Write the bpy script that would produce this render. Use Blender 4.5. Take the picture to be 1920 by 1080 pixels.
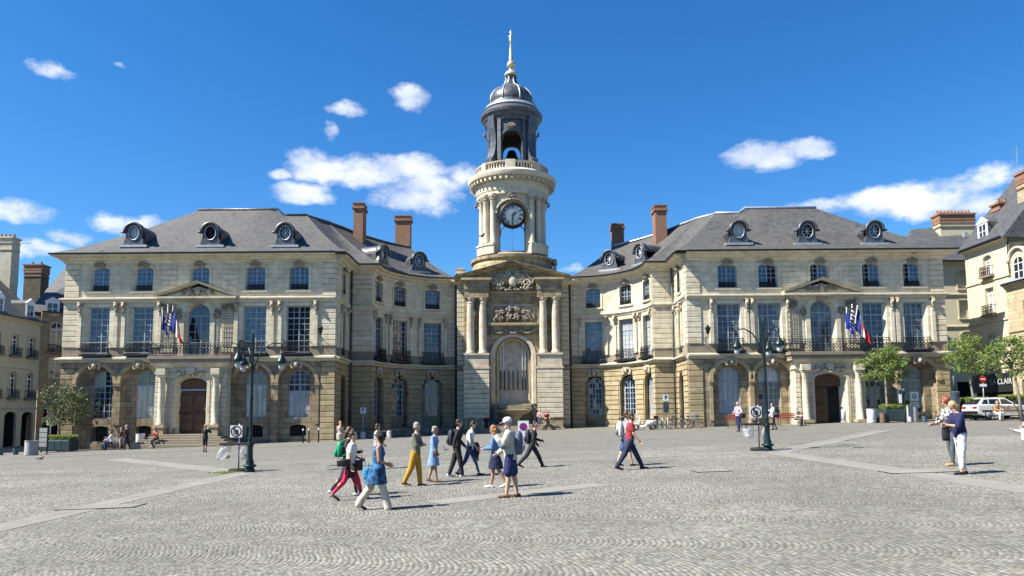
import bpy, bmesh, math, random
import numpy as np
from mathutils import Vector, Matrix, noise
random.seed(7); np.random.seed(7)
S = bpy.context.scene
for _o in list(bpy.data.objects): bpy.data.objects.remove(_o)
C = S.collection
R = math.radians; PI = math.pi; sin = math.sin; cos = math.cos
# ------------------------------------------------------------------ camera
F, PX, PY, PITCH, ROLL, CH = 1400., 960., 645., 5.57, -.45, 2.0
cd = bpy.data.cameras.new('camera'); cam = bpy.data.objects.new('camera', cd); C.objects.link(cam)
cam.location = (0, 0, CH)
cam.matrix_world = Matrix.Translation((0, 0, CH)) @ Matrix.Rotation(R(90 + PITCH), 4, 'X') @ Matrix.Rotation(R(ROLL), 4, 'Z')
cd.sensor_width = 36; cd.lens = 36 * F / 1920; cd.shift_y = (PY - 540) / 1920; cd.clip_start = .1; cd.clip_end = 5000
S.camera = cam
_M = cam.matrix_world.to_3x3()
def ray(x, y): return _M @ Vector(((x - PX) / F, -(y - PY) / F, -1.))
def at(x, y, Y):
    r = ray(x, y); return r * (Y / r.y) + Vector((0, 0, CH))
GA, GB = .0275, .0125
def G(x, y): return GA * x + GB * y
def gp(x, y):
    r = ray(x, y); t = CH / (GA * r.x + GB * r.y - r.z); p = r * t; return Vector((p.x, p.y, p.z + CH))
# ------------------------------------------------------------------ light
SUN = Vector((1, .33, -1.2)).normalized()
EL = math.asin(-SUN.z); AZ = math.atan2(-SUN.x, -SUN.y)      # direction towards the sun, from +Y clockwise
sl = bpy.data.lights.new('sun', 'SUN'); sl.energy = 5.0; sl.angle = R(.53); sl.color = (1, .955, .87)
so = bpy.data.objects.new('sun', sl); C.objects.link(so); so.rotation_euler = SUN.to_track_quat('-Z', 'Y').to_euler()
S.view_settings.view_transform = 'Standard'; S.view_settings.look = 'None'; S.view_settings.exposure = 1.3; S.view_settings.gamma = 1
S.view_settings.use_curve_mapping = False
S.cycles.max_bounces = 5; S.cycles.diffuse_bounces = 3; S.cycles.glossy_bounces = 2; S.cycles.transmission_bounces = 3
S.cycles.transparent_max_bounces = 6; S.cycles.caustics_reflective = False; S.cycles.caustics_refractive = False
# ------------------------------------------------------------------ node helper
class NT:
    def __init__(s, nt): s.nt = nt; s.L = nt.links
    def n(s, t, ins=None, **kw):
        nd = s.nt.nodes.new(t)
        for k, v in kw.items(): setattr(nd, k, v)
        for k, v in (ins or {}).items():
            if hasattr(v, 'is_linked') or isinstance(v, bpy.types.NodeSocket): s.L.new(v, nd.inputs[k])
            else: nd.inputs[k].default_value = v
        return nd
    def m(s, op, a, b=None, c=None, clamp=False):
        ins = {0: a}
        if b is not None: ins[1] = b
        if c is not None: ins[2] = c
        return s.n('ShaderNodeMath', ins, operation=op, use_clamp=clamp).outputs[0]
    def vm(s, op, a, b=None):
        ins = {0: a}
        if b is not None: ins[1] = b
        return s.n('ShaderNodeVectorMath', ins, operation=op)
    def mix(s, f, a, b, mode='MIX'):
        nd = s.n('ShaderNodeMix', None, data_type='RGBA', blend_type=mode)
        for k, v in ((0, f), (6, a), (7, b)):
            if isinstance(v, bpy.types.NodeSocket): s.L.new(v, nd.inputs[k])
            else: nd.inputs[k].default_value = v if k == 0 else (*v, 1) if len(v) == 3 else v
        return nd.outputs[2]
    def ramp(s, f, pts):
        nd = s.n('ShaderNodeValToRGB', {0: f}); e = nd.color_ramp.elements
        while len(e) < len(pts): e.new(.5)
        for i, (p, c) in enumerate(pts):
            e[i].position = p; e[i].color = (c, c, c, 1) if isinstance(c, (int, float)) else (*c, 1)
        return nd.outputs[0]
    def noise(s, vec, scale, detail=4, rough=.55, out=0):
        return s.n('ShaderNodeTexNoise', {'Vector': vec, 'Scale': scale, 'Detail': detail, 'Roughness': rough}).outputs[out]
# ------------------------------------------------------------------ sky with clouds
W = bpy.data.worlds.new('World'); S.world = W; W.use_nodes = True
w = NT(W.node_tree); W.node_tree.nodes.clear()
sky = w.n('ShaderNodeTexSky', None, sky_type='NISHITA', sun_disc=False)
sky.sun_elevation = EL; sky.sun_rotation = AZ; sky.altitude = 50; sky.air_density = 1.0; sky.dust_density = .2; sky.ozone_density = 2.2
dirv = w.n('ShaderNodeTexCoord').outputs['Generated']
hs = w.n('ShaderNodeHueSaturation', {'Hue': .5, 'Saturation': 1.2, 'Value': 1.0, 'Color': w.mix(1., sky.outputs[0], (.80, .98, 1.2), 'MULTIPLY')}).outputs[0]
BL = [(745, 318, 175, 36, 1), (600, 312, 80, 30, 1), (565, 366, 62, 26, 1), (770, 368, 90, 36, 1), (790, 342, 100, 45, 1), (852, 326, 36, 20, .9),
      (778, 196, 44, 30, .8), (648, 207, 46, 17, .55), (620, 245, 22, 24, .5), (523, 327, 28, 12, .8), (1428, 296, 92, 36, .95), (1525, 278, 50, 26, .9),
      (1545, 268, 40, 12, .6), (1700, 378, 175, 38, 1), (1790, 345, 135, 32, .9), (1560, 392, 80, 18, .9), (1860, 380, 120, 30, .8),
      (255, 423, 85, 28, 1), (130, 440, 50, 24, .95), (70, 466, 130, 20, .95), (75, 125, 50, 24, .6), (20, 398, 90, 26, .8), (213, 123, 18, 9, .5), (40, 392, 60, 26, .5),
      (1085, 508, 40, 12, .8), (915, 262, 8, 6, .0)]
wob = w.noise(dirv, 9, 6, .6, 1)
wv = w.vm('SCALE', w.vm('SUBTRACT', wob, (.5, .5, .5)).outputs[0]); wv.inputs['Scale'].default_value = .05
dv = w.vm('ADD', dirv, wv.outputs[0]).outputs[0]
acc = None
for bx_, by_, bw_, bh_, ba_ in BL:
    d = ray(bx_, by_).normalized(); rt = d.cross(Vector((0, 0, 1))).normalized(); up = rt.cross(d)
    k = F * ray(bx_, by_).length
    a = w.m('MULTIPLY', w.vm('DOT_PRODUCT', dv, tuple(rt)).outputs['Value'], k / bw_)
    b = w.m('MULTIPLY', w.vm('DOT_PRODUCT', w.vm('SUBTRACT', dv, tuple(d)).outputs[0], tuple(up)).outputs['Value'], k / bh_)
    q = w.m('MULTIPLY_ADD', a, a, w.m('MULTIPLY', b, b))
    e_ = w.m('SUBTRACT', 1. - (1 - ba_) * .9, q); e_ = w.m('SUBTRACT', e_, w.m('MULTIPLY', w.m('LESS_THAN', w.vm('DOT_PRODUCT', dirv, tuple(d)).outputs['Value'], 0), 9.))
    acc = e_ if acc is None else w.m('MAXIMUM', acc, e_)
fine = w.noise(w.vm('MULTIPLY', dirv, (1, 1, 1.8)).outputs[0], 14, 9, .62)
# the rest of the sky: scattered small clouds low on every side
gen = w.ramp(w.noise(w.vm('MULTIPLY', dirv, (1, 1, 3)).outputs[0], 2.6, 5, .5), [(.56, 0), (.72, 1)])
sepd = w.n('ShaderNodeSeparateXYZ', {0: dirv})
gen = w.m('MULTIPLY', gen, w.m('MULTIPLY', w.m('LESS_THAN', sepd.outputs[1], .55), w.m('GREATER_THAN', sepd.outputs[2], .03)))
acc = w.m('MAXIMUM', acc, w.m('MULTIPLY_ADD', gen, 1.6, -1.))
acc = w.m('MAXIMUM', acc, -1.)
dens = w.m('MULTIPLY_ADD', w.m('SUBTRACT', fine, .5), 3.0, w.m('MULTIPLY_ADD', acc, .85, -.02))
dens = w.ramp(dens, [(.0, 0), (.3, .25), (.62, .72), (1.0, 1)])
ccol = w.mix(w.ramp(w.noise(w.vm('MULTIPLY', dirv, (1, 1, 2.4)).outputs[0], 11, 5, .5), [(.35, 0), (.62, 1)]), (5.6, 6.1, 7.2), (8.2, 8.3, 8.4))
cmix = w.mix(w.m('MULTIPLY', dens, .95), hs, ccol)
bg = w.n('ShaderNodeBackground', {0: cmix, 1: .061}); wo = w.n('ShaderNodeOutputWorld'); w.L.new(bg.outputs[0], wo.inputs[0])
# ------------------------------------------------------------------ materials
MATS = {}
def pm(name, col, rough=.75, metal=0, var=.12, scale=4., bump=.0, bscale=30., rnd=.0, spec=.4, coat=0, col2=None, streak=0):
    """plain procedural material: noise tint, fine bump, optional per-object variation"""
    if name in MATS: return MATS[name]
    m = bpy.data.materials.new(name); m.use_nodes = True; t = NT(m.node_tree)
    b = m.node_tree.nodes['Principled BSDF']; pos = t.n('ShaderNodeNewGeometry').outputs[0]
    nz = t.noise(pos, scale, 5, .6)
    lo = tuple(c * (1 - var) for c in col); hi = tuple(min(1, c * (1 + var)) for c in col) if col2 is None else col2
    c = t.mix(t.ramp(nz, [(.3, 0), (.7, 1)]), lo, hi)
    if streak:
        st = t.noise(t.vm('MULTIPLY', pos, (3, 3, .25)).outputs[0], 2.2, 5, .6)
        c = t.mix(t.m('MULTIPLY', t.ramp(st, [(.45, 0), (.75, 1)]), streak), c, tuple(x * .45 for x in col))
    if rnd:
        r = t.n('ShaderNodeObjectInfo').outputs['Random']
        c = t.mix(1., c, t.ramp(r, [(0, 1 - rnd), (1, 1.0)]), 'MULTIPLY')
    t.L.new(c, b.inputs['Base Color'])
    b.inputs['Roughness'].default_value = rough; b.inputs['Metallic'].default_value = metal
    b.inputs['Specular IOR Level'].default_value = spec; b.inputs['Coat Weight'].default_value = coat
    if bump:
        bn = t.n('ShaderNodeBump', {'Strength': bump, 'Distance': .02, 'Height': t.noise(pos, bscale, 4)}); t.L.new(bn.outputs[0], b.inputs['Normal'])
    MATS[name] = m; return m
def stone(name, c1, c2, mort, bw=.9, bh=.4, mw=.012, stain=(.1, .08, .05), st=.35, bias=0., rnd=.12, warm=None, bstr=.5):
    m = bpy.data.materials.new(name); m.use_nodes = True; t = NT(m.node_tree); b = m.node_tree.nodes['Principled BSDF']
    pos = t.n('ShaderNodeNewGeometry').outputs[0]; s = t.n('ShaderNodeSeparateXYZ', {0: pos})
    u = t.m('SUBTRACT', t.m('ABSOLUTE', s.outputs[0]), s.outputs[1])
    uv = t.n('ShaderNodeCombineXYZ', {0: u, 1: s.outputs[2]}).outputs[0]
    br = t.n('ShaderNodeTexBrick', {'Vector': uv, 'Color1': (0, 0, 0, 1), 'Color2': (1, 1, 1, 1), 'Mortar': (.5, .5, .5, 1), 'Scale': 1., 'Mortar Size': mw,
             'Mortar Smooth': .3, 'Bias': bias, 'Brick Width': bw, 'Row Height': bh}, offset=.5, squash=1)
    c = t.mix(br.outputs[0], c1, c2)
    if warm:
        wn = t.n('ShaderNodeTexBrick', {'Vector': t.vm('ADD', uv, (bw * 1.5 + 30 * bw, bh * 40, 0)).outputs[0], 'Color1': (0, 0, 0, 1), 'Color2': (1, 1, 1, 1), 'Mortar': (0, 0, 0, 1), 'Scale': 1., 'Mortar Size': mw,
                 'Bias': -.55, 'Brick Width': bw, 'Row Height': bh}).outputs[0]
        c = t.mix(t.m('MULTIPLY', wn, .75), c, warm)
    c = t.mix(t.m('MULTIPLY', t.ramp(t.noise(pos, 1.7, 6, .62), [(.32, 1), (.56, 0)]), st), c, stain)
    stk = t.noise(t.vm('MULTIPLY', pos, (2.4, 2.4, .22)).outputs[0], 1.6, 6, .65)
    c = t.mix(t.m('MULTIPLY', t.ramp(stk, [(.55, 0), (.85, 1)]), st * .9), c, stain)
    c = t.mix(t.ramp(t.noise(pos, 14, 4, .6), [(.3, .0), (.7, .22)]), c, tuple(x * .62 for x in c1))
    c = t.mix(br.outputs[1], c, mort)
    if rnd: c = t.mix(1., c, t.ramp(t.n('ShaderNodeObjectInfo').outputs['Random'], [(0, 1 - rnd), (1, 1.)]), 'MULTIPLY')
    t.L.new(c, b.inputs['Base Color']); b.inputs['Roughness'].default_value = .86; b.inputs['Specular IOR Level'].default_value = .25
    h = t.m('ADD', t.m('MULTIPLY', br.outputs[1], -.8), t.m('MULTIPLY', t.noise(pos, 22, 5, .6), .45))
    bn = t.n('ShaderNodeBump', {'Strength': bstr, 'Distance': .03, 'Height': h}); t.L.new(bn.outputs[0], b.inputs['Normal'])
    MATS[name] = m; return m
M_light = stone('limestone', (.63, .56, .40), (.73, .665, .51), (.36, .305, .21), .85, .36, .010, (.25, .215, .15), .42)
M_white = stone('white_limestone', (.58, .52, .39), (.62, .56, .43), (.42, .375, .29), 1.1, .5, .006, (.30, .27, .22), .45)
M_dark = stone('granite', (.235, .185, .115), (.40, .325, .215), (.06, .045, .03), .8, .42, .014, (.07, .06, .045), .6, warm=(.40, .25, .11))
M_rust = stone('banded_stone', (.36, .28, .15), (.47, .39, .24), (.12, .095, .06), 1.4, .42, .006, (.17, .145, .11), .5, warm=(.48, .34, .19))
M_bay = stone('weathered_bay_stone', (.33, .26, .15), (.48, .40, .26), (.09, .07, .045), 1.1, .42, .01, (.10, .085, .06), .75, warm=(.46, .29, .13))
M_colst = stone('stained_column_stone', (.56, .50, .39), (.60, .54, .43), (.35, .28, .2), 2., .9, .006, (.34, .2, .08), .6)
M_socle = stone('socle_stone', (.26, .22, .16), (.30, .25, .18), (.17, .145, .11), 1.2, .4, .008, (.15, .125, .1), .4)
M_neigh = stone('render_wall', (.58, .515, .35), (.61, .54, .375), (.54, .47, .31), 3., 2., .002, (.4, .34, .22), .3)
M_neigh2 = stone('rubble_wall', (.40, .32, .2), (.52, .43, .29), (.25, .2, .13), .5, .3, .015, (.15, .12, .08), .4, warm=(.5, .37, .2))
def slate_mat(name, c1, c2):
    m = bpy.data.materials.new(name); m.use_nodes = True; t = NT(m.node_tree); b = m.node_tree.nodes['Principled BSDF']
    pos = t.n('ShaderNodeNewGeometry').outputs[0]; s = t.n('ShaderNodeSeparateXYZ', {0: pos})
    u = t.m('SUBTRACT', t.m('ABSOLUTE', s.outputs[0]), s.outputs[1])
    uv = t.n('ShaderNodeCombineXYZ', {0: u, 1: s.outputs[2]}).outputs[0]
    br = t.n('ShaderNodeTexBrick', {'Vector': uv, 'Color1': (0, 0, 0, 1), 'Color2': (1, 1, 1, 1), 'Mortar': (.0, .0, .0, 1), 'Scale': 1., 'Mortar Size': .008,
             'Brick Width': .26, 'Row Height': .13}, offset=.5)
    big = t.noise(t.vm('MULTIPLY', pos, (1, 1, .5)).outputs[0], .55, 6, .65)
    c = t.mix(t.ramp(big, [(.35, 0), (.65, 1)]), c1, c2)
    c = t.mix(t.m('MULTIPLY', br.outputs[0], .38), c, (.045, .042, .04))
    c = t.mix(t.ramp(t.noise(pos, 2.4, 8, .75), [(.42, 0), (.68, .75)]), c, (.12, .11, .092))
    c = t.mix(t.ramp(t.noise(pos, 9, 4, .7), [(.62, 0), (.7, .5)]), c, (.24, .23, .2))
    t.L.new(c, b.inputs['Base Color']); b.inputs['Roughness'].default_value = .6
    bn = t.n('ShaderNodeBump', {'Strength': .7, 'Distance': .03, 'Height': t.m('ADD', br.outputs[0], t.noise(pos, 12, 3))}); t.L.new(bn.outputs[0], b.inputs['Normal'])
    MATS[name] = m; return m
M_slate = slate_mat('roof_slate', (.040, .040, .040), (.070, .068, .064))
M_slate2 = slate_mat('blue_slate', (.036, .040, .05), (.055, .06, .07))
M_lead = pm('lead_sheet', (.085, .093, .105), .42, .25, .5, 3, .3, 18, rnd=.15)
M_zinc = pm('zinc_sheet', (.36, .38, .40), .45, .4, .2, 3, .2, 12)
M_iron = pm('black_iron', (.018, .02, .023), .45, .5, .2, 6, .2, 40)
M_frame = pm('grey_blue_paint', (.26, .32, .38), .5, 0, .12, 5, .1)
M_framew = pm('white_paint', (.72, .72, .69), .5, 0, .08, 5, .1)
M_glass = pm('window_glass', (.012, .018, .028), .04, 0, .5, 1.5, .05, 3, spec=.9, rnd=.3)
def curtain(name, dark, light, lo, hi):
    """glass over hanging cloth: the folds run down behind the pane"""
    m = bpy.data.materials.new(name); m.use_nodes = True; t = NT(m.node_tree); b = m.node_tree.nodes['Principled BSDF']; pos = t.n('ShaderNodeNewGeometry').outputs[0]
    f = t.noise(t.vm('MULTIPLY', pos, (9, 9, .5)).outputs[0], 1.3, 4, .6); g = t.noise(pos, .9, 3, .5)
    k = t.ramp(t.m('MULTIPLY_ADD', f, .6, t.m('MULTIPLY', g, .5)), [(lo, 0), (hi, 1)]); t.L.new(t.mix(k, dark, light), b.inputs['Base Color'])
    b.inputs['Roughness'].default_value = .08; b.inputs['Specular IOR Level'].default_value = .6; MATS[name] = m; return m
M_curt = curtain('curtained_glass', (.20, .21, .22), (.50, .49, .46), .42, .68)
M_blueg = pm('sky_tinted_glass', (.03, .05, .085), .03, 0, .5, 1.2, .05, 3, spec=1., rnd=.3)
M_lace = curtain('lace_curtain_glass', (.018, .022, .028), (.26, .26, .25), .48, .72)
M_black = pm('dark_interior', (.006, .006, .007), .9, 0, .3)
M_gold = pm('gilt_metal', (.56, .52, .34), .4, .5, .3, 8, .3, 30)
M_brick = stone('chimney_brick', (.24, .10, .055), (.36, .17, .09), (.25, .2, .16), .24, .08, .01, (.12, .07, .05), .4)
M_orn = pm('carved_stone', (.40, .345, .25), .85, 0, .35, 6, .8, 14, streak=.3)
M_orn2 = pm('weathered_carving', (.26, .22, .165), .88, 0, .4, 6, .8, 14, streak=.4)
M_wood = pm('carved_oak', (.085, .042, .018), .5, 0, .35, 7, .6, 16)
M_pipe = pm('grey_downpipe', (.05, .055, .055), .5, .3, .2)
# ------------------------------------------------------------------ mesh builder
class MB:
    def __init__(s): s.v = []; s.f = []
    def add(s, vs, fs):
        o = len(s.v); s.v += [tuple(v) for v in vs]; s.f += [tuple(i + o for i in f) for f in fs]; return s
    def box(s, x0, x1, y0, y1, z0, z1, b=0):
        if b:
            return s.add([(x0, y0 + b, z0), (x1, y0 + b, z0), (x1, y1, z0), (x0, y1, z0), (x0, y0 + b, z1), (x1, y0 + b, z1), (x1, y1, z1), (x0, y1, z1),
                          (x0 + b, y0, z0 + b), (x1 - b, y0, z0 + b), (x1 - b, y0, z1 - b), (x0 + b, y0, z1 - b)],
                         [(8, 9, 10, 11), (0, 1, 9, 8), (1, 5, 10, 9), (5, 4, 11, 10), (4, 0, 8, 11), (1, 2, 6, 5), (2, 3, 7, 6), (3, 0, 4, 7), (4, 5, 6, 7), (3, 2, 1, 0)])
        return s.add([(x0, y0, z0), (x1, y0, z0), (x1, y1, z0), (x0, y1, z0), (x0, y0, z1), (x1, y0, z1), (x1, y1, z1), (x0, y1, z1)],
                     [(3, 2, 1, 0), (4, 5, 6, 7), (0, 1, 5, 4), (1, 2, 6, 5), (2, 3, 7, 6), (3, 0, 4, 7)])
    def rings(s, rs, caps=True, close=True):
        n = len(rs[0]); vs = [p for r in rs for p in r]; fs = []
        for i in range(len(rs) - 1):
            for j in range(n if close else n - 1):
                k = (j + 1) % n; fs.append((i * n + j, i * n + k, (i + 1) * n + k, (i + 1) * n + j))
        if caps: fs.append(tuple(range(n - 1, -1, -1))); fs.append(tuple((len(rs) - 1) * n + j for j in range(n)))
        return s.add(vs, fs)
    def lathe(s, prof, n=16, c=(0, 0, 0), a0=0, caps=True, sx=1, sy=1):
        return s.rings([[(c[0] + r * sx * cos(a0 + 2 * PI * j / n), c[1] + r * sy * sin(a0 + 2 * PI * j / n), c[2] + z) for j in range(n)] for r, z in prof], caps)
    def tube(s, pts, r, n=6, caps=True):
        pts = [Vector(p) for p in pts]; rs = []; N = len(pts); prev = None
        for i, p in enumerate(pts):
            d = (pts[min(i + 1, N - 1)] - pts[max(i - 1, 0)]).normalized()
            if prev is None: a = d.orthogonal().normalized()
            else: a = (prev - d * prev.dot(d)).normalized()
            prev = a; b = d.cross(a); rr = r[i] if isinstance(r, (list, tuple)) else r
            rs.append([p + (a * cos(2 * PI * j / n) + b * sin(2 * PI * j / n)) * rr for j in range(n)])
        return s.rings(rs, caps)
    def ell(s, c, r, n=10, m=7):
        rs = []
        for i in range(m + 1):
            t = -PI / 2 + PI * (i + (.12 if i == 0 else -.12 if i == m else 0)) / m
            rs.append([(c[0] + r[0] * cos(t) * cos(2 * PI * j / n), c[1] + r[1] * cos(t) * sin(2 * PI * j / n), c[2] + r[2] * sin(t)) for j in range(n)])
        return s.rings(rs)
    def prism(s, poly, y0, y1):          # polygon in XZ, extruded along Y
        n = len(poly)
        return s.add([(x, y0, z) for x, z in poly] + [(x, y1, z) for x, z in poly],
                     [tuple(range(n)), tuple(range(2 * n - 1, n - 1, -1))] + [(j, j + n, (j + 1) % n + n, (j + 1) % n) for j in range(n)])
    def caps(s, a, b, ra, rb, n=10):
        a = Vector(a); b = Vector(b); d = (b - a); L = d.length or 1e-5; d = d / L; u = d.orthogonal().normalized(); v_ = d.cross(u); rs = []
        for t in (-80, -50, -20): rs.append((a + d * ra * sin(R(t)), ra * cos(R(t))))
        rs.append((a, ra)); rs.append((b, rb))
        for t in (20, 50, 80): rs.append((b + d * rb * sin(R(t)), rb * cos(R(t))))
        return s.rings([[c + (u * cos(2 * PI * j / n) + v_ * sin(2 * PI * j / n)) * r for j in range(n)] for c, r in rs])
    def xf(s, M, start=0):
        s.v[start:] = [tuple(M @ Vector(v)) for v in s.v[start:]]; return s
    def merge(s, o, M=None):
        return s.add([tuple(M @ Vector(v)) for v in o.v] if M else o.v, o.f)
    def mesh(s, name, m=None, smooth=False):
        me = bpy.data.meshes.new(name); me.from_pydata(s.v, [], s.f); me.validate(); me.update()
        if m: me.materials.append(m)
        if smooth: me.polygons.foreach_set('use_smooth', [True] * len(me.polygons))
        return me
    def obj(s, name, m=None, parent=None, smooth=False, loc=None, rz=0, auto=None, **kw):
        me = s.mesh(name, m, smooth or auto)
        if auto:
            bm = bmesh.new(); bm.from_mesh(me)
            for e in bm.edges: e.smooth = not (len(e.link_faces) == 2 and e.calc_face_angle(0) > R(auto))
            bm.to_mesh(me); bm.free()
        return ob(name, me, parent, loc, rz, **kw)
def ob(name, me, parent=None, loc=None, rz=0, **kw):
    o = bpy.data.objects.new(name, me); C.objects.link(o); o.parent = parent
    if loc is not None: o.location = loc
    if rz: o.rotation_euler = (0, 0, rz)
    for k, v in kw.items(): o[k] = v
    return o
def thing(name, label, cat, loc=(0, 0, 0), rz=0, group=None):
    o = ob(name, None, None, loc, rz, label=label, category=cat)
    if group: o['group'] = group
    o.empty_display_size = .3
    return o
def struct(o): o['kind'] = 'structure'; return o
def copy_tree(o, parent=None):
    c = o.copy(); C.objects.link(c); c.parent = parent
    for ch in [x for x in o.children]: copy_tree(ch, c)
    return c
def text(body, size, loc, rot, m, parent, name='lettering', depth=.004, bold=0):
    cu = bpy.data.curves.new(name, 'FONT'); cu.body = body; cu.size = size; cu.align_x = 'CENTER'; cu.align_y = 'CENTER'; cu.extrude = depth; cu.offset = bold
    t = bpy.data.objects.new(name, cu); C.objects.link(t); dg = bpy.context.evaluated_depsgraph_get()
    me = bpy.data.meshes.new_from_object(t.evaluated_get(dg)); bpy.data.objects.remove(t); me.materials.clear(); me.materials.append(m)
    o = ob(name, me, parent, loc); o.rotation_euler = rot; return o
# ------------------------------------------------------------------ walls along a path
class Path:
    def __init__(s, pts):
        s.p = [Vector((x, y)) for x, y in pts]; s.c = [0.]
        for a, b in zip(s.p, s.p[1:]): s.c.append(s.c[-1] + (b - a).length)
        s.L = s.c[-1]; s.d = [(b - a).normalized() for a, b in zip(s.p, s.p[1:])]
        s.vn = []
        for i in range(len(s.p)):
            a = s.d[max(i - 1, 0)]; b = s.d[min(i, len(s.d) - 1)]
            na = Vector((a.y, -a.x)); nb = Vector((b.y, -b.x)); n = (na + nb); k = 1 + na.dot(nb)
            s.vn.append(n / k if k > .05 else na)
    def seg(s, t):
        for i in range(len(s.d)):
            if t <= s.c[i + 1] + 1e-6: return i
        return len(s.d) - 1
    def pos(s, t, off=0.):
        t = min(max(t, 0), s.L); i = s.seg(t); k = (t - s.c[i]) / (s.c[i + 1] - s.c[i])
        return s.p[i].lerp(s.p[i + 1], k) + s.vn[i].lerp(s.vn[i + 1], k) * off
    def ang(s, t):
        i = s.seg(min(max(t, 0), s.L)); return math.atan2(s.d[i].y, s.d[i].x)
    def near(s, x, y):
        best = (1e9, 0)
        for i in range(len(s.d)):
            k = max(0, min((Vector((x, y)) - s.p[i]).dot(s.d[i]), s.c[i + 1] - s.c[i])); q = s.p[i] + s.d[i] * k
            dd = (q - Vector((x, y))).length
            if dd < best[0]: best = (dd, s.c[i] + k)
        return best[1]
def head(o, t):
    """height of an opening's head at offset t from its middle; o=(s,w,z0,z1,rise)"""
    h = o[1] / 2; k = min(1, abs(t) / h)
    return o[3] - o[4] * (1 - math.sqrt(max(0, 1 - k * k)))
def wall(path, s0, s1, z0, z1, ops, depth, b=None, off=0., zf=None, nseg=10, reveal=True):
    b = b or MB(); ops = [o for o in ops if o[0] + o[1] / 2 > s0 and o[0] - o[1] / 2 < s1 and o[3] > z0 and o[2] < z1]
    cuts = {s0, s1} | {c for c in path.c if s0 < c < s1}
    for o in ops:
        n = nseg if o[4] else 1
        for i in range(n + 1):
            k = -cos(PI * i / n) if o[4] else -1 + 2 * i
            cuts.add(max(s0, min(s1, o[0] + k * o[1] / 2)))
    cs = sorted(cuts); cs = [c for i, c in enumerate(cs) if i == 0 or c - cs[i - 1] > 1e-4]
    P = lambda t, z, of=off: (*path.pos(t, of), z)
    for a, c in zip(cs, cs[1:]):
        m = (a + c) / 2; col = sorted([o for o in ops if abs(m - o[0]) < o[1] / 2], key=lambda o: o[2])
        za = zc = z0
        for o in col:
            if o[2] > za + 1e-4: b.add([P(a, za), P(c, zc), P(c, o[2]), P(a, o[2])], [(0, 1, 2, 3)])
            ha, hc = head(o, a - o[0]), head(o, c - o[0])
            if reveal:
                d = off - depth
                if o[2] >= z0: b.add([P(a, o[2]), P(c, o[2]), P(c, o[2], d), P(a, o[2], d)], [(0, 1, 2, 3)])
                if ha <= z1: b.add([P(a, ha), P(c, hc), P(c, hc, d), P(a, ha, d)], [(3, 2, 1, 0)])
            za, zc = ha, hc
        if za < z1 - 1e-4: b.add([P(a, za), P(c, zc), P(c, z1), P(a, z1)], [(0, 1, 2, 3)])
    if reveal:
        for o in ops:
            d = off - depth
            for sg in (-1, 1):
                t = o[0] + sg * o[1] / 2; hi = min(head(o, sg * o[1] / 2), z1); lo = max(o[2], z0)
                if hi > lo and s0 <= t <= s1: b.add([P(t, lo), P(t, lo, d), P(t, hi, d), P(t, hi)], [(0, 1, 2, 3) if sg < 0 else (3, 2, 1, 0)])
    return b
def sweep(path, s0, s1, prof, b=None, n=None, caps=True):
    """sweep a profile [(offset out, z)...] along the path"""
    b = b or MB(); ts = sorted({s0, s1} | {c for c in path.c if s0 < c < s1}); rs = []
    for t in ts: rs.append([(*path.pos(t, o), z) for o, z in prof])
    return b.rings(rs, caps)
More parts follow.
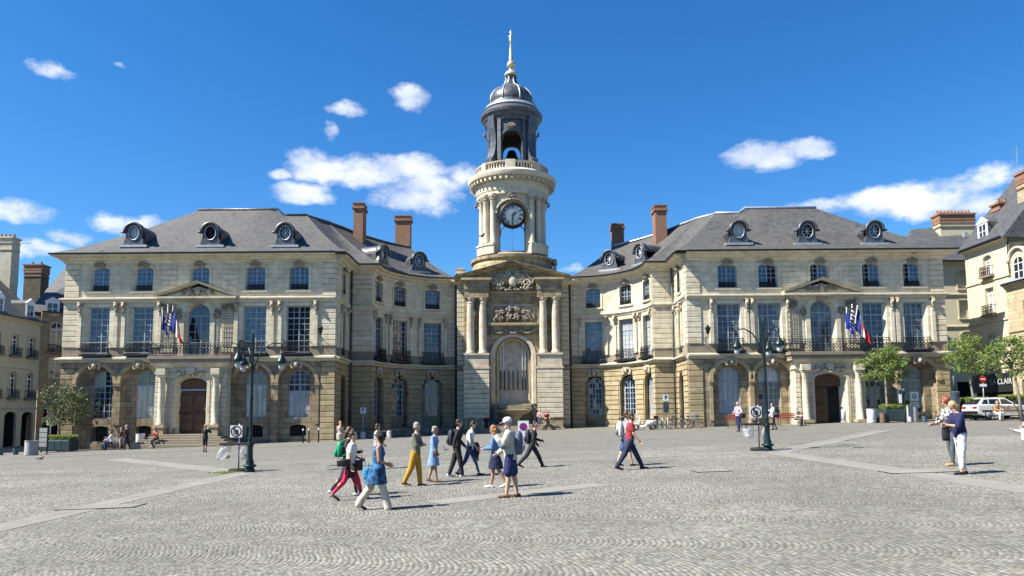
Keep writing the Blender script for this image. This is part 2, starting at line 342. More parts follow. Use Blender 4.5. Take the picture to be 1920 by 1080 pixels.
# ================================================================== WINDOWS
PANES = [0]
def window_protos():
    """w,h,rise,cols per leaf,rows above transom,rows below -> (frame mesh, [(cell mesh,x,z)])"""
    out = {}
    def make(key, w, h, rise, cols, zt, ra, rb_, fan=False, fr=.07, bar=.042):
        b = MB(); hw = w / 2
        hd = lambda t: h - rise + rise * math.sqrt(max(0, 1 - min(1, abs(t) / hw) ** 2)) if rise else h
        n = 12 if rise else 1
        xs = [-hw * cos(PI * i / n) for i in range(n + 1)] if rise else [-hw, hw]
        b.box(-hw, -hw + fr, 0, .1, 0, h - rise); b.box(hw - fr, hw, 0, .1, 0, h - rise); b.box(-hw, hw, -.005, .1, 0, fr)
        for a, c in zip(xs, xs[1:]):
            za, zc = hd(a), hd(c); k = fr * 1.3
            b.add([(a, 0, za), (c, 0, zc), (c * (1 - k / hw), 0, zc - k), (a * (1 - k / hw), 0, za - k), (a, .1, za), (c, .1, zc), (c * (1 - k / hw), .1, zc - k), (a * (1 - k / hw), .1, za - k)],
                  [(3, 2, 1, 0), (2, 3, 7, 6)])
        if zt: b.box(-hw, hw, -.02, .1, zt - .05, zt + .05)
        top = zt if fan and zt else h
        b.box(-.045, .045, -.012, .1, 0, min(top, hd(0)) - .01)
        cells = []; N = cols * 2; xe = [-hw + fr + (w - 2 * fr) * i / N for i in range(N + 1)]
        for i in range(1, N):
            if i != cols: b.box(xe[i] - bar / 2, xe[i] + bar / 2, .005, .07, 0, min(top, hd(xe[i])) - .02)
        rows = [fr + ((zt or h) - fr) * i / rb_ for i in range(rb_ + 1)]
        if zt and not fan: rows += [zt + (h - zt) * i / ra for i in range(1, ra + 1)]
        for z in rows[1:-1]:
            if zt and abs(z - zt) < .01: continue
            e = hw * math.sqrt(max(0, 1 - ((z - (h - rise)) / rise) ** 2)) if rise and z > h - rise else hw
            b.box(-e + .02, e - .02, .008, .068, z - bar / 2, z + bar / 2)
        for r0, r1 in zip(rows, rows[1:]):
            for a, c in zip(xe, xe[1:]):
                pts = [(a, r0), (c, r0)]
                for q in range(5):
                    x = c + (a - c) * q / 4; pts.append((x, min(r1, hd(x))))
                if not rise: pts = [(a, r0), (c, r0), (c, r1), (a, r1)]
                if max(p[1] for p in pts) - r0 < .04: continue
                cells.append([(x, max(z, r0)) for x, z in pts])
        if fan and zt:
            rr = hw; zc = zt
            for k in range(1, 6): 
                a = PI * k / 6; b.tube([(rr * .33 * cos(a), .03, zc + rr * .33 * sin(a)), (rr * .95 * cos(a), .03, zc + (h - zc) * .95 * sin(a))], .016, 4)
            b.tube([(rr * .4 * cos(PI * k / 10), .03, zc + rr * .4 * sin(PI * k / 10)) for k in range(11)], .016, 4)
            cells.append([(-hw + .04, zc)] + [(hw - .04, zc)] + [(hw * cos(PI * k / 12), zc + (h - zc) * sin(PI * k / 12)) for k in range(0, 13)])
        out[key] = (b.mesh('window_frame'), cells, w, h, {})
    make('first', 1.8, 3.55, 0, 2, 2.62, 2, 6)
    make('ground', 1.7, 3.6, .75, 2, 2.45, 3, 5)
    make('attic', 1.5, 1.85, .22, 2, 0, 0, 5)
    make('centre', 1.95, 3.95, .82, 2, 3.05, 0, 5, True)
    make('casement', 1.05, 2.3, 0, 1, 1.75, 1, 4, bar=.03)
    make('arched', 1.05, 2.3, .3, 1, 1.7, 1, 4, bar=.03)
    make('slim', 1.2, 3.35, .6, 2, 2.35, 2, 5)
    return out
WP = window_protos()
def put_window(kind, loc, rz, parent, glass=None, frame=None, opened=None, mixg=None, indiv=True, label=None, sx=1):
    """one window part with pane sub-parts; opened = 'left'/'right': that leaf stands open on a dark room"""
    fm, cells, w, h, cache = WP[kind]; frame = frame or M_frame; glass = glass or M_glass
    key = 'f' + frame.name
    if key not in cache: me = fm.copy(); me.materials.clear(); me.materials.append(frame); cache[key] = me
    o = ob('window', cache[key], parent, loc, rz)
    if label: o['label'] = label
    if sx != 1: o.scale = (sx, 1, 1)
    stuff = MB(); stuffm = glass
    for ci, poly in enumerate(cells):
        cx = sum(p[0] for p in poly) / len(poly); cz = sum(p[1] for p in poly) / len(poly)
        m = glass
        if mixg: m = mixg(cx / w, cz / h)
        if opened and m is not M_curt and ((opened == 'left' and cx < 0) or (opened == 'right' and cx > 0) or opened == 'both') : m = M_black
        if indiv and PANES[0] < 300:
            k2 = (ci, m.name)
            if k2 not in cache: cache[k2] = MB().prism([(x - cx, z - cz) for x, z in poly], 0, .02).mesh('pane', m)
            p = ob('pane', cache[k2], o, (cx, .03, cz)); p.rotation_euler = (random.gauss(0, .011), 0, random.gauss(0, .012)); PANES[0] += 1
        else:
            st = stuff if m is stuffm else None
            if st is None:
                extra.setdefault((o.name, m.name), (MB(), m, o))[0].prism(poly, .03, .05); continue
            j = random.gauss(0, .011); jj = random.gauss(0, .012)
            st.prism(poly, .03, .05)
            for q in range(len(st.v) - 2 * len(poly), len(st.v)): x, y, z = st.v[q]; st.v[q] = (x, y + (x - cx) * jj + (z - cz) * j, z)
    if stuff.v: stuff.obj('panes', stuffm, o, kind='stuff')
    return o
extra = {}
# ================================================================== ORNAMENT
def scrolls(w, h, n, seed, d=.14, r=.045):
    """carved relief: mirrored scroll tubes and leaf lumps inside a w x h field, in XZ facing -Y"""
    rn = random.Random(seed); b = MB()
    for k in range(n):
        cx = rn.uniform(.04, .46) * w; cz = rn.uniform(-.42, .42) * h * (1 - 1.0 * abs(cx) / w); rr = rn.uniform(.08, .2) * min(w, h); a0 = rn.uniform(0, 6.28); turns = rn.uniform(.7, 1.5)
        for sg in (-1, 1):
            b.tube([(sg * (cx + rr * (1 - q / 13) * cos(a0 + turns * 2 * PI * q / 12)), -d * rn.uniform(.5, .8), cz + rr * (1 - q / 13) * sin(a0 + turns * 2 * PI * q / 12)) for q in range(12)], r, 5)
    for k in range(n * 2):
        cx = rn.uniform(0, .48) * w; cz = rn.uniform(-.45, .45) * h * (1 - 1.2 * cx / w)
        for sg in (-1, 1): b.ell((sg * cx, -.04, cz), (rn.uniform(.03, .08) * w ** .5, d * rn.uniform(.5, 1.1), rn.uniform(.04, .09) * h ** .5), 7, 5)
    return b
def shell(w, h, d=.2):
    b = MB()
    for k in range(-3, 4):
        a = k * .36; b.caps((0, -d * .4, -h * .35), (sin(a) * w * .45, -d * .7, -h * .35 + cos(a) * h * .7), w * .05, w * .085, 7)
    b.ell((0, -d * .6, -h * .3), (w * .22, d * .8, h * .2), 9, 6)
    for sg in (-1, 1): b.ell((sg * w * .36, -d * .4, -h * .28), (w * .14, d * .6, h * .16), 8, 5)
    return b
def mask():
    """carved keystone head with leaves, ~1.1 m"""
    b = MB(); b.ell((0, -.22, 0), (.2, .2, .26), 10, 8); b.ell((0, -.42, -.02), (.05, .06, .08), 6, 5)
    for sg in (-1, 1):
        b.ell((sg * .08, -.38, .06), (.045, .04, .03), 6, 4)
        for k in range(5): a = .3 + k * .55; b.ell((sg * (.22 + .2 * sin(a)), -.12, .28 * cos(a)), (.17, .12, .1), 7, 5)
    for k in range(5): b.ell(((k - 2) * .13, -.2, .27 - abs(k - 2) * .03), (.08, .12, .13), 7, 5)
    return b
MASKS = mask().mesh('keystone_mask', M_orn, True); SHELL = shell(.85, .42).mesh('shell_ornament', M_orn2, True)
def console_mb():
    b = MB(); b.box(-.14, .14, -.34, 0, .55, .66); b.box(-.1, .1, -.2, 0, .0, .56)
    b.tube([(0, -.26, .5), (0, -.33, .38), (0, -.26, .27), (0, -.17, .2), (0, -.15, .05), (0, -.2, -.1)], [.12, .13, .1, .08, .09, .07], 8)
    b.ell((0, -.14, -.24), (.07, .07, .14), 7, 5); return b
CONS = console_mb().mesh('scroll_console', M_orn, True)
def rail_mb(w, h=.85, d=.35, curl=True):
    """iron balcony front with returns; origin at the middle of its foot"""
    b = MB(); hw = w / 2
    for z in (.06, h): b.tube([(-hw, 0, z), (-hw, -d, z), (hw, -d, z), (hw, 0, z)], .03, 5)
    b.tube([(-hw, -d, h * .82), (hw, -d, h * .82)], .021, 4)
    n = max(3, int(w / .25)); st = w / n
    for i in range(n + 1):
        x = -hw + i * st; b.tube([(x, -d, 0), (x, -d, h)], .021, 4)
        if i < n:
            c = x + st / 2
            for sg in (-1, 1):
                b.tube([(c + sg * .11 * st / .3 * sin(t), -d, .12 + (h * .3) * (t / PI)) for t in (0, .8, 1.57, 2.4, 3.14)], .021, 4)
                b.tube([(c + sg * .12 * st / .3 * sin(t * 1.3), -d, .12 + h * .3 + (h * .38) * (t / PI)) for t in (0, .6, 1.2, 1.8, 2.4, 3.0)], .019, 4)
            b.ell((c, -d, h * .42), (.035, .02, .05), 6, 4)
    return b
RAIL = rail_mb(1.9).mesh('balcony_railing', M_iron); RAILS = rail_mb(1.25, .42, .06).mesh('balcony_railing', M_iron); RAILP = rail_mb(6.0, .92, 1.25).mesh('balcony_railing', M_iron)
SLABM = MB().box(-1.08, 1.08, -.5, .02, -.16, 0).mesh('balcony_slab', M_iron)
# ================================================================== TOWN HALL
hall = thing('town_hall', 'long cream and brown stone town hall with slate roofs and a central domed clock tower', 'town hall', (0, 60, 0))
HM = Matrix.Translation((0, -60, 0))
def H(b, name, m=None, smooth=False, auto=None, parent=None, **kw):
    o = b.obj(name, m, parent or hall, smooth, auto=auto, **kw)
    if (parent or hall) is hall: o.location = (0, -60, 0)
    return o
def hang(me, name, loc, rz=0, parent=None, **kw):
    return ob(name, me, hall, (loc[0], loc[1] - 60, loc[2]), rz, **kw)
def W_(kind, path, s, z, dep, **kw):
    p = path.pos(s, -dep); return put_window(kind, (p.x, p.y - 60, z), path.ang(s), hall, **kw)
STONES = [0]; stone_cache = {}; stone_rest = MB()
def courses(path, sc, w, z0, z1, m, off=0., proud=.07, step=.42, gap=.05, d=.1):
    """banded blocks, one per course, each a stone of its own"""
    n = max(1, round((z1 - z0) / step)); hh = (z1 - z0) / n
    for i in range(n):
        p = path.pos(sc, off); a = path.ang(sc); z = z0 + i * hh + gap / 2; k = (round(w, 2), round(hh, 2), m.name, proud)
        if STONES[0] < 300:
            if k not in stone_cache: stone_cache[k] = MB().box(-w / 2, w / 2, -proud, d, 0, hh - gap, .02).mesh('stone', m)
            o = ob('stone', stone_cache[k], hall, (p.x, p.y - 60, z), a); STONES[0] += 1
        else:
            stone_rest.merge(MB().box(-w / 2, w / 2, -proud, d, 0, hh - gap, .02), Matrix.Translation((p.x, p.y, z)) @ Matrix.Rotation(a, 4, 'Z'))
CORN = [(0, 13.82), (.12, 13.86), (.14, 13.98), (.34, 14.1), (.38, 14.22), (.74, 14.3), (.8, 14.42), (.0, 14.46)]
STR2 = [(0, 10.78), (.1, 10.84), (.14, 10.98), (.3, 11.06), (.3, 11.16), (0, 11.24)]
STR1 = [(0, 6.28), (.1, 6.32), (.14, 6.44), (.36, 6.5), (.36, 6.62), (0, 6.72)]
GUT = [(.72, 14.42), (.88, 14.43), (.90, 14.53), (.72, 14.56)]
def surround(path, s, w, z0, z1, rise, t=.22, proud=.06, off=0., b=None, sill=True):
    """raised moulding round an opening, following its head"""
    b = b or MB(); hw = w / 2; N = 10 if rise else 1
    out = [(-hw - t, -hw, z0, z1 - rise), (hw, hw + t, z0, z1 - rise)]
    P = lambda x, z, o: (*path.pos(s + x, off + o), z)
    for a, c, za, zb in out:
        b.add([P(a, za, 0), P(c, za, 0), P(c, zb, 0), P(a, zb, 0), P(a, za, proud), P(c, za, proud), P(c, zb, proud), P(a, zb, proud)], [(4, 5, 6, 7), (0, 4, 7, 3), (5, 1, 2, 6), (0, 1, 5, 4)])
    rs = []
    for i in range(N + 1):
        th = PI - PI * i / N if rise else None
        if rise: xi, zi = hw * cos(th), z1 - rise + rise * sin(th); xo, zo = (hw + t) * cos(th), z1 - rise + (rise + t) * sin(th)
        else: xi = (-hw, hw)[i]; zi = z1; xo = (-hw - t, hw + t)[i]; zo = z1 + t
        rs.append([P(xi, zi, -.02), P(xi, zi, proud), P(xo, zo, proud), P(xo, zo, -.02)])
    b.rings(rs)
    if sill: b.add([P(x, z, o) for o in (0, proud + .06) for x, z in ((-hw - t, z0 - .14), (hw + t, z0 - .14), (hw + t, z0), (-hw - t, z0))], [(4, 5, 6, 7), (0, 1, 5, 4), (3, 7, 6, 2), (0, 4, 7, 3), (1, 2, 6, 5)])
    return b
def attic(path, s, opened=None, glass=None, sx=1):
    W_('attic', path, s, 11.72, .18, sx=sx, glass=glass or M_blueg, opened=opened, indiv=False)
    p = path.pos(s, .05); hang(SHELL, 'shell_ornament', (p.x, p.y, 13.74), path.ang(s)); p = path.pos(s, -.12); hang(RAILS, 'balcony_railing', (p.x, p.y, 11.72), path.ang(s))
def first(path, s, glass=None, opened=None, rail=True, mixg=None):
    W_('first', path, s, 6.95, .2, glass=glass, opened=opened, mixg=mixg)
    a = path.ang(s)
    if rail:
        p = path.pos(s, 0); hang(RAIL, 'balcony_railing', (p.x, p.y, 6.92), a); hang(SLABM, 'balcony_slab', (p.x, p.y, 6.9), a)
def pilasters(path, s, d=1.22, b=None):
    for sg in (-1, 1):
        b = MB()
        p = path.pos(s + sg * d, .0); hang(CONS, 'scroll_console', (p.x, p.y, 10.18), path.ang(s + sg * d))
        q = MB().box(-.14, .14, -.16, .05, 7.42, 10.05); M4 = Matrix.Translation((p.x, p.y, 0)) @ Matrix.Rotation(path.ang(s + sg * d), 4, 'Z'); b.merge(q, M4)
        q = MB().box(-.06 if sg < 0 else -.32, .32 if sg < 0 else .06, -.07, .05, 7.42, 10.62); b.merge(q, M4); H(b, 'pilaster', M_light)
def relief(b, p, a, z): return b.xf(Matrix.Translation((p[0], p[1], z)) @ Matrix.Rotation(a, 4, 'Z'))
# ---- the two wings
def wing(xl, xr, Y, cen, o1, o2, left, zb):
    path = Path([(xl, Y + 12), (xl, Y), (xr, Y)] if left else [(xl, Y), (xr, Y), (xr, Y + 12)]); s0 = 12 if left else 0; S_ = lambda x: s0 + x - xl
    bays = [cen - o2, cen - o1, cen + o1, cen + o2]; lights = MB(); L = path.L
    # ground floor: arcade plane and the recessed wall in each arch
    ar = [(S_(x), 2.8, -2., 6.08, 1.35) for x in bays]; door = (S_(cen), 2.15, -2., 4.75, .35)
    H(wall(path, 0, L, -2, 6.3, ar + [(S_(cen), 2.6, -2, 5.0, .3)], .32), 'wall', M_dark)
    for i, x in enumerate(bays):
        inner = MB(); mould = MB(); gr = MB(); s = S_(x); ops = [(s, 1.7, 2.1, 5.7, .75)]
        if left: ops.append((s, 1.25, .45 + .02 * (x - cen) + .1, 1.55, .18))
        wall(path, s - 1.42, s + 1.42, -2, 6.2, ops, .25, inner, off=-.32)
        sg = surround(path, s, 2.8, 4.72, 6.08, 1.35, .26, .09, 0, mould, False)
        if left:
            for k in range(7): p = path.pos(s - .6 + .2 * k, -.42); gr.box(p.x - .012, p.x + .012, p.y - .012, p.y + .012, .4, 1.55)
            for k in range(3): p = path.pos(s, -.42); gr.box(p.x - .62, p.x + .62, p.y - .01, p.y + .01, .7 + .3 * k, .725 + .3 * k)
            MBk = MB(); p = path.pos(s, -.56); MBk.box(p.x - .7, p.x + .7, p.y, p.y + .05, .2, 1.7); H(MBk, 'basement_window', M_black)
        p = path.pos(s, .06); hang(MASKS, 'keystone_mask', (p.x, p.y, 6.02), 0).scale = (.85, .85, .9)
        H(inner, 'recessed_wall', M_dark); H(mould, 'arch_moulding', M_rust)
        if left: H(gr, 'window_grille', M_iron)
    b1_, b2_ = abs(bays[1] - bays[0]) - 2.8, 0
    for x, pw in ((bays[0] - 1.53, .3), ((bays[0] + bays[1]) / 2, b1_ + .04), (bays[1] + 1.53, .3), (bays[2] - 1.53, .3), ((bays[2] + bays[3]) / 2, b1_ + .04), (bays[3] + 1.53, .3)):
        q = MB().box(x - pw / 2 - .03, x + pw / 2 + .03, Y - .16, Y + .3, 4.5, 4.74); q.box(x - pw / 2 - .0, x + pw / 2 + .0, Y - .08, Y + .3, 4.32, 4.5); q.box(x - pw / 2 + .02, x + pw / 2 - .02, Y - .055, Y + .25, 1.6, 4.32); H(q, 'impost_pier', M_dark if left else M_rust)
    H(wall(path, 0, L, -1, 13.8, [], 0, off=-1.1, reveal=False), 'blackout_backing', M_black)  # black sheet added behind the wing front to block light through the hollow building
    # upper floors
    f1 = [(S_(x), 1.8, 6.92, 10.5, 0) for x in bays] + [(S_(cen), 1.95, 6.72, 10.72, .82)]
    f2 = [(S_(x), 1.5, 11.72, 13.57, .22) for x in bays + [cen]]
    H(wall(path, 0, L, 6.7, 7.42, f1, .28), 'wall', M_socle)
    H(wall(path, 0, L, 7.42, 13.84, f1 + f2, .28), 'wall', M_light)
    H(sweep(path, 0, L, CORN), 'cornice', M_light, auto=40); H(sweep(path, 0, L, STR2), 'string_course', M_white, auto=40); H(sweep(path, 0, L, STR1), 'string_course', M_white, auto=40)
    H(sweep(path, 0, L, GUT), 'gutter', M_iron)
    for x in bays + [cen]: H(surround(path, S_(x), 1.5, 11.72, 13.57, .22, .2, .05, 0), 'window_surround', M_light)
    for x in bays: H(surround(path, S_(x), 1.8, 7.42, 10.5, 0, .2, .06, 0, None, False), 'window_surround', M_light); pilasters(path, S_(x), 1.36)
    H(surround(path, S_(cen), 1.95, 6.72, 10.72, .82, .35, .12, 0, None, False), 'window_surround', M_light); H(surround(path, S_(cen), 2.8, 7.42, 11.0, 1.2, .12, .06, 0, None, False), 'window_surround', M_light)
    # stone courses: corner strips, strips beside the middle bay
    for xs, w_ in ((xl + .55, 1.1), (xr - .52, 1.04)):
        courses(path, S_(xs), w_, 7.45, 10.75, M_light, 0); courses(path, S_(xs), w_, 11.28, 13.8, M_light, 0)
        courses(path, S_(xs), w_, zb, 6.25, M_dark if xs < cen and left else M_rust, 0)
    for sg in (-1, 1): courses(path, S_(cen + sg * 2.35), 1.15, 11.28, 13.75, M_light, 0, .05)
    ex = 1 if left else 0
    return path, S_, bays
XL0, XL1, YL = -33.9, -13.3, 56.0
XR0, XR1, YR = 13.35, 33.15, 56.6
CL, CR = at(372, 600, 56).x, at(1541, 600, 56.6).x
pathL, SL, baysL = wing(XL0, XL1, YL, CL, 4.25, 7.55, True, .0)
pathR, SR, baysR = wing(XR0, XR1, YR, CR, 3.98, 7.1, False, 1.0)
# windows of the wings
for i, x in enumerate(baysL):
    attic(pathL, SL(x)); first(pathL, SL(x), [M_glass, M_glass, M_blueg, M_glass][i], 'both' if i == 3 else None, mixg=(lambda u, v: M_glass if v > .75 or u < -.25 else M_black) if i == 3 else None)
for i, x in enumerate(baysR):
    attic(pathR, SR(x), [None, 'right', 'left', 'left'][i], M_blueg); first(pathR, SR(x), M_lace if i != 2 else M_glass)
attic(pathL, SL(CL)); attic(pathR, SR(CR), 'left')
W_('centre', pathL, SL(CL), 6.74, .25, glass=M_glass, indiv=False); W_('centre', pathR, SR(CR), 6.74, .25, glass=M_lace, indiv=False)
W_('ground', pathL, SL(baysL[0]), 2.1, .52, indiv=False, mixg=lambda u, v: M_black if u > 0 and v > .45 else M_glass)
for x in (baysL[1], baysL[2]): W_('ground', pathL, SL(x), 2.1, .52, indiv=False, mixg=lambda u, v: M_curt if v < .66 else M_glass)
W_('ground', pathL, SL(baysL[3]), 2.1, .52, indiv=False, mixg=lambda u, v: M_curt if v < .55 else (M_glass if v < .67 else M_blueg))
W_('ground', pathR, SR(baysR[0]), 2.1, .52, glass=M_curt, indiv=False)
W_('ground', pathR, SR(baysR[1]), 2.1, .52, indiv=False, mixg=lambda u, v: M_curt if v > .68 else (M_black if -.22 < u < .1 else M_glass))
for x in baysR[2:]: W_('ground', pathR, SR(x), 2.1, .52, indiv=False)
# ---- the hollow quarter-round fronts beside the tower
XC, IN, RAD, YC = .1, 5.05, 6.5, 60.7
def curve(side):
    cx = XC + side * (IN + 0.0); arc = [(cx + side * RAD * cos(t), YC + RAD * sin(t)) for t in [PI / 2 * i / 18 for i in range(19)]]
    xw = XL1 if side < 0 else XR0; yw = YL if side < 0 else YR
    st = [(xw, yw), (xw + side * -.0, YC), ]
    pts = st + arc[0:]
    # side<0 runs wing -> tower (left to right); side>0 reversed
    if side > 0: pts = pts[::-1]
    pts = [p for i, p in enumerate(pts) if i == 0 or (abs(p[0] - pts[i - 1][0]) + abs(p[1] - pts[i - 1][1])) > .02]
    path = Path(pts); A = lambda th: path.near(cx + side * RAD * cos(R(th)), YC + RAD * sin(R(th)))
    ws = [A(14.5), A(41), A(70)]; ret = path.near(xw, (yw + YC) / 2 + .2); strip = path.near(xw - side * 1.0, YC)
    allw = ws + [ret]
    gops = [(s, 1.75, 1.0, 5.6, .87) for s in ws] + [(ret, 1.4, 1.0, 5.5, .7)]
    f1 = [(s, 1.62, 6.92, 10.45, 0) for s in ws] + [(ret, 1.25, 6.92, 10.45, 0)]; f2 = [(s, 1.35, 11.72, 13.5, .22) for s in ws] + [(ret, .95, 11.72, 13.5, .22)]
    H(wall(path, 0, path.L, -2, 6.3, gops, .35), 'wall', M_dark if side < 0 else M_rust); H(wall(path, 0, path.L, 6.7, 7.42, f1, .28), 'wall', M_socle); H(wall(path, 0, path.L, 7.42, 13.84, f1 + f2, .28), 'wall', M_light)
    H(sweep(path, 0, path.L, CORN), 'cornice', M_light, auto=40); H(sweep(path, 0, path.L, [(o * .7, z) for o, z in STR2]), 'string_course', M_light, auto=40); H(sweep(path, 0, path.L, STR1), 'string_course', M_white, auto=40); H(sweep(path, 0, path.L, GUT), 'gutter', M_iron)
    # banded ground floor: every course runs between the arched openings
    band = MB(); hh = .42; z = .3 if side < 0 else .9
    zoff = z
    while z < 6.2:
        zt = min(z + hh - .05, 6.24); blocks = []
        for s, w_, a, b_, r_ in sorted(gops):
            zm = zt; hw = w_ / 2 + .12
            if zm > b_ + .12 - r_: k = (zm - (b_ - r_)) / (r_ + .12); hw = hw * math.sqrt(max(0, 1 - k * k)) if k < 1 else 0
            if z > a - .2 and hw > 0: blocks.append((s - hw, s + hw))
        cur = .1
        for a, b_ in sorted(blocks) + [(path.L - .05, 1e9)]:
            if a - cur > .12: sweep(path, cur, a, [(0, z), (.06, z + .012), (.06, zt - .012), (0, zt)], band)
            cur = b_
        z += hh
    H(band, 'stone_course', M_rust)
    for s in ws: H(surround(path, s, 1.35, 11.72, 13.5, .22, .18, .05, 0), 'window_surround', M_light); H(surround(path, s, 1.62, 7.42, 10.45, 0, .18, .05, 0, None, False), 'window_surround', M_light); pilasters(path, s, 1.2)
    H(surround(path, ret, .95, 11.72, 13.5, .22, .16, .05, 0), 'window_surround', M_light); H(surround(path, ret, 1.25, 7.42, 10.45, 0, .16, .05, 0, None, False), 'window_surround', M_light); pilasters(path, ret, .9)
    H(wall(path, 0, path.L, -1, 13.8, [], 0, off=-.9, reveal=False), 'blackout_backing', M_black)  # added black sheet, keeps sky light from showing through the round front
    for i, s in enumerate(ws):
        W_('first', path, s, 6.9, .25, sx=.92, indiv=False, glass=[M_blueg, M_glass, M_glass][i] if side < 0 else [M_curt, M_curt, M_blueg][i])
        W_('slim', path, s, 2.1, .3, indiv=False, glass=M_glass if side < 0 else [M_curt, M_glass, M_glass][i]); attic(path, s, 'both' if side > 0 and i == 1 else None, sx=.92)
        MBk = MB(); p = path.pos(s, -.34); q = MB().box(-.88, .88, -.02, .05, .2, 2.1); MBk.merge(q, Matrix.Translation((p.x, p.y, 0)) @ Matrix.Rotation(path.ang(s), 4, 'Z')); H(MBk, 'window_apron', M_dark)
        # jamb fillers round the narrower window in its arch
        for sg in (-1, 1): q = MB().box(sg * .86 - .28, sg * .86 + .28, .0, .05, 2.1, 5.7); f_ = MB().merge(q, Matrix.Translation((p.x, p.y, 0)) @ Matrix.Rotation(path.ang(s), 4, 'Z')); H(f_, 'window_jamb', M_dark)
        p = path.pos(s, .05); hang(MASKS, 'keystone_mask', (p.x, p.y, 5.85), path.ang(s)); p = path.pos(s); hang(RAIL, 'balcony_railing', (p.x, p.y, 6.92), path.ang(s)); hang(SLABM, 'balcony_slab', (p.x, p.y, 6.9), path.ang(s))
    W_('first', path, ret, 6.9, .25, sx=.75, indiv=False, glass=M_glass if side < 0 else M_curt); W_('slim', path, ret, 2.1, .3, indiv=False, glass=M_curt); attic(path, ret, sx=.66)
    MBk = MB(); p = path.pos(ret, -.34); q = MB().box(-.7, .7, -.02, .05, .2, 2.1); MBk.merge(q, Matrix.Translation((p.x, p.y, 0)) @ Matrix.Rotation(path.ang(ret), 4, 'Z')); H(MBk, 'window_apron', M_dark)
    # upper stone strips
    arcs = A(90) + (-.45 if side < 0 else .45)
    for sc, w_ in ((strip, 1.75 if True else 1), (arcs, .8), (path.near(xw, yw + .36), .6), (path.near(xw, YC - .34), .5)):
        courses(path, sc, w_, 7.45, 10.75, M_light, 0, .06); courses(path, sc, w_, 11.2, 13.8, M_light, 0, .06)
    # downpipes
    b = MB(); p = path.near(xw, YC - .12); q = path.pos(p, .22); b.tube([(q.x + side * -.0, q.y, 14.3), (q.x, q.y, .3)], .075, 8)
    for z in (2.5, 5, 7.6, 10.3, 12.6): b.tube([(q.x, q.y, z), (q.x, q.y, z + .12)], .11, 8)
    H(b, 'downpipe', M_pipe, True); b = MB()
    q = path.pos(path.L - .12 if side < 0 else .12, .28); b.tube([(q.x, q.y - .35, 14.35), (q.x, q.y - .3, 14.1), (q.x, q.y - .1, 13.7), (q.x, q.y - .1, .3)], .09, 8)
    for z in (2.5, 5, 7.6, 10.3, 12.6): b.tube([(q.x, q.y - .1, z), (q.x, q.y - .1, z + .12)], .13, 8)
    H(b, 'downpipe', M_pipe, True)
    return path
pc1, pc2 = curve(-1), curve(1)
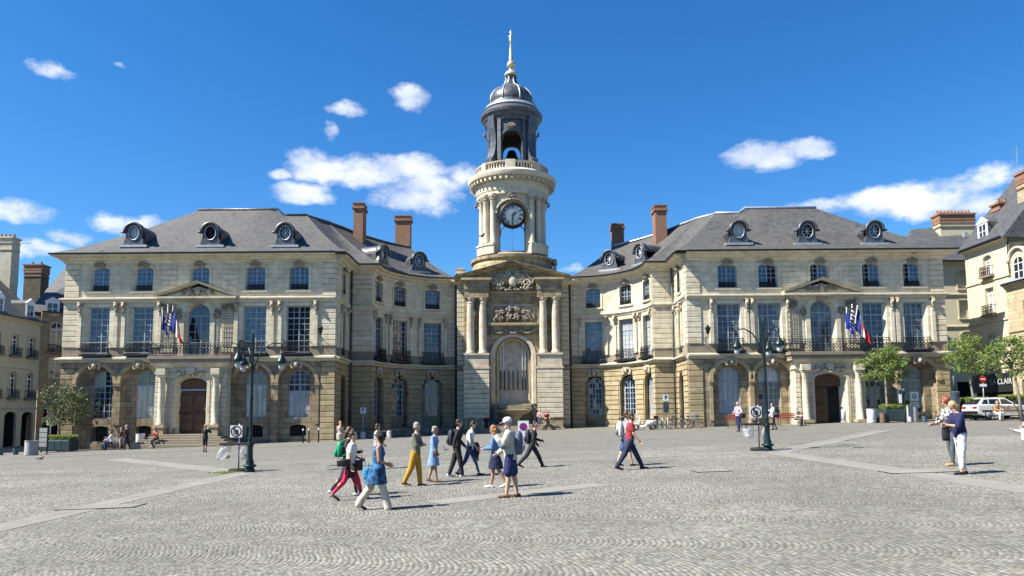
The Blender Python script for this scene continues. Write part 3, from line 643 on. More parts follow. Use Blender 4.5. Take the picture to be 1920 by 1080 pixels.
# ---- roofs
def loft_roof(eave, ridge, K=7, p=1.18, b=None):
    b = b or MB(); rs = []
    for k in range(K + 1):
        u = k / K; rs.append([(e[0] + (r[0] - e[0]) * u, e[1] + (r[1] - e[1]) * u, e[2] + (r[2] - e[2]) * u ** p) for e, r in zip(eave, ridge)])
    return b.rings(rs, False, False)
EZ = 14.5; OV = .86
def roof(side):
    xw = XL1 if side < 0 else XR0; xo = XL0 if side < 0 else XR1; yw = YL if side < 0 else YR; Yr = yw + 6.5; cx = XC + side * IN
    e_out = xo + side * OV; e_in = xw - side * OV; f = yw - OV
    x1, x2, x3 = (at(372, 394, Yr).x, at(522, 394, Yr).x, at(533, 404, Yr).x) if side < 0 else (at(1530, 390, Yr).x, at(1396, 390, Yr).x, at(1385, 399, Yr).x)
    zh = at(450 if side < 0 else 1460, 394 if side < 0 else 391, Yr).z; zl = at(570 if side < 0 else 1340, 404.5 if side < 0 else 401, Yr).z
    ra = lambda t: (cx + side * (12.0) * cos(R(t)), YC + 12 * sin(R(t)), zl + (.0 if t < 30 else -(t - 30) * .022))
    N = 14; k0 = ra(20)
    eav, rid = [], []
    # front slope
    ridge_pts = [(x1, zh), (x2, zh), (x3, zl), (k0[0] + side * 1.2, zl)]
    for i in range(13): x = e_out + (e_in - e_out) * i / 12; eav.append((x, f, EZ))
    tot = abs(e_in - e_out)
    stops = [0, .12, .62, .68, 1.]; rp = [ridge_pts[0]] + ridge_pts
    for i in range(13):
        u = i / 12
        for j in range(4):
            if stops[j] <= u <= stops[j + 1] + 1e-9: k = (u - stops[j]) / (stops[j + 1] - stops[j]); a, c = rp[j], rp[j + 1]; rid.append((a[0] + (c[0] - a[0]) * k, Yr, a[1] + (c[1] - a[1]) * k)); break
    b = loft_roof(eav, rid)
    # outer hip, back slope
    loft_roof([(e_out, yw + 13 + OV, EZ), (e_out, f, EZ)], [(x1, Yr, zh), (x1, Yr, zh)], b=b)
    loft_roof([(e_out, yw + 13 + OV, EZ), (k0[0], yw + 13 + OV, EZ)], [(x1, Yr, zh), (k0[0] + side * 1.2, Yr, zl)], b=b)
    # inner return, strip, then the hollow round
    re = cx + side * (RAD - OV)
    ee = [(e_in, f, EZ), (e_in, YC - OV, EZ), (re + (e_in - re) * .5, YC - OV, EZ), (re, YC - OV, EZ)]
    kk = (k0[0] + side * 1.2, Yr, zl); rr = [kk, ((kk[0] + k0[0]) / 2, (Yr + k0[1]) / 2, zl), k0, k0]
    loft_roof(ee, rr, b=b)
    th = [90 * i / N for i in range(N + 1)]
    ea = [(re, YC - OV, EZ)] + [(cx + side * (RAD - OV) * cos(R(t)), YC + (RAD - OV) * sin(R(t)), EZ) for t in th]; rg = [k0] + [ra(20 + t / 90 * 46) for t in th]
    loft_roof(ea, rg, b=b)
    # hip end towards the tower, and the back of the round
    e1 = ea[-1]; r1 = rg[-1]; e2 = (cx - side * .6, YC + 19, EZ)
    loft_roof([(e1[0] - side * 0.0, e1[1], EZ), e2], [r1, r1], b=b)
    loft_roof([e2, (k0[0] - 0 * side, YC + 20, EZ), (xo, YC + 16, EZ)], [r1, ra(45), k0], b=b)
    H(b, 'roof', M_slate, auto=35)
    rc = MB(); rc.tube([(x1, Yr, zh + .06), (x2, Yr, zh + .06), (x3, Yr, zl + .06), (kk[0], kk[1], zl + .06)] , .12, 6); rc.tube([kk] + [(p[0], p[1], p[2] + .05) for p in rg[1:]], .13, 6)
    H(rc, 'ridge_cap', M_zinc if side > 0 else M_lead, True)
    return Yr, zh, zl, ra
RL = roof(-1); RR = roof(1)
# ---- oval dormers
def dormer_meshes():
    f = MB(); poly = []          # front plate outline with volute sides and a curved hood
    prof = [(1.12, 0), (1.12, .16), (.95, .2), (.78, .5), (.66, .85), (.74, 1.1), (.80, 1.25), (.74, 1.5), (.52, 1.78), (.26, 1.92), (0, 1.96)]
    poly = [(x, z) for x, z in prof] + [(-x, z) for x, z in prof[-2::-1]]
    # plate with oval hole
    n = 28; out = []; inn = []
    for k in range(n):
        a = 2 * PI * k / n; dx, dz = sin(a), cos(a); best = None
        for (xa, za), (xb, zb) in zip(poly, poly[1:] + poly[:1]):
            den = dx * (zb - za) - dz * (xb - xa)
            if abs(den) < 1e-9: continue
            t = (xa * (zb - za) - (za - 1.1) * (xb - xa)) / den; u = (xa * dz - (za - 1.1) * dx) / den
            if t > 0 and -1e-6 <= u <= 1 + 1e-6 and (best is None or t > best): best = t
        out.append((dx * best, 1.1 + dz * best)); inn.append((.47 * dx, 1.1 + .6 * dz))
    f.rings([[(x, .35, z) for x, z in out], [(x, 0, z) for x, z in out], [(x, 0, z) for x, z in inn], [(x, .2, z) for x, z in inn]], False)
    hood = MB(); a_ = [PI * k / 12 for k in range(13)]
    hood.rings([[(x * .86, -.2, 1.18 + .84 * z) , (x * .86, .3, 1.18 + .84 * z), (x * .72, .3, 1.12 + .74 * z), (x * .72, -.2, 1.12 + .74 * z)] for x, z in [(-cos(t), sin(t)) for t in a_]])
    for sg in (-1, 1): hood.box(sg * .95 - .14, sg * .95 + .14, -.12, .3, 1.12, 1.22)
    body = MB(); body.rings([[(x * .8 * (1 - .0 * y), y, max(0, 1.1 + .84 * z)) if True else 0 for x, z in [(-cos(PI * k / 10), sin(PI * k / 10)) for k in range(11)]] for y in (.3, 2.6)], True, False)
    body.add([(-.8, .3, 0), (-.8, 1.8, 1.1), (-.8, .3, 1.1), (.8, .3, 0), (.8, 1.8, 1.1), (.8, .3, 1.1), (-.8, 2.6, 1.1), (.8, 2.6, 1.1)], [(0, 1, 2), (3, 5, 4), (0, 1, 6, 2), (3, 5, 7, 4)])
    ring = MB().rings([[( (.44 + dr) * sin(a), y, 1.1 + (.57 + dr) * cos(a)) for dr, y in ((0, .02), (.0, -.06), (.07, -.06), (.07, .02))] for a in [2 * PI * k / 24 for k in range(25)]], False)
    bars = MB()
    for k in range(4): a = PI * k / 4; bars.tube([(-.43 * sin(a), .08, 1.1 - .56 * cos(a)), (.43 * sin(a), .08, 1.1 + .56 * cos(a))], .018, 4)
    base = MB().box(-1.2, 1.2, -.1, .4, -.12, .08)
    gl = MB().prism([(.47 * sin(2 * PI * k / 20), 1.1 + .6 * cos(2 * PI * k / 20)) for k in range(20)], .12, .15)
    return f.mesh('dormer_face', M_lead), hood.mesh('hood', M_lead, True), body.mesh('dormer_body', M_lead), ring.mesh('oval_frame', M_zinc, True), bars.mesh('glazing_bar', M_framew), base.mesh('sill', M_zinc), gl.mesh('pane', M_glass), gl.mesh('pane', M_curt), gl.mesh('pane', M_black)
DM = dormer_meshes()
def dormer(x, y, z, rz, g=0, bars=True):
    o = ob('dormer', DM[0], hall, (x, y - 60, z), rz); o.scale = (.88, 1, .92)
    for i in (1, 2, 3) + ((4,) if bars else ()) + (5, 6 + g): ob(DM[i].name.split('.')[0], DM[i], o)
for px_, g_, br_ in ((250, 1, False), (394, 2, False), (534, 0, True)):
    p = at(px_, 461, YL + .35); dormer(p.x, p.y, p.z, 0, g_, br_)
for px_, g_, br_ in ((1386, 1, True), (1515, 2, True), (1641, 0, True)):
    p = at(px_, 457, YR + .35); dormer(p.x, p.y, p.z, 0, g_, br_)
for side, th in ((-1, 26), (-1, 60), (1, 28), (1, 57)):
    cx = XC + side * IN; rr = RAD + .3; x = cx + side * rr * cos(R(th)); y = YC + rr * sin(R(th)); dormer(x, y, EZ + .62, math.atan2(-side * cos(R(th)), sin(R(th))), 0, True)
# small roof hatches in a row above the gutter
for side, Y_, xs in ((-1, YL, (190, 272, 375, 477, 558)), (1, YR, (1367, 1441, 1541, 1637, 1714))):
    for px_ in xs: p = at(px_, 474, Y_ - .5); hb = MB(); hb.box(p.x - .22, p.x + .22, p.y, p.y + .5, p.z - .02, p.z + .14); H(hb, 'snow_guard', M_iron)
# ---- chimneys
def chimney(px0, px1, ytop, ybot, Y, m, depth, parent=None, cap=.3, pots=0):
    a = at(px0, ytop, Y); c = at(px1, ybot, Y); zt = a.z; x0, x1 = a.x, c.x; zb = c.z - 2.5
    o = MB().box(x0, x1, Y, Y + depth, zb, zt).obj('chimney', m, hall); o.location = (0, -60, 0)
    k = MB().box(x0 - .12, x1 + .12, Y - .12, Y + depth + .12, zt - .45, zt - .2); k.box(x0 - .08, x1 + .08, Y - .08, Y + depth + .08, zt, zt + .12)
    k.obj('chimney_cap', m, o)
    return o
chimney(663, 680, 382, 440, 66.5, M_brick, 1.6); chimney(741, 769, 406, 450, 73, M_brick, 1.0)
chimney(1228, 1251, 386, 445, 66.5, M_brick, 1.4); chimney(1148, 1170, 421, 440, 75, M_brick, 1.2)
# ================================================================== PORTALS with balcony and pediment
def portal(cx, Y, zg, opened, seed):
    y0 = Y - .95
    b = MB()
    path = Path([(cx - 2.62, Y + .1), (cx - 2.62, y0), (cx + 2.62, y0), (cx + 2.62, Y + .1)]); s0 = .95 + .1 + 2.62
    dz = 5.05
    wall(path, 0, path.L, -1.5, 6.0, [(s0, 2.4, -2, dz, .42)], .7, b); H(b, 'portal_wall', M_light)
    lin = MB(); surround(path, s0, 2.4, zg, dz, .42, .2, .08, 0, lin, False); sweep(path, 0, path.L, [(0, 5.3), (.08, 5.34), (.1, 5.42), (0, 5.46)], lin)
    sweep(path, 0, path.L, [(0, 5.75), (.1, 5.8), (.16, 5.95), (.3, 6.05), (.3, 6.18), (0, 6.2)], lin); H(lin, 'portal_moulding', M_colst)
    # balcony slab
    sb = MB().box(cx - 2.95, cx + 2.95, y0 - .4, Y + .05, 6.18, 6.42); sb.box(cx - 3.05, cx + 3.05, y0 - .5, Y + .05, 6.42, 6.66); H(sb, 'balcony_slab', M_socle)
    hang(RAILP, 'balcony_railing', (cx, Y, 6.68), 0)
    # columns, plinths, banded strips
    for sg in (-1, 1):
        x = cx + sg * 1.98; c = MB().lathe([(.3, 0), (.3, .1), (.245, .18), (.25, 1.2), (.235, 2.4), (.21, 3.3), (.25, 3.36), (.22, 3.42), (.29, 3.5), (.3, 3.62)], 20, (x, y0 - .3, 1.62))
        H(c, 'column', M_light, auto=40)
        q = MB().box(x - .36, x + .36, y0 - .68, y0 + .1, -1, 1.5); q.box(x - .42, x + .42, y0 - .74, y0 + .1, 1.42, 1.62); H(q, 'plinth', M_rust)
        q = MB().box(x - .32, x + .32, y0 - .62, y0 + .02, 5.26, 5.72); H(q, 'entablature_block', M_light)
        q = MB().box(x - .32, x + .32, y0 - .02, Y, -1, .95 + .4); q.box(x - sg * .62 - .3, x - sg * .62 + .3, y0 - .06, y0 + .1, -1, 1.35); H(q, 'base_block', M_socle)
    for sg in (-1, 1):
        courses(path, s0 + sg * 2.42, .36, 1.45, 5.05, M_white, 0, .05, .36, .045); courses(path, s0 + sg * 1.46, .3, 1.45, 5.05, M_white, 0, .05, .36, .045)
    relief(r := scrolls(2.4, .62, 7, seed, .16, .04), (cx, y0 - .05), 0, 5.42); H(r, 'carved_cartouche', M_orn, True)
    r = MB().ell((cx, y0 - .12, 5.62), (.36, .12, .3), 12, 8); H(r, 'oval_medallion', M_white, True)
    # door in its deep jambs
    d = MB().box(cx - 1.3, cx + 1.3, y0 + .68, y0 + .78, zg, dz + .1); H(d, 'door_recess', M_black)
    def leaf(x0, x1, rz=0, loc=None):
        q = MB().box(x0, x1, 0, .08, 0, dz - zg - 1.0); o = q.obj('door', M_wood, hall, False, (cx, y0 + .55 - 60, zg)); 
        for z0, z1 in ((.12, .9), (1.0, 2.05), (2.2, dz - zg - 1.12)):
            k = MB().box(x0 + .1, x1 - .1, -.04, .0, z0, z1, .05); k.box(x0 + .24, x1 - .24, -.07, -.03, z0 + .14, z1 - .14, .04); k.obj('door_panel', M_wood, o)
        rr = scrolls((x1 - x0) * .7, .5, 4, seed + int(x0 * 10), .05, .018); rr.xf(Matrix.Translation(((x0 + x1) / 2, -.07, 1.55))); rr.obj('door_carving', M_wood, o, True)
        return o
    leaf(-1.18, -.02)
    if not opened: leaf(.02, 1.18)
    t = MB().box(cx - 1.19, cx + 1.19, y0 + .5, y0 + .62, dz - .95, dz - .82); H(t, 'transom', M_frame if not opened else M_wood)
    t = MB().prism([(cx - 1.19, dz - .84)] + [(cx + 1.19 * -cos(PI * k / 10), head((0, 2.4, 0, dz, .42), -1.19 * cos(PI * k / 10))) for k in range(11)] + [(cx + 1.19, dz - .84)], y0 + .52, y0 + .6); H(t, 'door_transom_panel', M_wood)
    # first floor: arched niche wall strips, trellis, pediment
    p2 = Path([(cx - 4, Y), (cx + 4, Y)])
    for sg in (-1, 1):
        courses(p2, 4 + sg * 2.28, .95, 7.0, 10.3, M_white, 0, .1, .36, .04)
        b = MB()
        if sg > 0 or True:
            for k in range(5): x = cx + sg * 2.28 - .38 + .19 * k; b.box(x - .009, x + .009, Y - .16, Y - .13, 7.5, 10.5)
            for k in range(9): z = 7.6 + .36 * k; b.box(cx + sg * 2.28 - .42, cx + sg * 2.28 + .42, Y - .175, Y - .155, z - .008, z + .008)
            H(b, 'trellis', M_orn2)
        r = relief(scrolls(.9, .8, 5, seed + 3 + sg, .16, .035), (cx + sg * 2.28, Y - .1), 0, 10.45); H(r, 'carved_drop', M_orn2, True)
        r = relief(scrolls(.5, 1.1, 4, seed + 9 + sg, .12, .03), (cx + sg * 1.45, Y - .08), 0, 9.9); H(r, 'carved_drop', M_orn2, True)
    r = relief(shell(.8, .5), (cx, Y - .2), 0, 10.9); H(r, 'shell_ornament', M_orn, True)
    pe = MB(); hw, zb, za, dp = 3.0, 10.95, 12.12, .62
    pe.box(cx - hw + .3, cx + hw - .3, Y - .14, Y, 10.7, 11.0); pe.box(cx - hw + .1, cx + hw - .1, Y - dp + .15, Y, 10.98, 11.08); pe.box(cx - hw, cx + hw, Y - dp, Y, 11.06, 11.2)
    H(pe, 'pediment_base', M_light)
    ty = MB().prism([(cx - hw + .3, 11.2), (cx + hw - .3, 11.2), (cx, za - .12)], Y - .18, Y); H(ty, 'tympanum', M_light)
    for sg in (-1, 1):
        a = (cx + sg * hw, 11.2); c = (cx, za + .12); n_ = MB()
        n_.rings([[(p[0], Y - dp - .04, p[1] + .16), (p[0], Y, p[1] + .16), (p[0], Y, p[1]), (p[0], Y - dp + .2, p[1] - .02), (p[0], Y - dp, p[1] + .06)] for p in (a, c)])
        H(n_, 'pediment_rake', M_light)
    r = relief(scrolls(2.6, .75, 9, seed + 5, .2, .04), (cx, Y - .22), 0, 11.55); H(r, 'pediment_carving', M_orn2, True)
    r = MB().ell((cx, Y - .3, 11.6), (.22, .12, .28), 12, 8); H(r, 'oval_shield', M_orn, True)
portal(CL, YL, .95, False, 11); portal(CR, YR, 1.2, True, 23)
# flight of steps at the left portal
for k in range(5):
    q = MB().box(CL - 2.4 - .34 * (4 - k), CL + 2.4 + .34 * (4 - k), YL - 1.0 - .3 * (5 - k) - .4, YL - .6, -.6, .95 - .17 * (4 - k) - .02, .02); H(q, 'step', M_socle)
for sg in (-1, 1):
    q = MB().box(CL + sg * 2.4 - .0, CL + sg * 2.4 + .5 * 1, YL - 2.4, YL - 1, -.5, .5); 
# ================================================================== CLOCK TOWER: lower front
TY = 65.7; zt = lambda y: at(962, y, TY).z; xt = lambda x, y=600: at(x, y, TY).x
tp = Path([(XC - 5.0, 67.3), (XC - 5.0, TY + .5), (XC - 4.3, TY + .5), (XC - 4.3, TY), (XC + 4.3, TY), (XC + 4.3, TY + .5), (XC + 5.0, TY + .5), (XC + 5.0, 67.3)])
ZE0, ZE1 = zt(555), zt(525)
sM = tp.L / 2
niche = (sM, 3.3, zt(757), zt(632), 1.65)
H(wall(tp, 0, tp.L, -1, zt(690), [niche], .9), 'wall', M_bay); H(wall(tp, 0, tp.L, zt(690), ZE1, [niche], .9), 'wall', M_bay)
q = MB().box(XC - 1.9, XC + 1.9, TY + .75, TY + .85, 0, niche[3] + .1); H(q, 'niche_back', M_colst)
n_ = MB(); surround(tp, sM, 3.3, niche[2], niche[3], 1.65, .3, .12, 0, n_, False); surround(tp, sM, 2.9, niche[2], niche[3] - .2, 1.45, .12, .06, -.4, n_, False); H(n_, 'niche_moulding', M_white)
# metal tubes hanging in the niche
for i, x in enumerate((-1.12, -.78, -.4, -.02, .4, .82, 1.08)):
    q = MB().tube([(XC + x, TY + .3, zt(731)), (XC + x, TY + .3, zt(694))], .05, 8); o = H(q, 'chime_tube', M_iron, True)
for x in (-1.12, -.85, .8, 1.05):
    q = MB().tube([(XC + x, TY + .25, zt(694)), (XC + x, TY + .25, zt(640 if abs(x) < .95 else 650))], .022, 5); H(q, 'hanging_rod', M_framew)
# piers, pedestals, paired columns, entablature
zp0, zp1 = zt(692), zt(663); zc1 = zt(560)
for sg in (-1, 1):
    x0, x1 = sorted((XC + sg * 2.12, XC + sg * 4.28))
    q = MB().box(x0, x1, TY - .75, TY, -.5, zt(690)); H(q, 'pier', M_bay)
    pp = Path([(x0, TY - .75), (x1, TY - .75)]); courses(pp, (x1 - x0) / 2, x1 - x0 + .06, 1.9, zt(692), M_bay, 0, .07)
    q = MB().box(x0 - .1, x1 + .1, TY - .86, TY, zt(692), zt(688)); q.box(x0 + .02, x1 - .02, TY - .74, TY, zt(688), zp1 - .16); q.box(x0 - .06, x1 + .06, TY - .84, TY, zp1 - .16, zp1); H(q, 'pedestal', M_colst)
    for xx in (2.66, 3.74):
        x = XC + sg * xx; hh = zc1 - zp1
        c = MB().lathe([(.42, 0), (.42, .12), (.36, .2), (.33, .3), (.34, hh * .35), (.32, hh * .65), (.285, hh - .5), (.32, hh - .46), (.29, hh - .4), (.30, hh - .25), (.4, hh - .1), (.4, hh)], 22, (x, TY - .42, zp1)); H(c, 'column', M_colst, auto=40)
    q = MB().box(x0 + .02, x1 - .02, TY - .78, TY, zc1, zt(546)); q.box(x0 - .02, x1 + .02, TY - .82, TY, zt(546), zt(532)); q.box(x0 - .12, x1 + .12, TY - .95, TY, zt(532), zt(528)); q.box(x0 - .25, x1 + .25, TY - 1.1, TY, zt(528), zt(524)); H(q, 'entablature', M_bay)
    for k in range(5):
        q = MB().box(x0 + .15 + k * .42, x0 + .33 + k * .42, TY - .88, TY - .8, zt(545), zt(534)); H(q, 'triglyph', M_bay)
    pa = Path([(XC + sg * 4.66 - .6, TY + .5), (XC + sg * 4.66 + .6, TY + .5)]); courses(pa, .6, .64, 1.3, zt(694), M_bay, 0, .05); courses(pa, .6, .64, zt(684), zt(530), M_bay, 0, .05)
for a_, b_ in ((0, sM - 1.9), (sM + 1.9, tp.L)): H(sweep(tp, a_, b_, [(0, zt(692)), (.12, zt(691)), (.16, zt(688)), (0, zt(687))]), 'string_course', M_socle)
H(sweep(tp, 0, tp.L, [(0, zt(532)), (.2, zt(530)), (.5, zt(527)), (.5, zt(524)), (0, zt(523))]), 'cornice', M_light)
# panel, lintel with garlands, scroll group, tympanum
q = MB().box(XC - 2.05, XC + 2.05, TY - .22, TY, zt(613), zt(611)); q.box(XC - 2.2, XC + 2.2, TY - .5, TY, zt(611), zt(606)); q.box(XC - 1.95, XC + 1.95, TY - .12, TY, zt(622), zt(613)); H(q, 'lintel', M_bay)
g = MB()
for k in range(3):
    c = (k - 1) * 1.25
    g.tube([(XC + c - .6 + .1 * j, TY - .24, zt(618) - .34 * sin(PI * j / 12)) for j in range(13)], [.07 + .06 * sin(PI * j / 12) for j in range(13)], 7)
for k in (-1.85, -.62, .62, 1.85): g.tube([(XC + k, TY - .2, zt(616)), (XC + k, TY - .25, zt(630))], [.09, .06], 7)
H(g, 'carved_garland', M_orn2, True)
r = relief(scrolls(3.2, 1.5, 13, 5, .34, .07), (XC, TY - .2), 0, zt(592)); H(r, 'scroll_carving', M_orn2, True)
r = MB().tube([(XC + .42 * sin(t), TY - .4, zt(588) + .5 * cos(t)) for t in [2 * PI * k / 20 for k in range(21)]], .08, 7); H(r, 'oval_frame', M_orn2, True)
q = MB()
for z0, z1 in ((zt(574), zt(571)),): q.box(XC - 1.9, XC + 1.9, TY - .08, TY, z0, z1)
for sg in (-1, 1): q.box(XC + sg * 1.85 - .05, XC + sg * 1.85 + .05, TY - .08, TY, zt(600), zt(572))
q.box(XC - 2.1, XC + 2.1, TY - .14, TY, zt(550), zt(547)); H(q, 'panel_moulding', M_colst)
zpe, zpa = zt(523), zt(489)
ty = MB().prism([(XC - 4.6, zpe), (XC + 4.6, zpe), (XC, zpa - .45)], TY - .2, TY + .4); H(ty, 'tympanum', M_bay)
for sg in (-1, 1):
    a = (XC + sg * 5.15, zpe - .05); c = (XC, zpa - .3); n_ = MB()
    n_.rings([[(p[0], TY - 1.0, p[1] + .2), (p[0], TY + .6, p[1] + .2), (p[0], TY + .6, p[1] - .1), (p[0], TY - .5, p[1] - .16), (p[0], TY - .6, p[1] - .02), (p[0], TY - .95, p[1] + .02)] for p in (a, c)])
    H(n_, 'pediment_rake', M_bay)
r = relief(scrolls(3.6, 2.2, 16, 8, .36, .07), (XC, TY - .3), 0, zt(532)); H(r, 'pediment_carving', M_orn, True)
r = MB().ell((XC, TY - .55, zt(529)), (.36, .16, .5), 12, 8); H(r, 'oval_shield', M_white, True)
# roof behind the pediment, side stubs
q = MB().prism([(XC - 5.3, zpe + .1), (XC + 5.3, zpe + .1), (XC, zpa - .2)], TY + .5, TY + 8); H(q, 'roof', M_slate)
q = MB().box(XC - 5.6, XC + 5.6, TY + 1.6, TY + 9, 0, zpe); H(q, 'wall', M_light)
# fountain in front of the niche
q = MB().lathe([(.5, 0), (.45, .5), (.7, .8), (1.5, 1.15), (1.62, 1.3), (1.5, 1.32), (1.3, 1.2)], 24, (XC + .1, TY - .55, zt(797)), sy=.6); H(q, 'fountain_basin', M_rust, auto=35)
q = MB().box(XC - 1.95, XC + 1.95, TY - .7, TY, 0, zt(790)); q.box(XC - 1.7, XC + 1.7, TY - .3, TY, zt(790), zt(760)); H(q, 'fountain_base', M_socle)
for sg in (-1, 1):
    b = MB(); x = XC + sg * 1.6 + .1; z = zt(790); b.caps((x, TY - .7, z), (x + sg * .1, TY - .75, z + .55), .22, .26); b.caps((x + sg * .1, TY - .75, z + .55), (x - sg * .12, TY - .85, z + 1.1), .26, .16); b.ell((x - sg * .15, TY - .9, z + 1.35), (.15, .15, .18)); b.caps((x - sg * .1, TY - .9, z + 1.0), (x - sg * .6, TY - .95, z + 1.15), .09, .06); b.caps((x, TY - .8, z + .1), (x + sg * .1, TY - 1.25, z - .1), .16, .1)
    H(b, 'fountain_figure', M_lead, True)
for k in range(4):
    q = MB().box(XC - 2.1 - .3 * k, XC + 4.3 + .3 * k - .6, TY - 2.2 - .3 * k, TY - .7, .0, 1.35 - .16 * k, .02); H(q, 'step', M_socle)
# ================================================================== CLOCK TOWER: drum
DY = 70.2; zd = lambda y: at(960, y, DY).z
DC = (XC + .02, DY)
def circ(r, n=64): return Path([(DC[0] + r * sin(2 * PI * k / n - PI / 4), DC[1] - r * cos(2 * PI * k / n - PI / 4)) for k in range(n + 1)])
RD = 3.15; cp = circ(RD); q4 = cp.L / 4
z0, z1 = zd(487), zd(372)
frontz = lambda y: at(960, y, DY - RD).z
op_top, op_bot = frontz(374), frontz(474)
ops = [(q4 * (k + .5), 2.95, op_bot, op_top, 1.15) for k in range(4)]
H(wall(cp, 0, cp.L, z0 - .1, z1 + .2, ops, .5, nseg=14), 'drum_wall', M_white)
ci = circ(RD - .5); q4i = ci.L / 4
H(wall(ci, 0, ci.L, z0 - .1, z1 + .2, [(q4i * (k + .5), 2.75, op_bot, op_top, 1.12) for k in range(4)], 0, reveal=False), 'drum_inner_wall', M_socle)
H(MB().lathe([(.1, z0 - .1), (RD - .7, z0 - .05)], 32, (DC[0], DC[1], 0)), 'drum_floor', M_lead); H(MB().lathe([(.1, z1 + .1), (RD - .7, z1 + .12)], 32, (DC[0], DC[1], 0)), 'drum_ceiling', M_lead)
n_ = MB()
for k in range(4):
    s = q4 * (k + .5); surround(cp, s, 2.95, op_bot, op_top, 1.15, .13, .16, 0, n_, False); 
    surround(cp, s, 2.15, op_bot, op_bot + 2.95, 0, .3, .2, 0, n_, False) if False else None
H(n_, 'arch_moulding', M_white)
for k in range(4):
    s = q4 * (k + .5); a = cp.ang(s)
    for sg in (-1, 1):
        p = cp.pos(s + sg * 1.55, .1); q = MB().box(-.1, .14, -.18, .1, op_top - 1.2, op_top - 1.0); o = q.obj('impost', M_white, hall, loc=(p.x, p.y - 60, 0), rz=a)
    p = cp.pos(s, .22); hang(SHELL, 'shell_ornament', (p.x, p.y, op_top + .35), a)
# engaged columns in pairs with leafy capitals
zc0, zc1_ = zd(470), zd(380); hh = zc1_ - zc0
cap_prof = [(.38, 0), (.38, .12), (.3, .22), (.29, hh * .3), (.285, hh * .6), (.25, hh - .75), (.29, hh - .7), (.26, hh - .62), (.31, hh - .35), (.44, hh - .08), (.44, hh)]
col = MB().lathe(cap_prof, 16).mesh('column', M_white, True); leafb = MB()
for t in range(10):
    a = 2 * PI * t / 10
    for zz, rr in ((hh - .5, .3), (hh - .25, .36)): leafb.ell((rr * cos(a + zz), rr * sin(a + zz), zz), (.08, .08, .14), 6, 5)
leafm = leafb.mesh('capital', M_orn, True)
for base in (45, 135, 225, 315):
    for da in (-13, 13):
        a = R(base + da - 90); x = DC[0] + (RD + .18) * cos(a); y = DC[1] + (RD + .18) * sin(a)
        o = hang(col, 'column', (x, y, zc0)); ob('capital', leafm, o)
    a = R(base - 90); x = DC[0] + (RD + .3) * cos(a); y = DC[1] + (RD + .3) * sin(a); o = hang(col, 'column', (x, y, zc0)); ob('capital', leafm, o)
    q = MB(); s = cp.near(DC[0] + RD * cos(R(base - 90)), DC[1] + RD * sin(R(base - 90)))
    sweep(cp, max(0, s - .98), min(cp.L, s + .98), [(0, zd(488)), (.6, zd(488)), (.6, zd(474)), (.68, zd(473)), (.68, zd(470)), (0, zd(470))], q) if 1.3 < s < cp.L - 1.3 else None
    if not (1.3 < s < cp.L - 1.3):
        for a_, b_ in ((0, .98), (cp.L - .98, cp.L)): sweep(cp, a_, b_, [(0, zd(488)), (.6, zd(488)), (.6, zd(474)), (.68, zd(473)), (.68, zd(470)), (0, zd(470))], q)
    H(q, 'column_pedestal', M_white)
L_ = lambda prof, name, m, n=64, **k: H(MB().lathe([(r, z) for r, z in prof], n, (DC[0], DC[1], 0)), name, m, auto=k.pop('auto', 40), **k)
# podium
L_([(3.95, zd(560)), (3.95, zd(512)), (3.85, zd(510)), (3.75, zd(499)), (3.95, zd(497)), (4.0, zd(492)), (3.55, zd(490)), (3.45, zd(487)), (RD, zd(487)), (.2, zd(487))], 'podium', M_bay)
# entablature and cornice
L_([(RD - .8, zd(381)), (3.42, zd(381)), (3.42, zd(374)), (3.5, zd(373)), (3.5, zd(362)), (3.62, zd(360)), (3.6, zd(356)), (3.95, zd(352)), (4.15, zd(351)), (4.25, zd(346)), (4.25, zd(343)), (3.7, zd(339)), (3.6, zd(336)), (.2, zd(336))], 'entablature', M_white)
mo = MB().box(-.09, .09, -.28, .05, -.14, .1).mesh('modillion', M_white)
for k in range(48):
    a = 2 * PI * k / 48; hang(mo, 'modillion', (DC[0] + 3.8 * cos(a), DC[1] + 3.8 * sin(a), zd(355.5)), a + PI / 2)
# balustrade
bz0, bz1 = zd(336), zd(322)
bal = MB().lathe([(.09, 0), (.09, .06), (.05, .1), (.085, .26), (.045, .42), (.08, .5), (.08, bz1 - bz0 - .1)], 8).mesh('baluster', M_white, True)
nb = 0
for k in range(72):
    a = 2 * PI * k / 72
    if k % 9 in (0, 8): continue
    hang(bal, 'baluster', (DC[0] + 3.3 * cos(a + .0), DC[1] + 3.3 * sin(a), bz0))
q = MB()
ring = circ(3.3, 64); sweep(ring, 0, ring.L, [(-.15, bz1 - .12), (.15, bz1 - .12), (.18, bz1), (-.15, bz1 + .03)], q)
for k in range(8):
    s = ring.near(DC[0] + 3.3 * cos(2 * PI * (k * 9 - .5) / 72), DC[1] + 3.3 * sin(2 * PI * (k * 9 - .5) / 72))
    sweep(ring, max(0, s - .42), min(ring.L, s + .42), [(-.17, bz0), (.2, bz0), (.2, bz1 + .06), (-.17, bz1 + .06)], q)
H(q, 'balustrade_rail', M_white, auto=40)
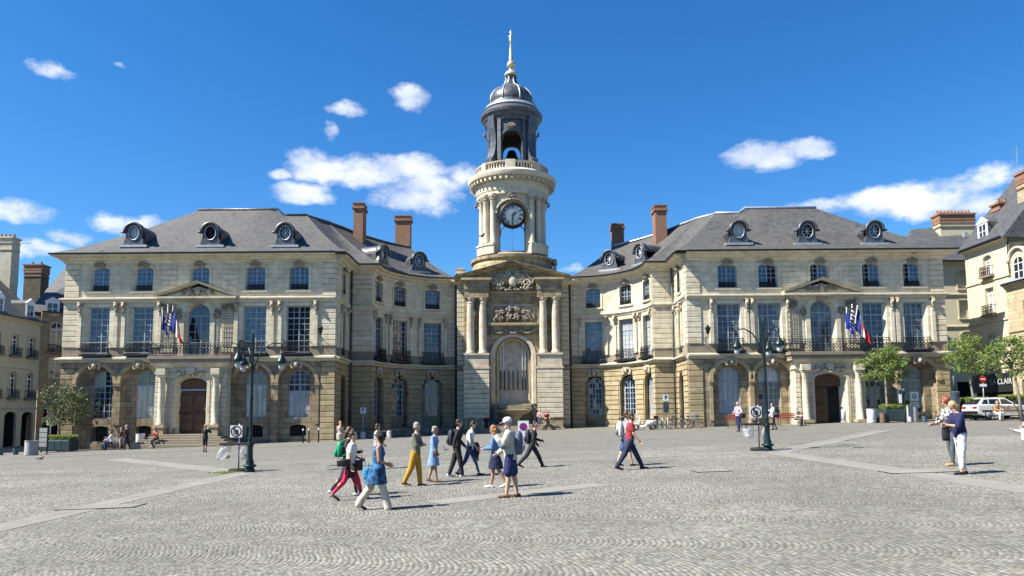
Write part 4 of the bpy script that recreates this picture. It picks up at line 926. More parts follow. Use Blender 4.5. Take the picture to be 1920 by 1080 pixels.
# clock
CY_ = DY - RD - .02; ck = at(961, 403, CY_ - .1)
clock = ob('clock', MB().lathe([(1.12, 0), (1.12, .12), (.98, .16), (.97, .1), (.02, .1)], 48).mesh('clock', M_iron, True), hall, (ck.x, ck.y - 60 + .0, ck.z)); clock.rotation_euler = (R(90), 0, 0)
M_dial = pm('clock_dial', (.16, .22, .26), .4, 0, .15, 3, .0); M_num = pm('numeral_ink', (.012, .014, .018), .6)
MB().lathe([(.95, .101), (.02, .105)], 48).obj('dial', M_dial, clock)
MB().rings([[(r * cos(a), r * sin(a), .11) for r in (.6, .62)] + [(r * cos(a), r * sin(a), .112) for r in (.62, .6)] for a in [2 * PI * k / 40 for k in range(41)]], False).obj('dial_ring', M_num, clock)
for k, s in enumerate(('XII', 'I', 'II', 'III', 'IIII', 'V', 'VI', 'VII', 'VIII', 'IX', 'X', 'XI')):
    a = -2 * PI * k / 12; text(s, .27, (.78 * sin(-a), .78 * cos(a), .114), (0, 0, a), M_num, clock, 'roman_numeral', .004, .012)
def hand(L, w_, ang):
    o = MB().add([(-w_ * .5, -.16, 0), (w_ * .5, -.16, 0), (w_, L * .55, 0), (0, L, 0), (-w_, L * .55, 0), (-w_ * .5, -.16, .015), (w_ * .5, -.16, .015), (w_, L * .55, .015), (0, L, .015), (-w_, L * .55, .015)],
                 [(4, 3, 2, 1, 0), (5, 6, 7, 8, 9)] + [(i, (i + 1) % 5, (i + 1) % 5 + 5, i + 5) for i in range(5)]).obj('clock_hand', M_num, clock, loc=(0, 0, .125)); o.rotation_euler = (0, 0, ang)
hand(.5, .06, -R(46)); hand(.8, .045, -R(186))
H(MB().rings([[(ck.x + r * cos(a), ck.y + y, ck.z + r * sin(a)) for r, y in ((1.1, 0), (1.1, .5), (1.2, .5), (1.2, 0))] for a in [2 * PI * k / 40 for k in range(41)]], False), 'clock_ring', M_iron, True)
H(MB().rings([[(ck.x + r * cos(a), ck.y + .3, ck.z + r * sin(a)) for r in (.02, 1.12)] for a in [2 * PI * k / 40 for k in range(41)]], False, False), 'clock_case', M_black)
b = MB()
for sg in (-1, 1): b.tube([(ck.x + sg * 1.15, ck.y + .2, ck.z - 1.9), (ck.x + sg * 1.05, ck.y + .1, ck.z - 1.3), (ck.x + sg * .6, ck.y + .1, ck.z - .95)], .05, 6)
b.ell((ck.x, ck.y, ck.z - 1.16), (.22, .1, .16)); b.tube([(ck.x - .05, ck.y + .2, ck.z - 1.1), (ck.x - .05, ck.y + .3, op_bot + .2)], .012, 4); b.box(ck.x - 1.1, ck.x + 1.1, ck.y + .1, ck.y + .25, op_bot, op_bot + .18)
H(b, 'clock_bracket', M_iron, True)
# ================================================================== CLOCK TOWER: belfry, dome, finial
RB = 2.35; bp = circ(RB, 48); q4 = bp.L / 4; b0, b1 = zd(319), zd(232)
fz = lambda y: at(957, y, DY - RB).z
bops = [(q4 * (k + .5), 1.95, fz(310), fz(243), .95) for k in range(4)]
H(wall(bp, 0, bp.L, b0 - .3, b1 + .3, bops, .22), 'belfry_wall', M_lead)
bi = circ(RB - .22, 48); H(wall(bi, 0, bi.L, b0 - .3, b1 + .3, [(bi.L / 4 * (k + .5), 1.85, fz(310), fz(243), .92) for k in range(4)], 0, reveal=False), 'belfry_inner_wall', M_lead)
n_ = MB()
for k in range(4): surround(bp, q4 * (k + .5), 1.95, fz(314), fz(243), .81, .16, .1, 0, n_, False)
H(n_, 'arch_moulding', M_lead)
for k in range(4):
    s = q4 * (k + .5); p = bp.pos(s, .12); hang(SHELL, 'shell_ornament', (p.x, p.y, fz(240) + .25), bp.ang(s))
# diagonal buttresses, flared at foot and head
hb_ = b1 - b0
bu = MB().prism([(0, 0), (.85, 0), (.88, .35), (.66, .6), (.5, 1.0), (.36, 1.6), (.3, 2.2), (.34, 2.9), (.5, 3.5), (.6, hb_), (0, hb_)], -.42, .42).mesh('buttress', M_lead)
fl = MB().prism([(0, 0), (.30, 0), (.30, hb_), (0, hb_)], -.18, .18).mesh('pilaster', M_lead)
for base in (45, 135, 225, 315):
    a = R(base - 90); hang(bu, 'buttress', (DC[0] + (RB - .12) * cos(a), DC[1] + (RB - .12) * sin(a), b0), a)
    for da in (-17, 17): a = R(base + da - 90); hang(fl, 'pilaster', (DC[0] + (RB - .1) * cos(a), DC[1] + (RB - .1) * sin(a), b0), a)
L_([(2.3, zd(242)), (2.55, zd(241)), (2.6, zd(235)), (2.72, zd(234)), (2.78, zd(229)), (2.98, zd(227)), (3.04, zd(222)), (2.95, zd(219)), (2.62, zd(213)), (2.5, zd(208)), (2.45, zd(203)), (2.15, zd(201)), (2.1, zd(198)), (.5, zd(198))], 'belfry_cornice', M_lead, 48, auto=35)
L_([(2.66, zd(212.5)), (2.72, zd(211.5)), (2.56, zd(206.5)), (2.5, zd(206.5))], 'zinc_band', M_zinc, 48)
L_([(.2, b0 - .05), (2.2, b0)], 'belfry_floor', M_lead, 24); L_([(.2, b1), (2.2, b1)], 'belfry_ceiling', M_lead, 24)
dome = [(1.98, 203), (2.12, 197), (2.14, 191), (2.04, 184), (1.82, 177), (1.5, 171), (1.1, 167), (.8, 163), (.6, 157), (.5, 151), (.54, 148), (.62, 146), (.62, 141), (.5, 140)]
L_([(r, zd(y)) for r, y in dome], 'dome', M_lead, 48)
for k in range(8):
    a = 2 * PI * (k + .5) / 8; b = MB().tube([(DC[0] + (r + .02) * cos(a), DC[1] + (r + .02) * sin(a), zd(y)) for r, y in dome[:-3]], .075, 6); H(b, 'dome_rib', M_zinc, True)
fin = ob('finial', MB().lathe([(.62, zd(144)), (.68, zd(141)), (.6, zd(138)), (.36, zd(134)), (.2, zd(131)), (.18, zd(129))], 24).mesh('finial', M_gold, True), hall, (DC[0], DC[1] - 60, 0))
MB().ell((0, 0, zd(122)), (.42, .42, .38), 20, 12).obj('gilt_ball', M_gold, fin, True)
MB().lathe([(.2, zd(117)), (.26, zd(114)), (.16, zd(112)), (.24, zd(107)), (.17, zd(104)), (.1, zd(78)), (.2, zd(75)), (.1, zd(72)), (.22, zd(68)), (.08, zd(66)), (.045, zd(62)), (.03, zd(56))], 14).obj('spire_shaft', M_gold, fin, True)
b = MB()
for k in range(4): a = PI / 2 * k; b.tube([(0, 0, zd(66)), (.2 * cos(a), .2 * sin(a), zd(68)), (.22 * cos(a), .22 * sin(a), zd(72))], .02, 5)
b.box(-.14, .14, -.012, .012, zd(61), zd(60)); b.obj('weather_vane', M_gold, fin, True)
# bell and its cross beam
bell = hang(MB().lathe([(.75, 0), (.72, .08), (.55, .3), (.46, .6), (.38, .85), (.2, .98), (.02, 1.02)], 20).mesh('bell', M_iron, True), 'bell', (DC[0], DC[1], fz(285)))
q = MB().box(-2.1, 2.1, -.1, .1, 0, .2); q.box(-.1, .1, -2.1, 2.1, .0, .2); q.caps((-1.1, 0, -1.0), (0, 0, -.3), .07, .07); q.caps((1.1, 0, -1.0), (0, 0, -.3), .07, .07); q.caps((0, 0, .1), (0, 0, -1.1), .3, .34); hang(q.mesh('bell_frame', M_iron), 'bell_frame', (DC[0], DC[1], fz(300)))
# small chimneys right and left of the tower pediment
for px0, px1, yt, yb, Y in ((856, 870, 505, 524, 74), (1036, 1043, 488, 512, 76)):
    chimney(px0, px1, yt, yb, Y, M_light, .8)
b = MB(); p = at(1062, 514, 73); q_ = at(1100, 520, 73)
# wall brackets with lanterns
def wall_lantern(px_, py_, Y, sg):
    p = at(px_, py_, Y); b = MB(); b.tube([(0, 0, 0), (0, -.25, .3), (0, -.6, .15), (0, -.9, .35)], .025, 6); b.tube([(0, 0, -.35), (0, -.3, -.1), (0, -.55, .15)], .02, 6)
    b.tube([(0, -.9, .35), (0, -.9, .45)], .02, 6); o = hang(b.mesh('lantern_bracket', M_iron, True), 'lantern_bracket', (p.x, p.y, p.z)); MB().lathe([(.03, 0), (.12, .05), (.2, .45), (.22, .47), (.1, .62), (.03, .7)], 6, (0, -.9, .45)).obj('lantern', M_iron, o)
wall_lantern(606, 640, YL, 1); wall_lantern(1322, 640, YR, 1)
if stone_rest.v: o = stone_rest.obj('stonework', M_light, hall); o.location = (0, -60, 0); o['kind'] = 'stuff'
for (on, mn), (mb_, m_, par) in extra.items(): mb_.obj('panes', m_, par, kind='stuff')
# ================================================================== GROUND
def ground_mat():
    m = bpy.data.materials.new('cobbled_ground'); m.use_nodes = True; t = NT(m.node_tree); b = m.node_tree.nodes['Principled BSDF']
    pos = t.n('ShaderNodeNewGeometry').outputs[0]
    v = t.n('ShaderNodeTexVoronoi', {'Vector': pos, 'Scale': 9.5}); e = t.n('ShaderNodeTexVoronoi', {'Vector': pos, 'Scale': 9.5}, feature='DISTANCE_TO_EDGE')
    c = t.mix(t.n('ShaderNodeSeparateColor', {0: v.outputs[1]}).outputs[0], (.12, .118, .102), (.26, .253, .218)); c = t.mix(t.ramp(t.n('ShaderNodeSeparateColor', {0: v.outputs[1]}).outputs[1], [(.75, 0), (1, .5)]), c, (.29, .24, .18))
    c = t.mix(t.ramp(t.noise(pos, .35, 5), [(.35, 0), (.7, .4)]), c, (.17, .163, .147)); c = t.mix(t.ramp(e.outputs[0], [(.02, 1), (.08, 0)]), c, (.12, .11, .095))
    t.L.new(c, b.inputs['Base Color']); b.inputs['Roughness'].default_value = .75
    bn = t.n('ShaderNodeBump', {'Strength': 1., 'Distance': .03, 'Height': t.ramp(e.outputs[0], [(0, 0), (.12, 1)])}); t.L.new(bn.outputs[0], b.inputs['Normal'])
    return m
def cobble_mat(name, a, b_, c_, joint=None):
    m = bpy.data.materials.new(name); m.use_nodes = True; t = NT(m.node_tree); b = m.node_tree.nodes['Principled BSDF']
    pos = t.n('ShaderNodeNewGeometry').outputs[0]; v = t.n('ShaderNodeTexVoronoi', {'Vector': pos, 'Scale': 10.}); s = t.n('ShaderNodeSeparateColor', {0: v.outputs[1]})
    at_ = t.n('ShaderNodeAttribute', None, attribute_name='tint').outputs['Fac']; fr_ = t.m('FRACT', t.m('ADD', at_, t.n('ShaderNodeObjectInfo').outputs['Random'])); c = t.mix(fr_, a, b_); c = t.mix(t.ramp(t.m('FRACT', t.m('MULTIPLY', fr_, 7.3)), [(.7, 0), (1, .6)]), c, c_)
    c = t.mix(t.ramp(t.noise(pos, .22, 7, .65), [(.4, 0), (.62, .6)]), c, tuple(x * .72 for x in a)); c = t.mix(t.ramp(t.noise(pos, 1.1, 6, .7), [(.55, 0), (.72, .45)]), c, tuple(x * 1.25 for x in b_)); c = t.mix(t.ramp(t.noise(pos, 90, 3, .7), [(.35, .35), (.65, 0)]), c, tuple(x * .5 for x in a))
    t.L.new(c, b.inputs['Base Color']); b.inputs['Roughness'].default_value = .7
    bn = t.n('ShaderNodeBump', {'Strength': .6, 'Distance': .01, 'Height': t.noise(pos, 60, 4, .6)}); t.L.new(bn.outputs[0], b.inputs['Normal']); return m
M_cob = cobble_mat('cobble_stone', (.125, .122, .102), (.29, .283, .24), (.28, .225, .15)); M_slab = pm('pale_slab', (.215, .205, .178), .75, 0, .12, .8, .5, 25, rnd=.14, streak=.2)
M_grd = ground_mat(); M_bed = pm('joint_sand', (.125, .12, .10), .95, 0, .3, 6, .3, 60)
gx = [-900, -200, -70] + list(range(-60, 61, 5)) + [70, 200, 900]; gy = [-60, 0, 10, 20, 30, 40, 50, 60, 80, 150, 400, 2500]
gz = lambda x, y: G(max(-60, min(60, x)), max(-20, min(80, y)))
b = MB(); b.add([(x, y, gz(x, y)) for y in gy for x in gx], [(j * len(gx) + i, j * len(gx) + i + 1, (j + 1) * len(gx) + i + 1, (j + 1) * len(gx) + i) for j in range(len(gy) - 1) for i in range(len(gx) - 1)])
ground = struct(b.obj('ground', M_grd))
# pale slab bands between the lamps and across the square: (from, to, half width)
LA, LB, CE = Vector((-9.6, 27.0)), Vector((9.6, 27.6)), Vector((-.3, 17.6))
BANDS = [(Vector((-10.3, 8.0)), LA, .55), (Vector((-21, 40)), LA, .6), (Vector((-1.7, 16.4)), Vector((2.2, 18.9)), .5), (Vector((-.2, 17.3)), Vector((-.1, 17.35)), .01), (Vector((20.5, 41.5)), LB, .6), (Vector((10.5, 9.5)), LB, .55), (LA + Vector((.6, .3)), LB + Vector((-.6, .3)), .3), (CE, Vector((9.9, 10.5)), .4),
         (Vector((-32, 38.5)), Vector((-21, 40)), .3), (Vector((-21, 40)), Vector((20.5, 41.5)), .22), (Vector((20.5, 41.5)), Vector((45, 42)), .25), (Vector((-30, 45)), Vector((-9.0, 50)), .2)]
BANDS = [(a, c, h * .8) for i, (a, c, h) in enumerate(BANDS) if i not in (3, 7)]
def in_band(x, y):
    r = np.zeros(len(x), bool)
    for a, c, h in BANDS:
        d = (c - a); L = d.length; d = d / L; px = x - a.x; py = y - a.y; t = px * d.x + py * d.y; q = np.abs(px * d.y - py * d.x); r |= (q < h + .04) & (t > -.1) & (t < L + .1)
    return r
slabs = {}
def slab(path, x, y, w_, l_, ang, seed):
    k = (round(w_, 2), round(l_, 2))
    if k not in slabs: slabs[k] = MB().box(-l_ / 2, l_ / 2, -w_ / 2, w_ / 2, -.08, 0).mesh('slab', M_slab)
    o = ob('slab', slabs[k], path, (x, y, G(x, y) + .0145 + (seed % 3) * .001)); n = Vector((-GA, -GB, 1)).normalized(); q = n.to_track_quat('Z', 'Y'); 
    o.rotation_euler = (Matrix.Rotation(math.atan(GB), 4, 'X') @ Matrix.Rotation(-math.atan(GA), 4, 'Y') @ Matrix.Rotation(ang, 4, 'Z')).to_euler()
for bi_, (a, c, h) in enumerate(BANDS):
    pth = ob('path', None); pth['kind'] = 'structure'; d = c - a; L = d.length; ang = math.atan2(d.y, d.x); n = max(1, round(L / 1.25)); sl_ = L / n
    for i in range(n):
        p = a + d * ((i + .5) / n); rows = 2 if h > .4 else 1
        for r_ in range(rows):
            off = (r_ - (rows - 1) / 2) * (2 * h / rows); q = p + Vector((-d.y, d.x)) / L * off
            slab(pth, q.x, q.y, 2 * h / rows - .012, sl_ - .012, ang, i + r_)
# cobbles laid in arcs
def cobbles():
    pit = .083; bay = 2.2; rot = R(-14); xs, ys, an = [], [], []
    rsb = np.random.RandomState(8); u = np.arange(-40, 40, bay)
    for ui, u0 in enumerate(u):          # bays run along the arc's span
        nst = int(bay / pit * 1.06); t = (np.arange(nst) + .5) / nst * 2 - 1
        vk = np.arange(int(88 / pit * .955)); vr = -40 + vk * pit * 1.02 + (vk // 6) * .014
        T, V = np.meshgrid(t, vr); sag = .42 * (1 - T ** 2); uu = u0 + (T + 1) / 2 * bay; vv = V + sag + rsb.uniform(-.3, .3); aa = np.arctan2(-.42 * 2 * T * 2 / bay, 1.0)
        xs.append(vv.ravel()); ys.append(uu.ravel()); an.append(-aa.ravel())
    v_ = np.concatenate(xs); u_ = np.concatenate(ys); a_ = np.concatenate(an)
    x = v_ * cos(rot) - u_ * sin(rot); y = v_ * sin(rot) + u_ * cos(rot) + 22; a_ = a_ + rot; x, y = x + .10 * np.sin(y * .8 + 1.4 * np.sin(x * .5)) + .05 * np.sin(y * 2.3 + x), y + .08 * np.sin(x * .9 + 1.2 * np.sin(y * .45)) + .04 * np.sin(x * 2.1 - y * 1.2)
    ok = (y > 7.4) & (y < 33.0) & (np.abs(x) < y * .72 + 1.0); x, y, a_ = x[ok], y[ok], a_[ok]; ok = ~in_band(x, y); return x[ok], y[ok], a_[ok]
cx_, cy_, ca_ = cobbles(); n = len(cx_); print('cobbles', n)
order = np.argsort((cx_ ** 2 * .25 + cy_ ** 2)); near, rest = order[:300], order[300:]
rs = np.random.RandomState(3)
def cob_geo(idx):
    m_ = len(idx); x, y, a = cx_[idx] + rs.normal(0, .004, m_), cy_[idx] + rs.normal(0, .004, m_), ca_[idx] + rs.normal(0, .08, m_)
    hw = .0402 + rs.uniform(-.004, .0015, m_); hl = .0392 + rs.uniform(-.005, .0015, m_); h = .0105 + rs.normal(0, .0016, m_); tx = rs.normal(0, .03, m_); ty = rs.normal(0, .03, m_)
    V = np.zeros((m_, 8, 3)); q = [(-1, -1), (1, -1), (1, 1), (-1, 1)]
    for k, (sx, sy) in enumerate(q):
        for lvl, f in ((0, 1.), (1, .9)):
            lx = sx * hl * f; ly = sy * hw * f; V[:, k + 4 * lvl, 0] = x + lx * np.cos(a) - ly * np.sin(a); V[:, k + 4 * lvl, 1] = y + lx * np.sin(a) + ly * np.cos(a)
            V[:, k + 4 * lvl, 2] = GA * V[:, k + 4 * lvl, 0] + GB * V[:, k + 4 * lvl, 1] + (.004 if lvl == 0 else h + lx * tx + ly * ty)
    return V
def bulk(name, V, m, parent, **kw):
    m_ = len(V); me = bpy.data.meshes.new(name); fb = np.array([[4, 5, 6, 7], [0, 1, 5, 4], [1, 2, 6, 5], [2, 3, 7, 6], [3, 0, 4, 7]])
    faces = (fb[None] + 8 * np.arange(m_)[:, None, None]).reshape(-1); nf = m_ * 5
    me.vertices.add(m_ * 8); me.vertices.foreach_set('co', V.reshape(-1)); me.loops.add(nf * 4); me.loops.foreach_set('vertex_index', faces)
    me.polygons.add(nf); me.polygons.foreach_set('loop_start', np.arange(nf) * 4); me.polygons.foreach_set('loop_total', np.full(nf, 4)); me.update(calc_edges=True); me.materials.append(m); tn = me.attributes.new('tint', 'FLOAT', 'POINT'); tn.data.foreach_set('value', np.repeat(rs.rand(m_), 8).astype(np.float32))
    o = ob(name, me, parent); [o.__setitem__(k, v) for k, v in kw.items()]; return o
bulk('cobblestones', cob_geo(rest), M_cob, ground, kind='stuff')
tpl = [bulk('stone_tmp', np.array([[(-.039, -.039, 0), (.039, -.039, 0), (.039, .039, 0), (-.039, .039, 0), (-.035, -.035, .010 + .001 * k), (.035, -.034, .012), (.034, .035, .011), (-.035, .034, .010)]]), M_cob, None) for k in range(5)]
for i in near:
    t_ = tpl[i % 5]; o = ob('stone', t_.data, ground, (cx_[i], cy_[i], G(cx_[i], cy_[i]) + .003), ca_[i]); o.scale = (1 + .06 * sin(i), 1 + .06 * cos(i * 3), 1)
for t_ in tpl: bpy.data.objects.remove(t_)
# bed under the near cobbles
bb = MB(); xs_ = [-26, -12, 0, 12, 26]; bb.add([(x, y, G(x, y) + .0082) for y in (6, 14, 22, 33.05) for x in xs_], [(j * 5 + i, j * 5 + i + 1, (j + 1) * 5 + i + 1, (j + 1) * 5 + i) for j in range(3) for i in range(4)])
struct(bb.obj('paving_bed', M_bed))

# iron covers in the paving
def cover(px_, py_, w_, d_, label):
    p = gp(px_, py_); t = thing('manhole_cover', label, 'manhole cover', (p.x, p.y, p.z + .02)); o = MB().box(-w_, w_, -d_, d_, -.02, .006).obj('frame', M_iron, t); o.rotation_euler = (math.atan(GB), -math.atan(GA), 0); MB().box(-w_ + .025, w_ - .025, -d_ + .025, d_ - .025, .006, .009).obj('plate', M_slab, o)
cover(1722, 885, .85, .42, 'rectangular cover framed in dark iron left of the women looking at a phone'); cover(1335, 884, .5, .3, 'dark cover set in the cobbles right of the man in the red T-shirt'); cover(190, 952, .9, .35, 'rectangular cover framed in dark iron in the pale band at lower left')
# ================================================================== NEIGHBOURING HOUSES
M_shut = pm('shop_dark', (.02, .02, .022), .4, .1, .4); M_awn = pm('dark_awning', (.03, .035, .03), .8, 0, .3); M_moss = stone('mossy_rubble', (.12, .10, .07), (.2, .17, .12), (.07, .06, .045), .35, .18, .02, (.05, .05, .03), .5)
M_clay = pm('terracotta', (.33, .12, .06), .8, 0, .25, 8, .3)
RAILN = rail_mb(1.3, .75, .3).mesh('balcony_railing', M_iron)
def house(label, pts, z0, z1, rows, cols, m, glass, frame, strings=(), arches=None, eave=.45, corn=.5, cat='house'):
    t = thing('house', label, cat, (pts[0][0], pts[0][1], 0)); o_ = Vector((pts[0][0], pts[0][1], 0)); path = Path(pts)
    def part(b, name, mm, smooth=False, parent=None, **k):
        o = b.obj(name, mm, parent or t, smooth, **k); 
        if parent is None: o.location = -o_
        return o
    ops = []
    for s in cols:
        for (za, zb, kind, blind, rail) in rows: ops.append((s, 1.05, za, zb, .3 if kind == 'arched' else 0))
    for s, w_, zt_, rise in (arches or []): ops.append((s, w_, -1, zt_, rise))
    part(wall(path, 0, path.L, z0, z1, ops, .22), 'wall', m)
    part(wall(path, 0, path.L, z0, z1, [], 0, off=-.9, reveal=False), 'blackout_backing', M_black)  # black sheet added behind the openings so no light passes through the house
    for e in (0, path.L): a, c = path.pos(e), path.pos(e, -2.5); part(MB().add([(a.x, a.y, z0), (c.x, c.y, z0), (c.x, c.y, z1), (a.x, a.y, z1)], [(0, 1, 2, 3)]), 'end_wall', m)
    for s in cols:
        for (za, zb, kind, blind, rail) in rows:
            p = path.pos(s, -.2) - o_.to_2d()
            if blind:
                q = MB().box(-.53, .53, 0, .04, 0, zb - za); q.obj('blind_window', m, t, loc=(p.x, p.y, za), rz=path.ang(s)); 
            else:
                o = put_window(kind, (p.x, p.y, za), path.ang(s), t, glass=glass, frame=frame, indiv=False); o.scale = (1, 1, (zb - za) / 2.3)
            if rail: q = path.pos(s, .02) - o_.to_2d(); ob('balcony_railing', RAILN, t, (q.x, q.y, za - .05), path.ang(s)); MB().box(-.75, .75, -.38, 0, -.14, 0).obj('balcony_slab', M_socle, t, loc=(q.x, q.y, za - .03), rz=path.ang(s))
            part(surround(path, s, 1.05, za, zb, .3 if kind == 'arched' else 0, .12, .04, 0), 'window_surround', m)
    for z in strings: part(sweep(path, 0, path.L, [(0, z - .1), (.1, z - .06), (.1, z + .06), (0, z + .1)]), 'string_course', m)
    part(sweep(path, 0, path.L, [(0, z1 - .35), (.1, z1 - .3), (.2, z1 - .15), (eave, z1 - .08), (eave, z1 + .02), (0, z1 + .06)]), 'cornice', m); part(sweep(path, 0, path.L, [(eave, z1), (eave + .14, z1), (eave + .14, z1 + .12), (eave, z1 + .1)]), 'gutter', M_iron)
    return t, path, part
def hroof(part, e0, e1, r0, r1, z1, zr, m, under=.1):
    b = MB().add([(*e0, z1 + .08), (*e1, z1 + .08), (*r1, zr), (*r0, zr), (*e0, z1 - .05), (*e1, z1 - .05), (*r1, z1 - .05), (*r0, z1 - .05)], [(0, 1, 2, 3), (1, 5, 6, 2), (0, 3, 7, 4), (0, 4, 5, 1), (3, 2, 6, 7)]); return part(b, 'roof', m)
def hdormer(part, t, x, y, z, a, m=None):
    b = MB(); b.prism([(-.6, 0), (.6, 0), (.6, 1.35), (0, 1.75), (-.6, 1.35)], 0, 2.2); M4 = Matrix.Translation((x, y, z)) @ Matrix.Rotation(a, 4, 'Z'); q = MB().merge(b, M4); o = part(q, 'dormer', M_slate2)
    for nm, bb, mm in (('dormer_front', MB().box(-.62, -.42, -.06, .02, 0, 1.36).box(.42, .62, -.06, .02, 0, 1.36).box(-.42, .42, -.06, .02, 0, .14).box(-.42, .42, -.06, .02, 1.2, 1.36), M_framew), ('glazing_bar', MB().box(-.03, .03, -.05, -.01, .14, 1.2).box(-.42, .42, -.05, -.01, .64, .68), M_framew), ('pane', MB().box(-.42, .42, -.02, -.005, .14, 1.2), M_glass), ('dormer_gable', MB().prism([(-.74, 1.36), (.74, 1.36), (0, 1.86)], -.12, .05), M_framew)):
        MB().merge(bb, M4).obj(nm, mm, o)
    return o
def hchimney(part, x0, x1, y0, y1, z0, z1, m, pots=4, band=None):
    o = part(MB().box(x0, x1, y0, y1, z0, z1), 'chimney', m)
    if band is M_brick: MB().box(x0 - .05, x1 + .05, y0 - .05, y1 + .05, z1 - .8, z1).obj('chimney_crown', M_brick, o)
    for z in (z1 - .5, z1 - 1.2): MB().box(x0 - .07, x1 + .07, y0 - .07, y1 + .07, z, z + .12).obj('chimney_band', band or m, o)
    MB().box(x0 - .14, x1 + .14, y0 - .14, y1 + .14, z1, z1 + .16).obj('chimney_cap', band or m, o)
    for k in range(pots): 
        u = (k + .5) / pots; lx = x1 - x0 > y1 - y0; MB().lathe([(.13, 0), (.1, .35), (.12, .4)], 8, ((x0 + (x1 - x0) * u) if lx else (x0 + x1) / 2, (y0 + y1) / 2 if lx else y0 + (y1 - y0) * u, z1 + .15)).obj('chimney_pot', M_clay, o)
    return o
# left: house across the side street, its front turned to the right
XA = -46.8; za_ = lambda y, Y=71, px=40: at(px, y, Y).z
YA0, YA1 = 52.0, 73.6; colsA = [69.9 - YA0 - 2.45 * k for k in range(-1, 7)]
rowsA = [(za_(666), za_(628), 'casement', False, True), (za_(744), za_(694), 'arched', False, True)]
tA, pA, partA = house('yellowish rendered house at the far left edge with iron balconies above two arched doorways', [(XA, YA0), (XA, YA1)], -2, za_(600), [(za_(668), za_(630), 'casement', False, True), (za_(746), za_(697), 'arched', False, True)], [c for c in colsA if 0 < c < 21], M_neigh, M_glass, M_framew,
    strings=(za_(765), za_(690)), arches=[(c, 1.7, za_(772), .5) for c in colsA if 0 < c < 21])
zA = za_(600); hroof(partA, (XA + .4, YA0 - .3), (XA + .4, YA1), (XA - 6, YA0 - .3), (XA - 6, YA1), zA, zA + 5.4, M_slate2)
for y in (YA1 - 1.6, YA1 - 6.0, YA1 - 11): hdormer(partA, tA, XA - .1, y, zA + .35, R(90))
partA(MB().box(XA - 6.4, XA - .2, YA1 - .05, YA1 + .35, zA - 1, zA + .4).add([(XA - .2, YA1 - .05, zA + .4), (XA - 6.2, YA1 - .05, zA + .4), (XA - 6.2, YA1 - .05, zA + 6), (XA - .2, YA1 + .35, zA + .4), (XA - 6.2, YA1 + .35, zA + .4), (XA - 6.2, YA1 + .35, zA + 6)], [(0, 1, 2), (5, 4, 3), (0, 2, 5, 3), (1, 4, 5, 2)]), 'party_wall', M_moss)
c_ = at(33, 450, 75); hchimney(partA, c_.x - 2.6, c_.x, 74.2, 75.4, zA, c_.z, M_white, 6)
b = MB(); p = at(35, 500, 74.5); b.tube([(p.x, p.y, p.z - 2), (p.x, p.y, p.z + 2.6)], .03, 4); b.tube([(p.x, p.y, p.z + 2.4), (p.x + 1.1, p.y, p.z + 2.35)], .02, 4)
for k in range(5): b.tube([(p.x + .2 + .2 * k, p.y - .25, p.z + 2.4), (p.x + .2 + .2 * k, p.y + .25, p.z + 2.4)], .012, 4)
partA(b, 'aerial', M_zinc)
# stone house closing the street beside the town hall
zb_ = lambda y: at(95, y, 75).z; x0, x1 = at(75, 650, 74.2).x, at(122, 650, 76).x
tB, pB, partB = house('narrow rubble stone house wedged between the yellow house and the town hall', [(x0, 74.2), (x1 + 1, 76)], -2, zb_(588), [(zb_(660), zb_(603), 'arched', False, True), (zb_(710), zb_(668), 'arched', False, False)], [1.35], M_neigh2, M_glass, M_framew, strings=(zb_(725),), arches=[(1.3, 1.5, zb_(768), 0)])
hroof(partB, (x0 - 1.2, 73.9), (x1 + 1.4, 75.7), (x0 - 2.4, 82), (x1 - .6, 82), zb_(588), zb_(588) + 6.5, M_slate2)
p = at(46, 498, 80); q = at(78, 498, 80); hchimney(partB, p.x, q.x, 80, 81.4, zb_(588), p.z, M_moss, 2, M_brick)
hdormer(partB, tB, x0 + .8, 74.6, zb_(592), R(30))
# right: plain wall with walled-up windows behind the right wing
zc_ = lambda y: at(1800, y, 66).z; x0, x1 = at(1755, 650, 66).x, at(1831, 650, 66).x
tC, pC, partC = house('plain beige house wall with walled-up windows just right of the town hall', [(x0 - 1, 66), (x1 + .4, 66)], -2, zc_(492), [(zc_(541), zc_(508), 'arched', True, False), (zc_(596), zc_(563), 'casement', True, False), (zc_(655), zc_(622), 'arched', True, False)], [at(1811, 600, 66).x - x0 + 1], M_neigh, M_glass, M_framew, strings=(zc_(552), zc_(612), zc_(666)), arches=[(at(1812, 600, 66).x - x0 + 1, 2.4, zc_(716), 0)])
zC = zc_(492); partC(MB().add([(x0 - 2, 65.5, zC), (x1 + 1, 65.5, zC), (x1 + 3, 74, zC), (x0 - 2, 72, zC), (x0 + .6, 70, at(1770, 430, 70).z), (x1 + 3, 70, at(1825, 420, 70).z)], [(0, 1, 5, 4), (3, 0, 4), (2, 3, 4, 5), (1, 2, 5)]), 'roof', M_slate2)
p, q = at(1757, 405, 69), at(1822, 405, 69); hchimney(partC, p.x, q.x, 68.6, 69.8, zC + 1, p.z, M_neigh, 10, M_brick)
partC(MB().box(at(1806, 440, 67.4).x, at(1813, 440, 67.4).x, 67.2, 67.5, at(1806, 445, 67.4).z, at(1806, 436, 67.4).z), 'roof_light', M_zinc)
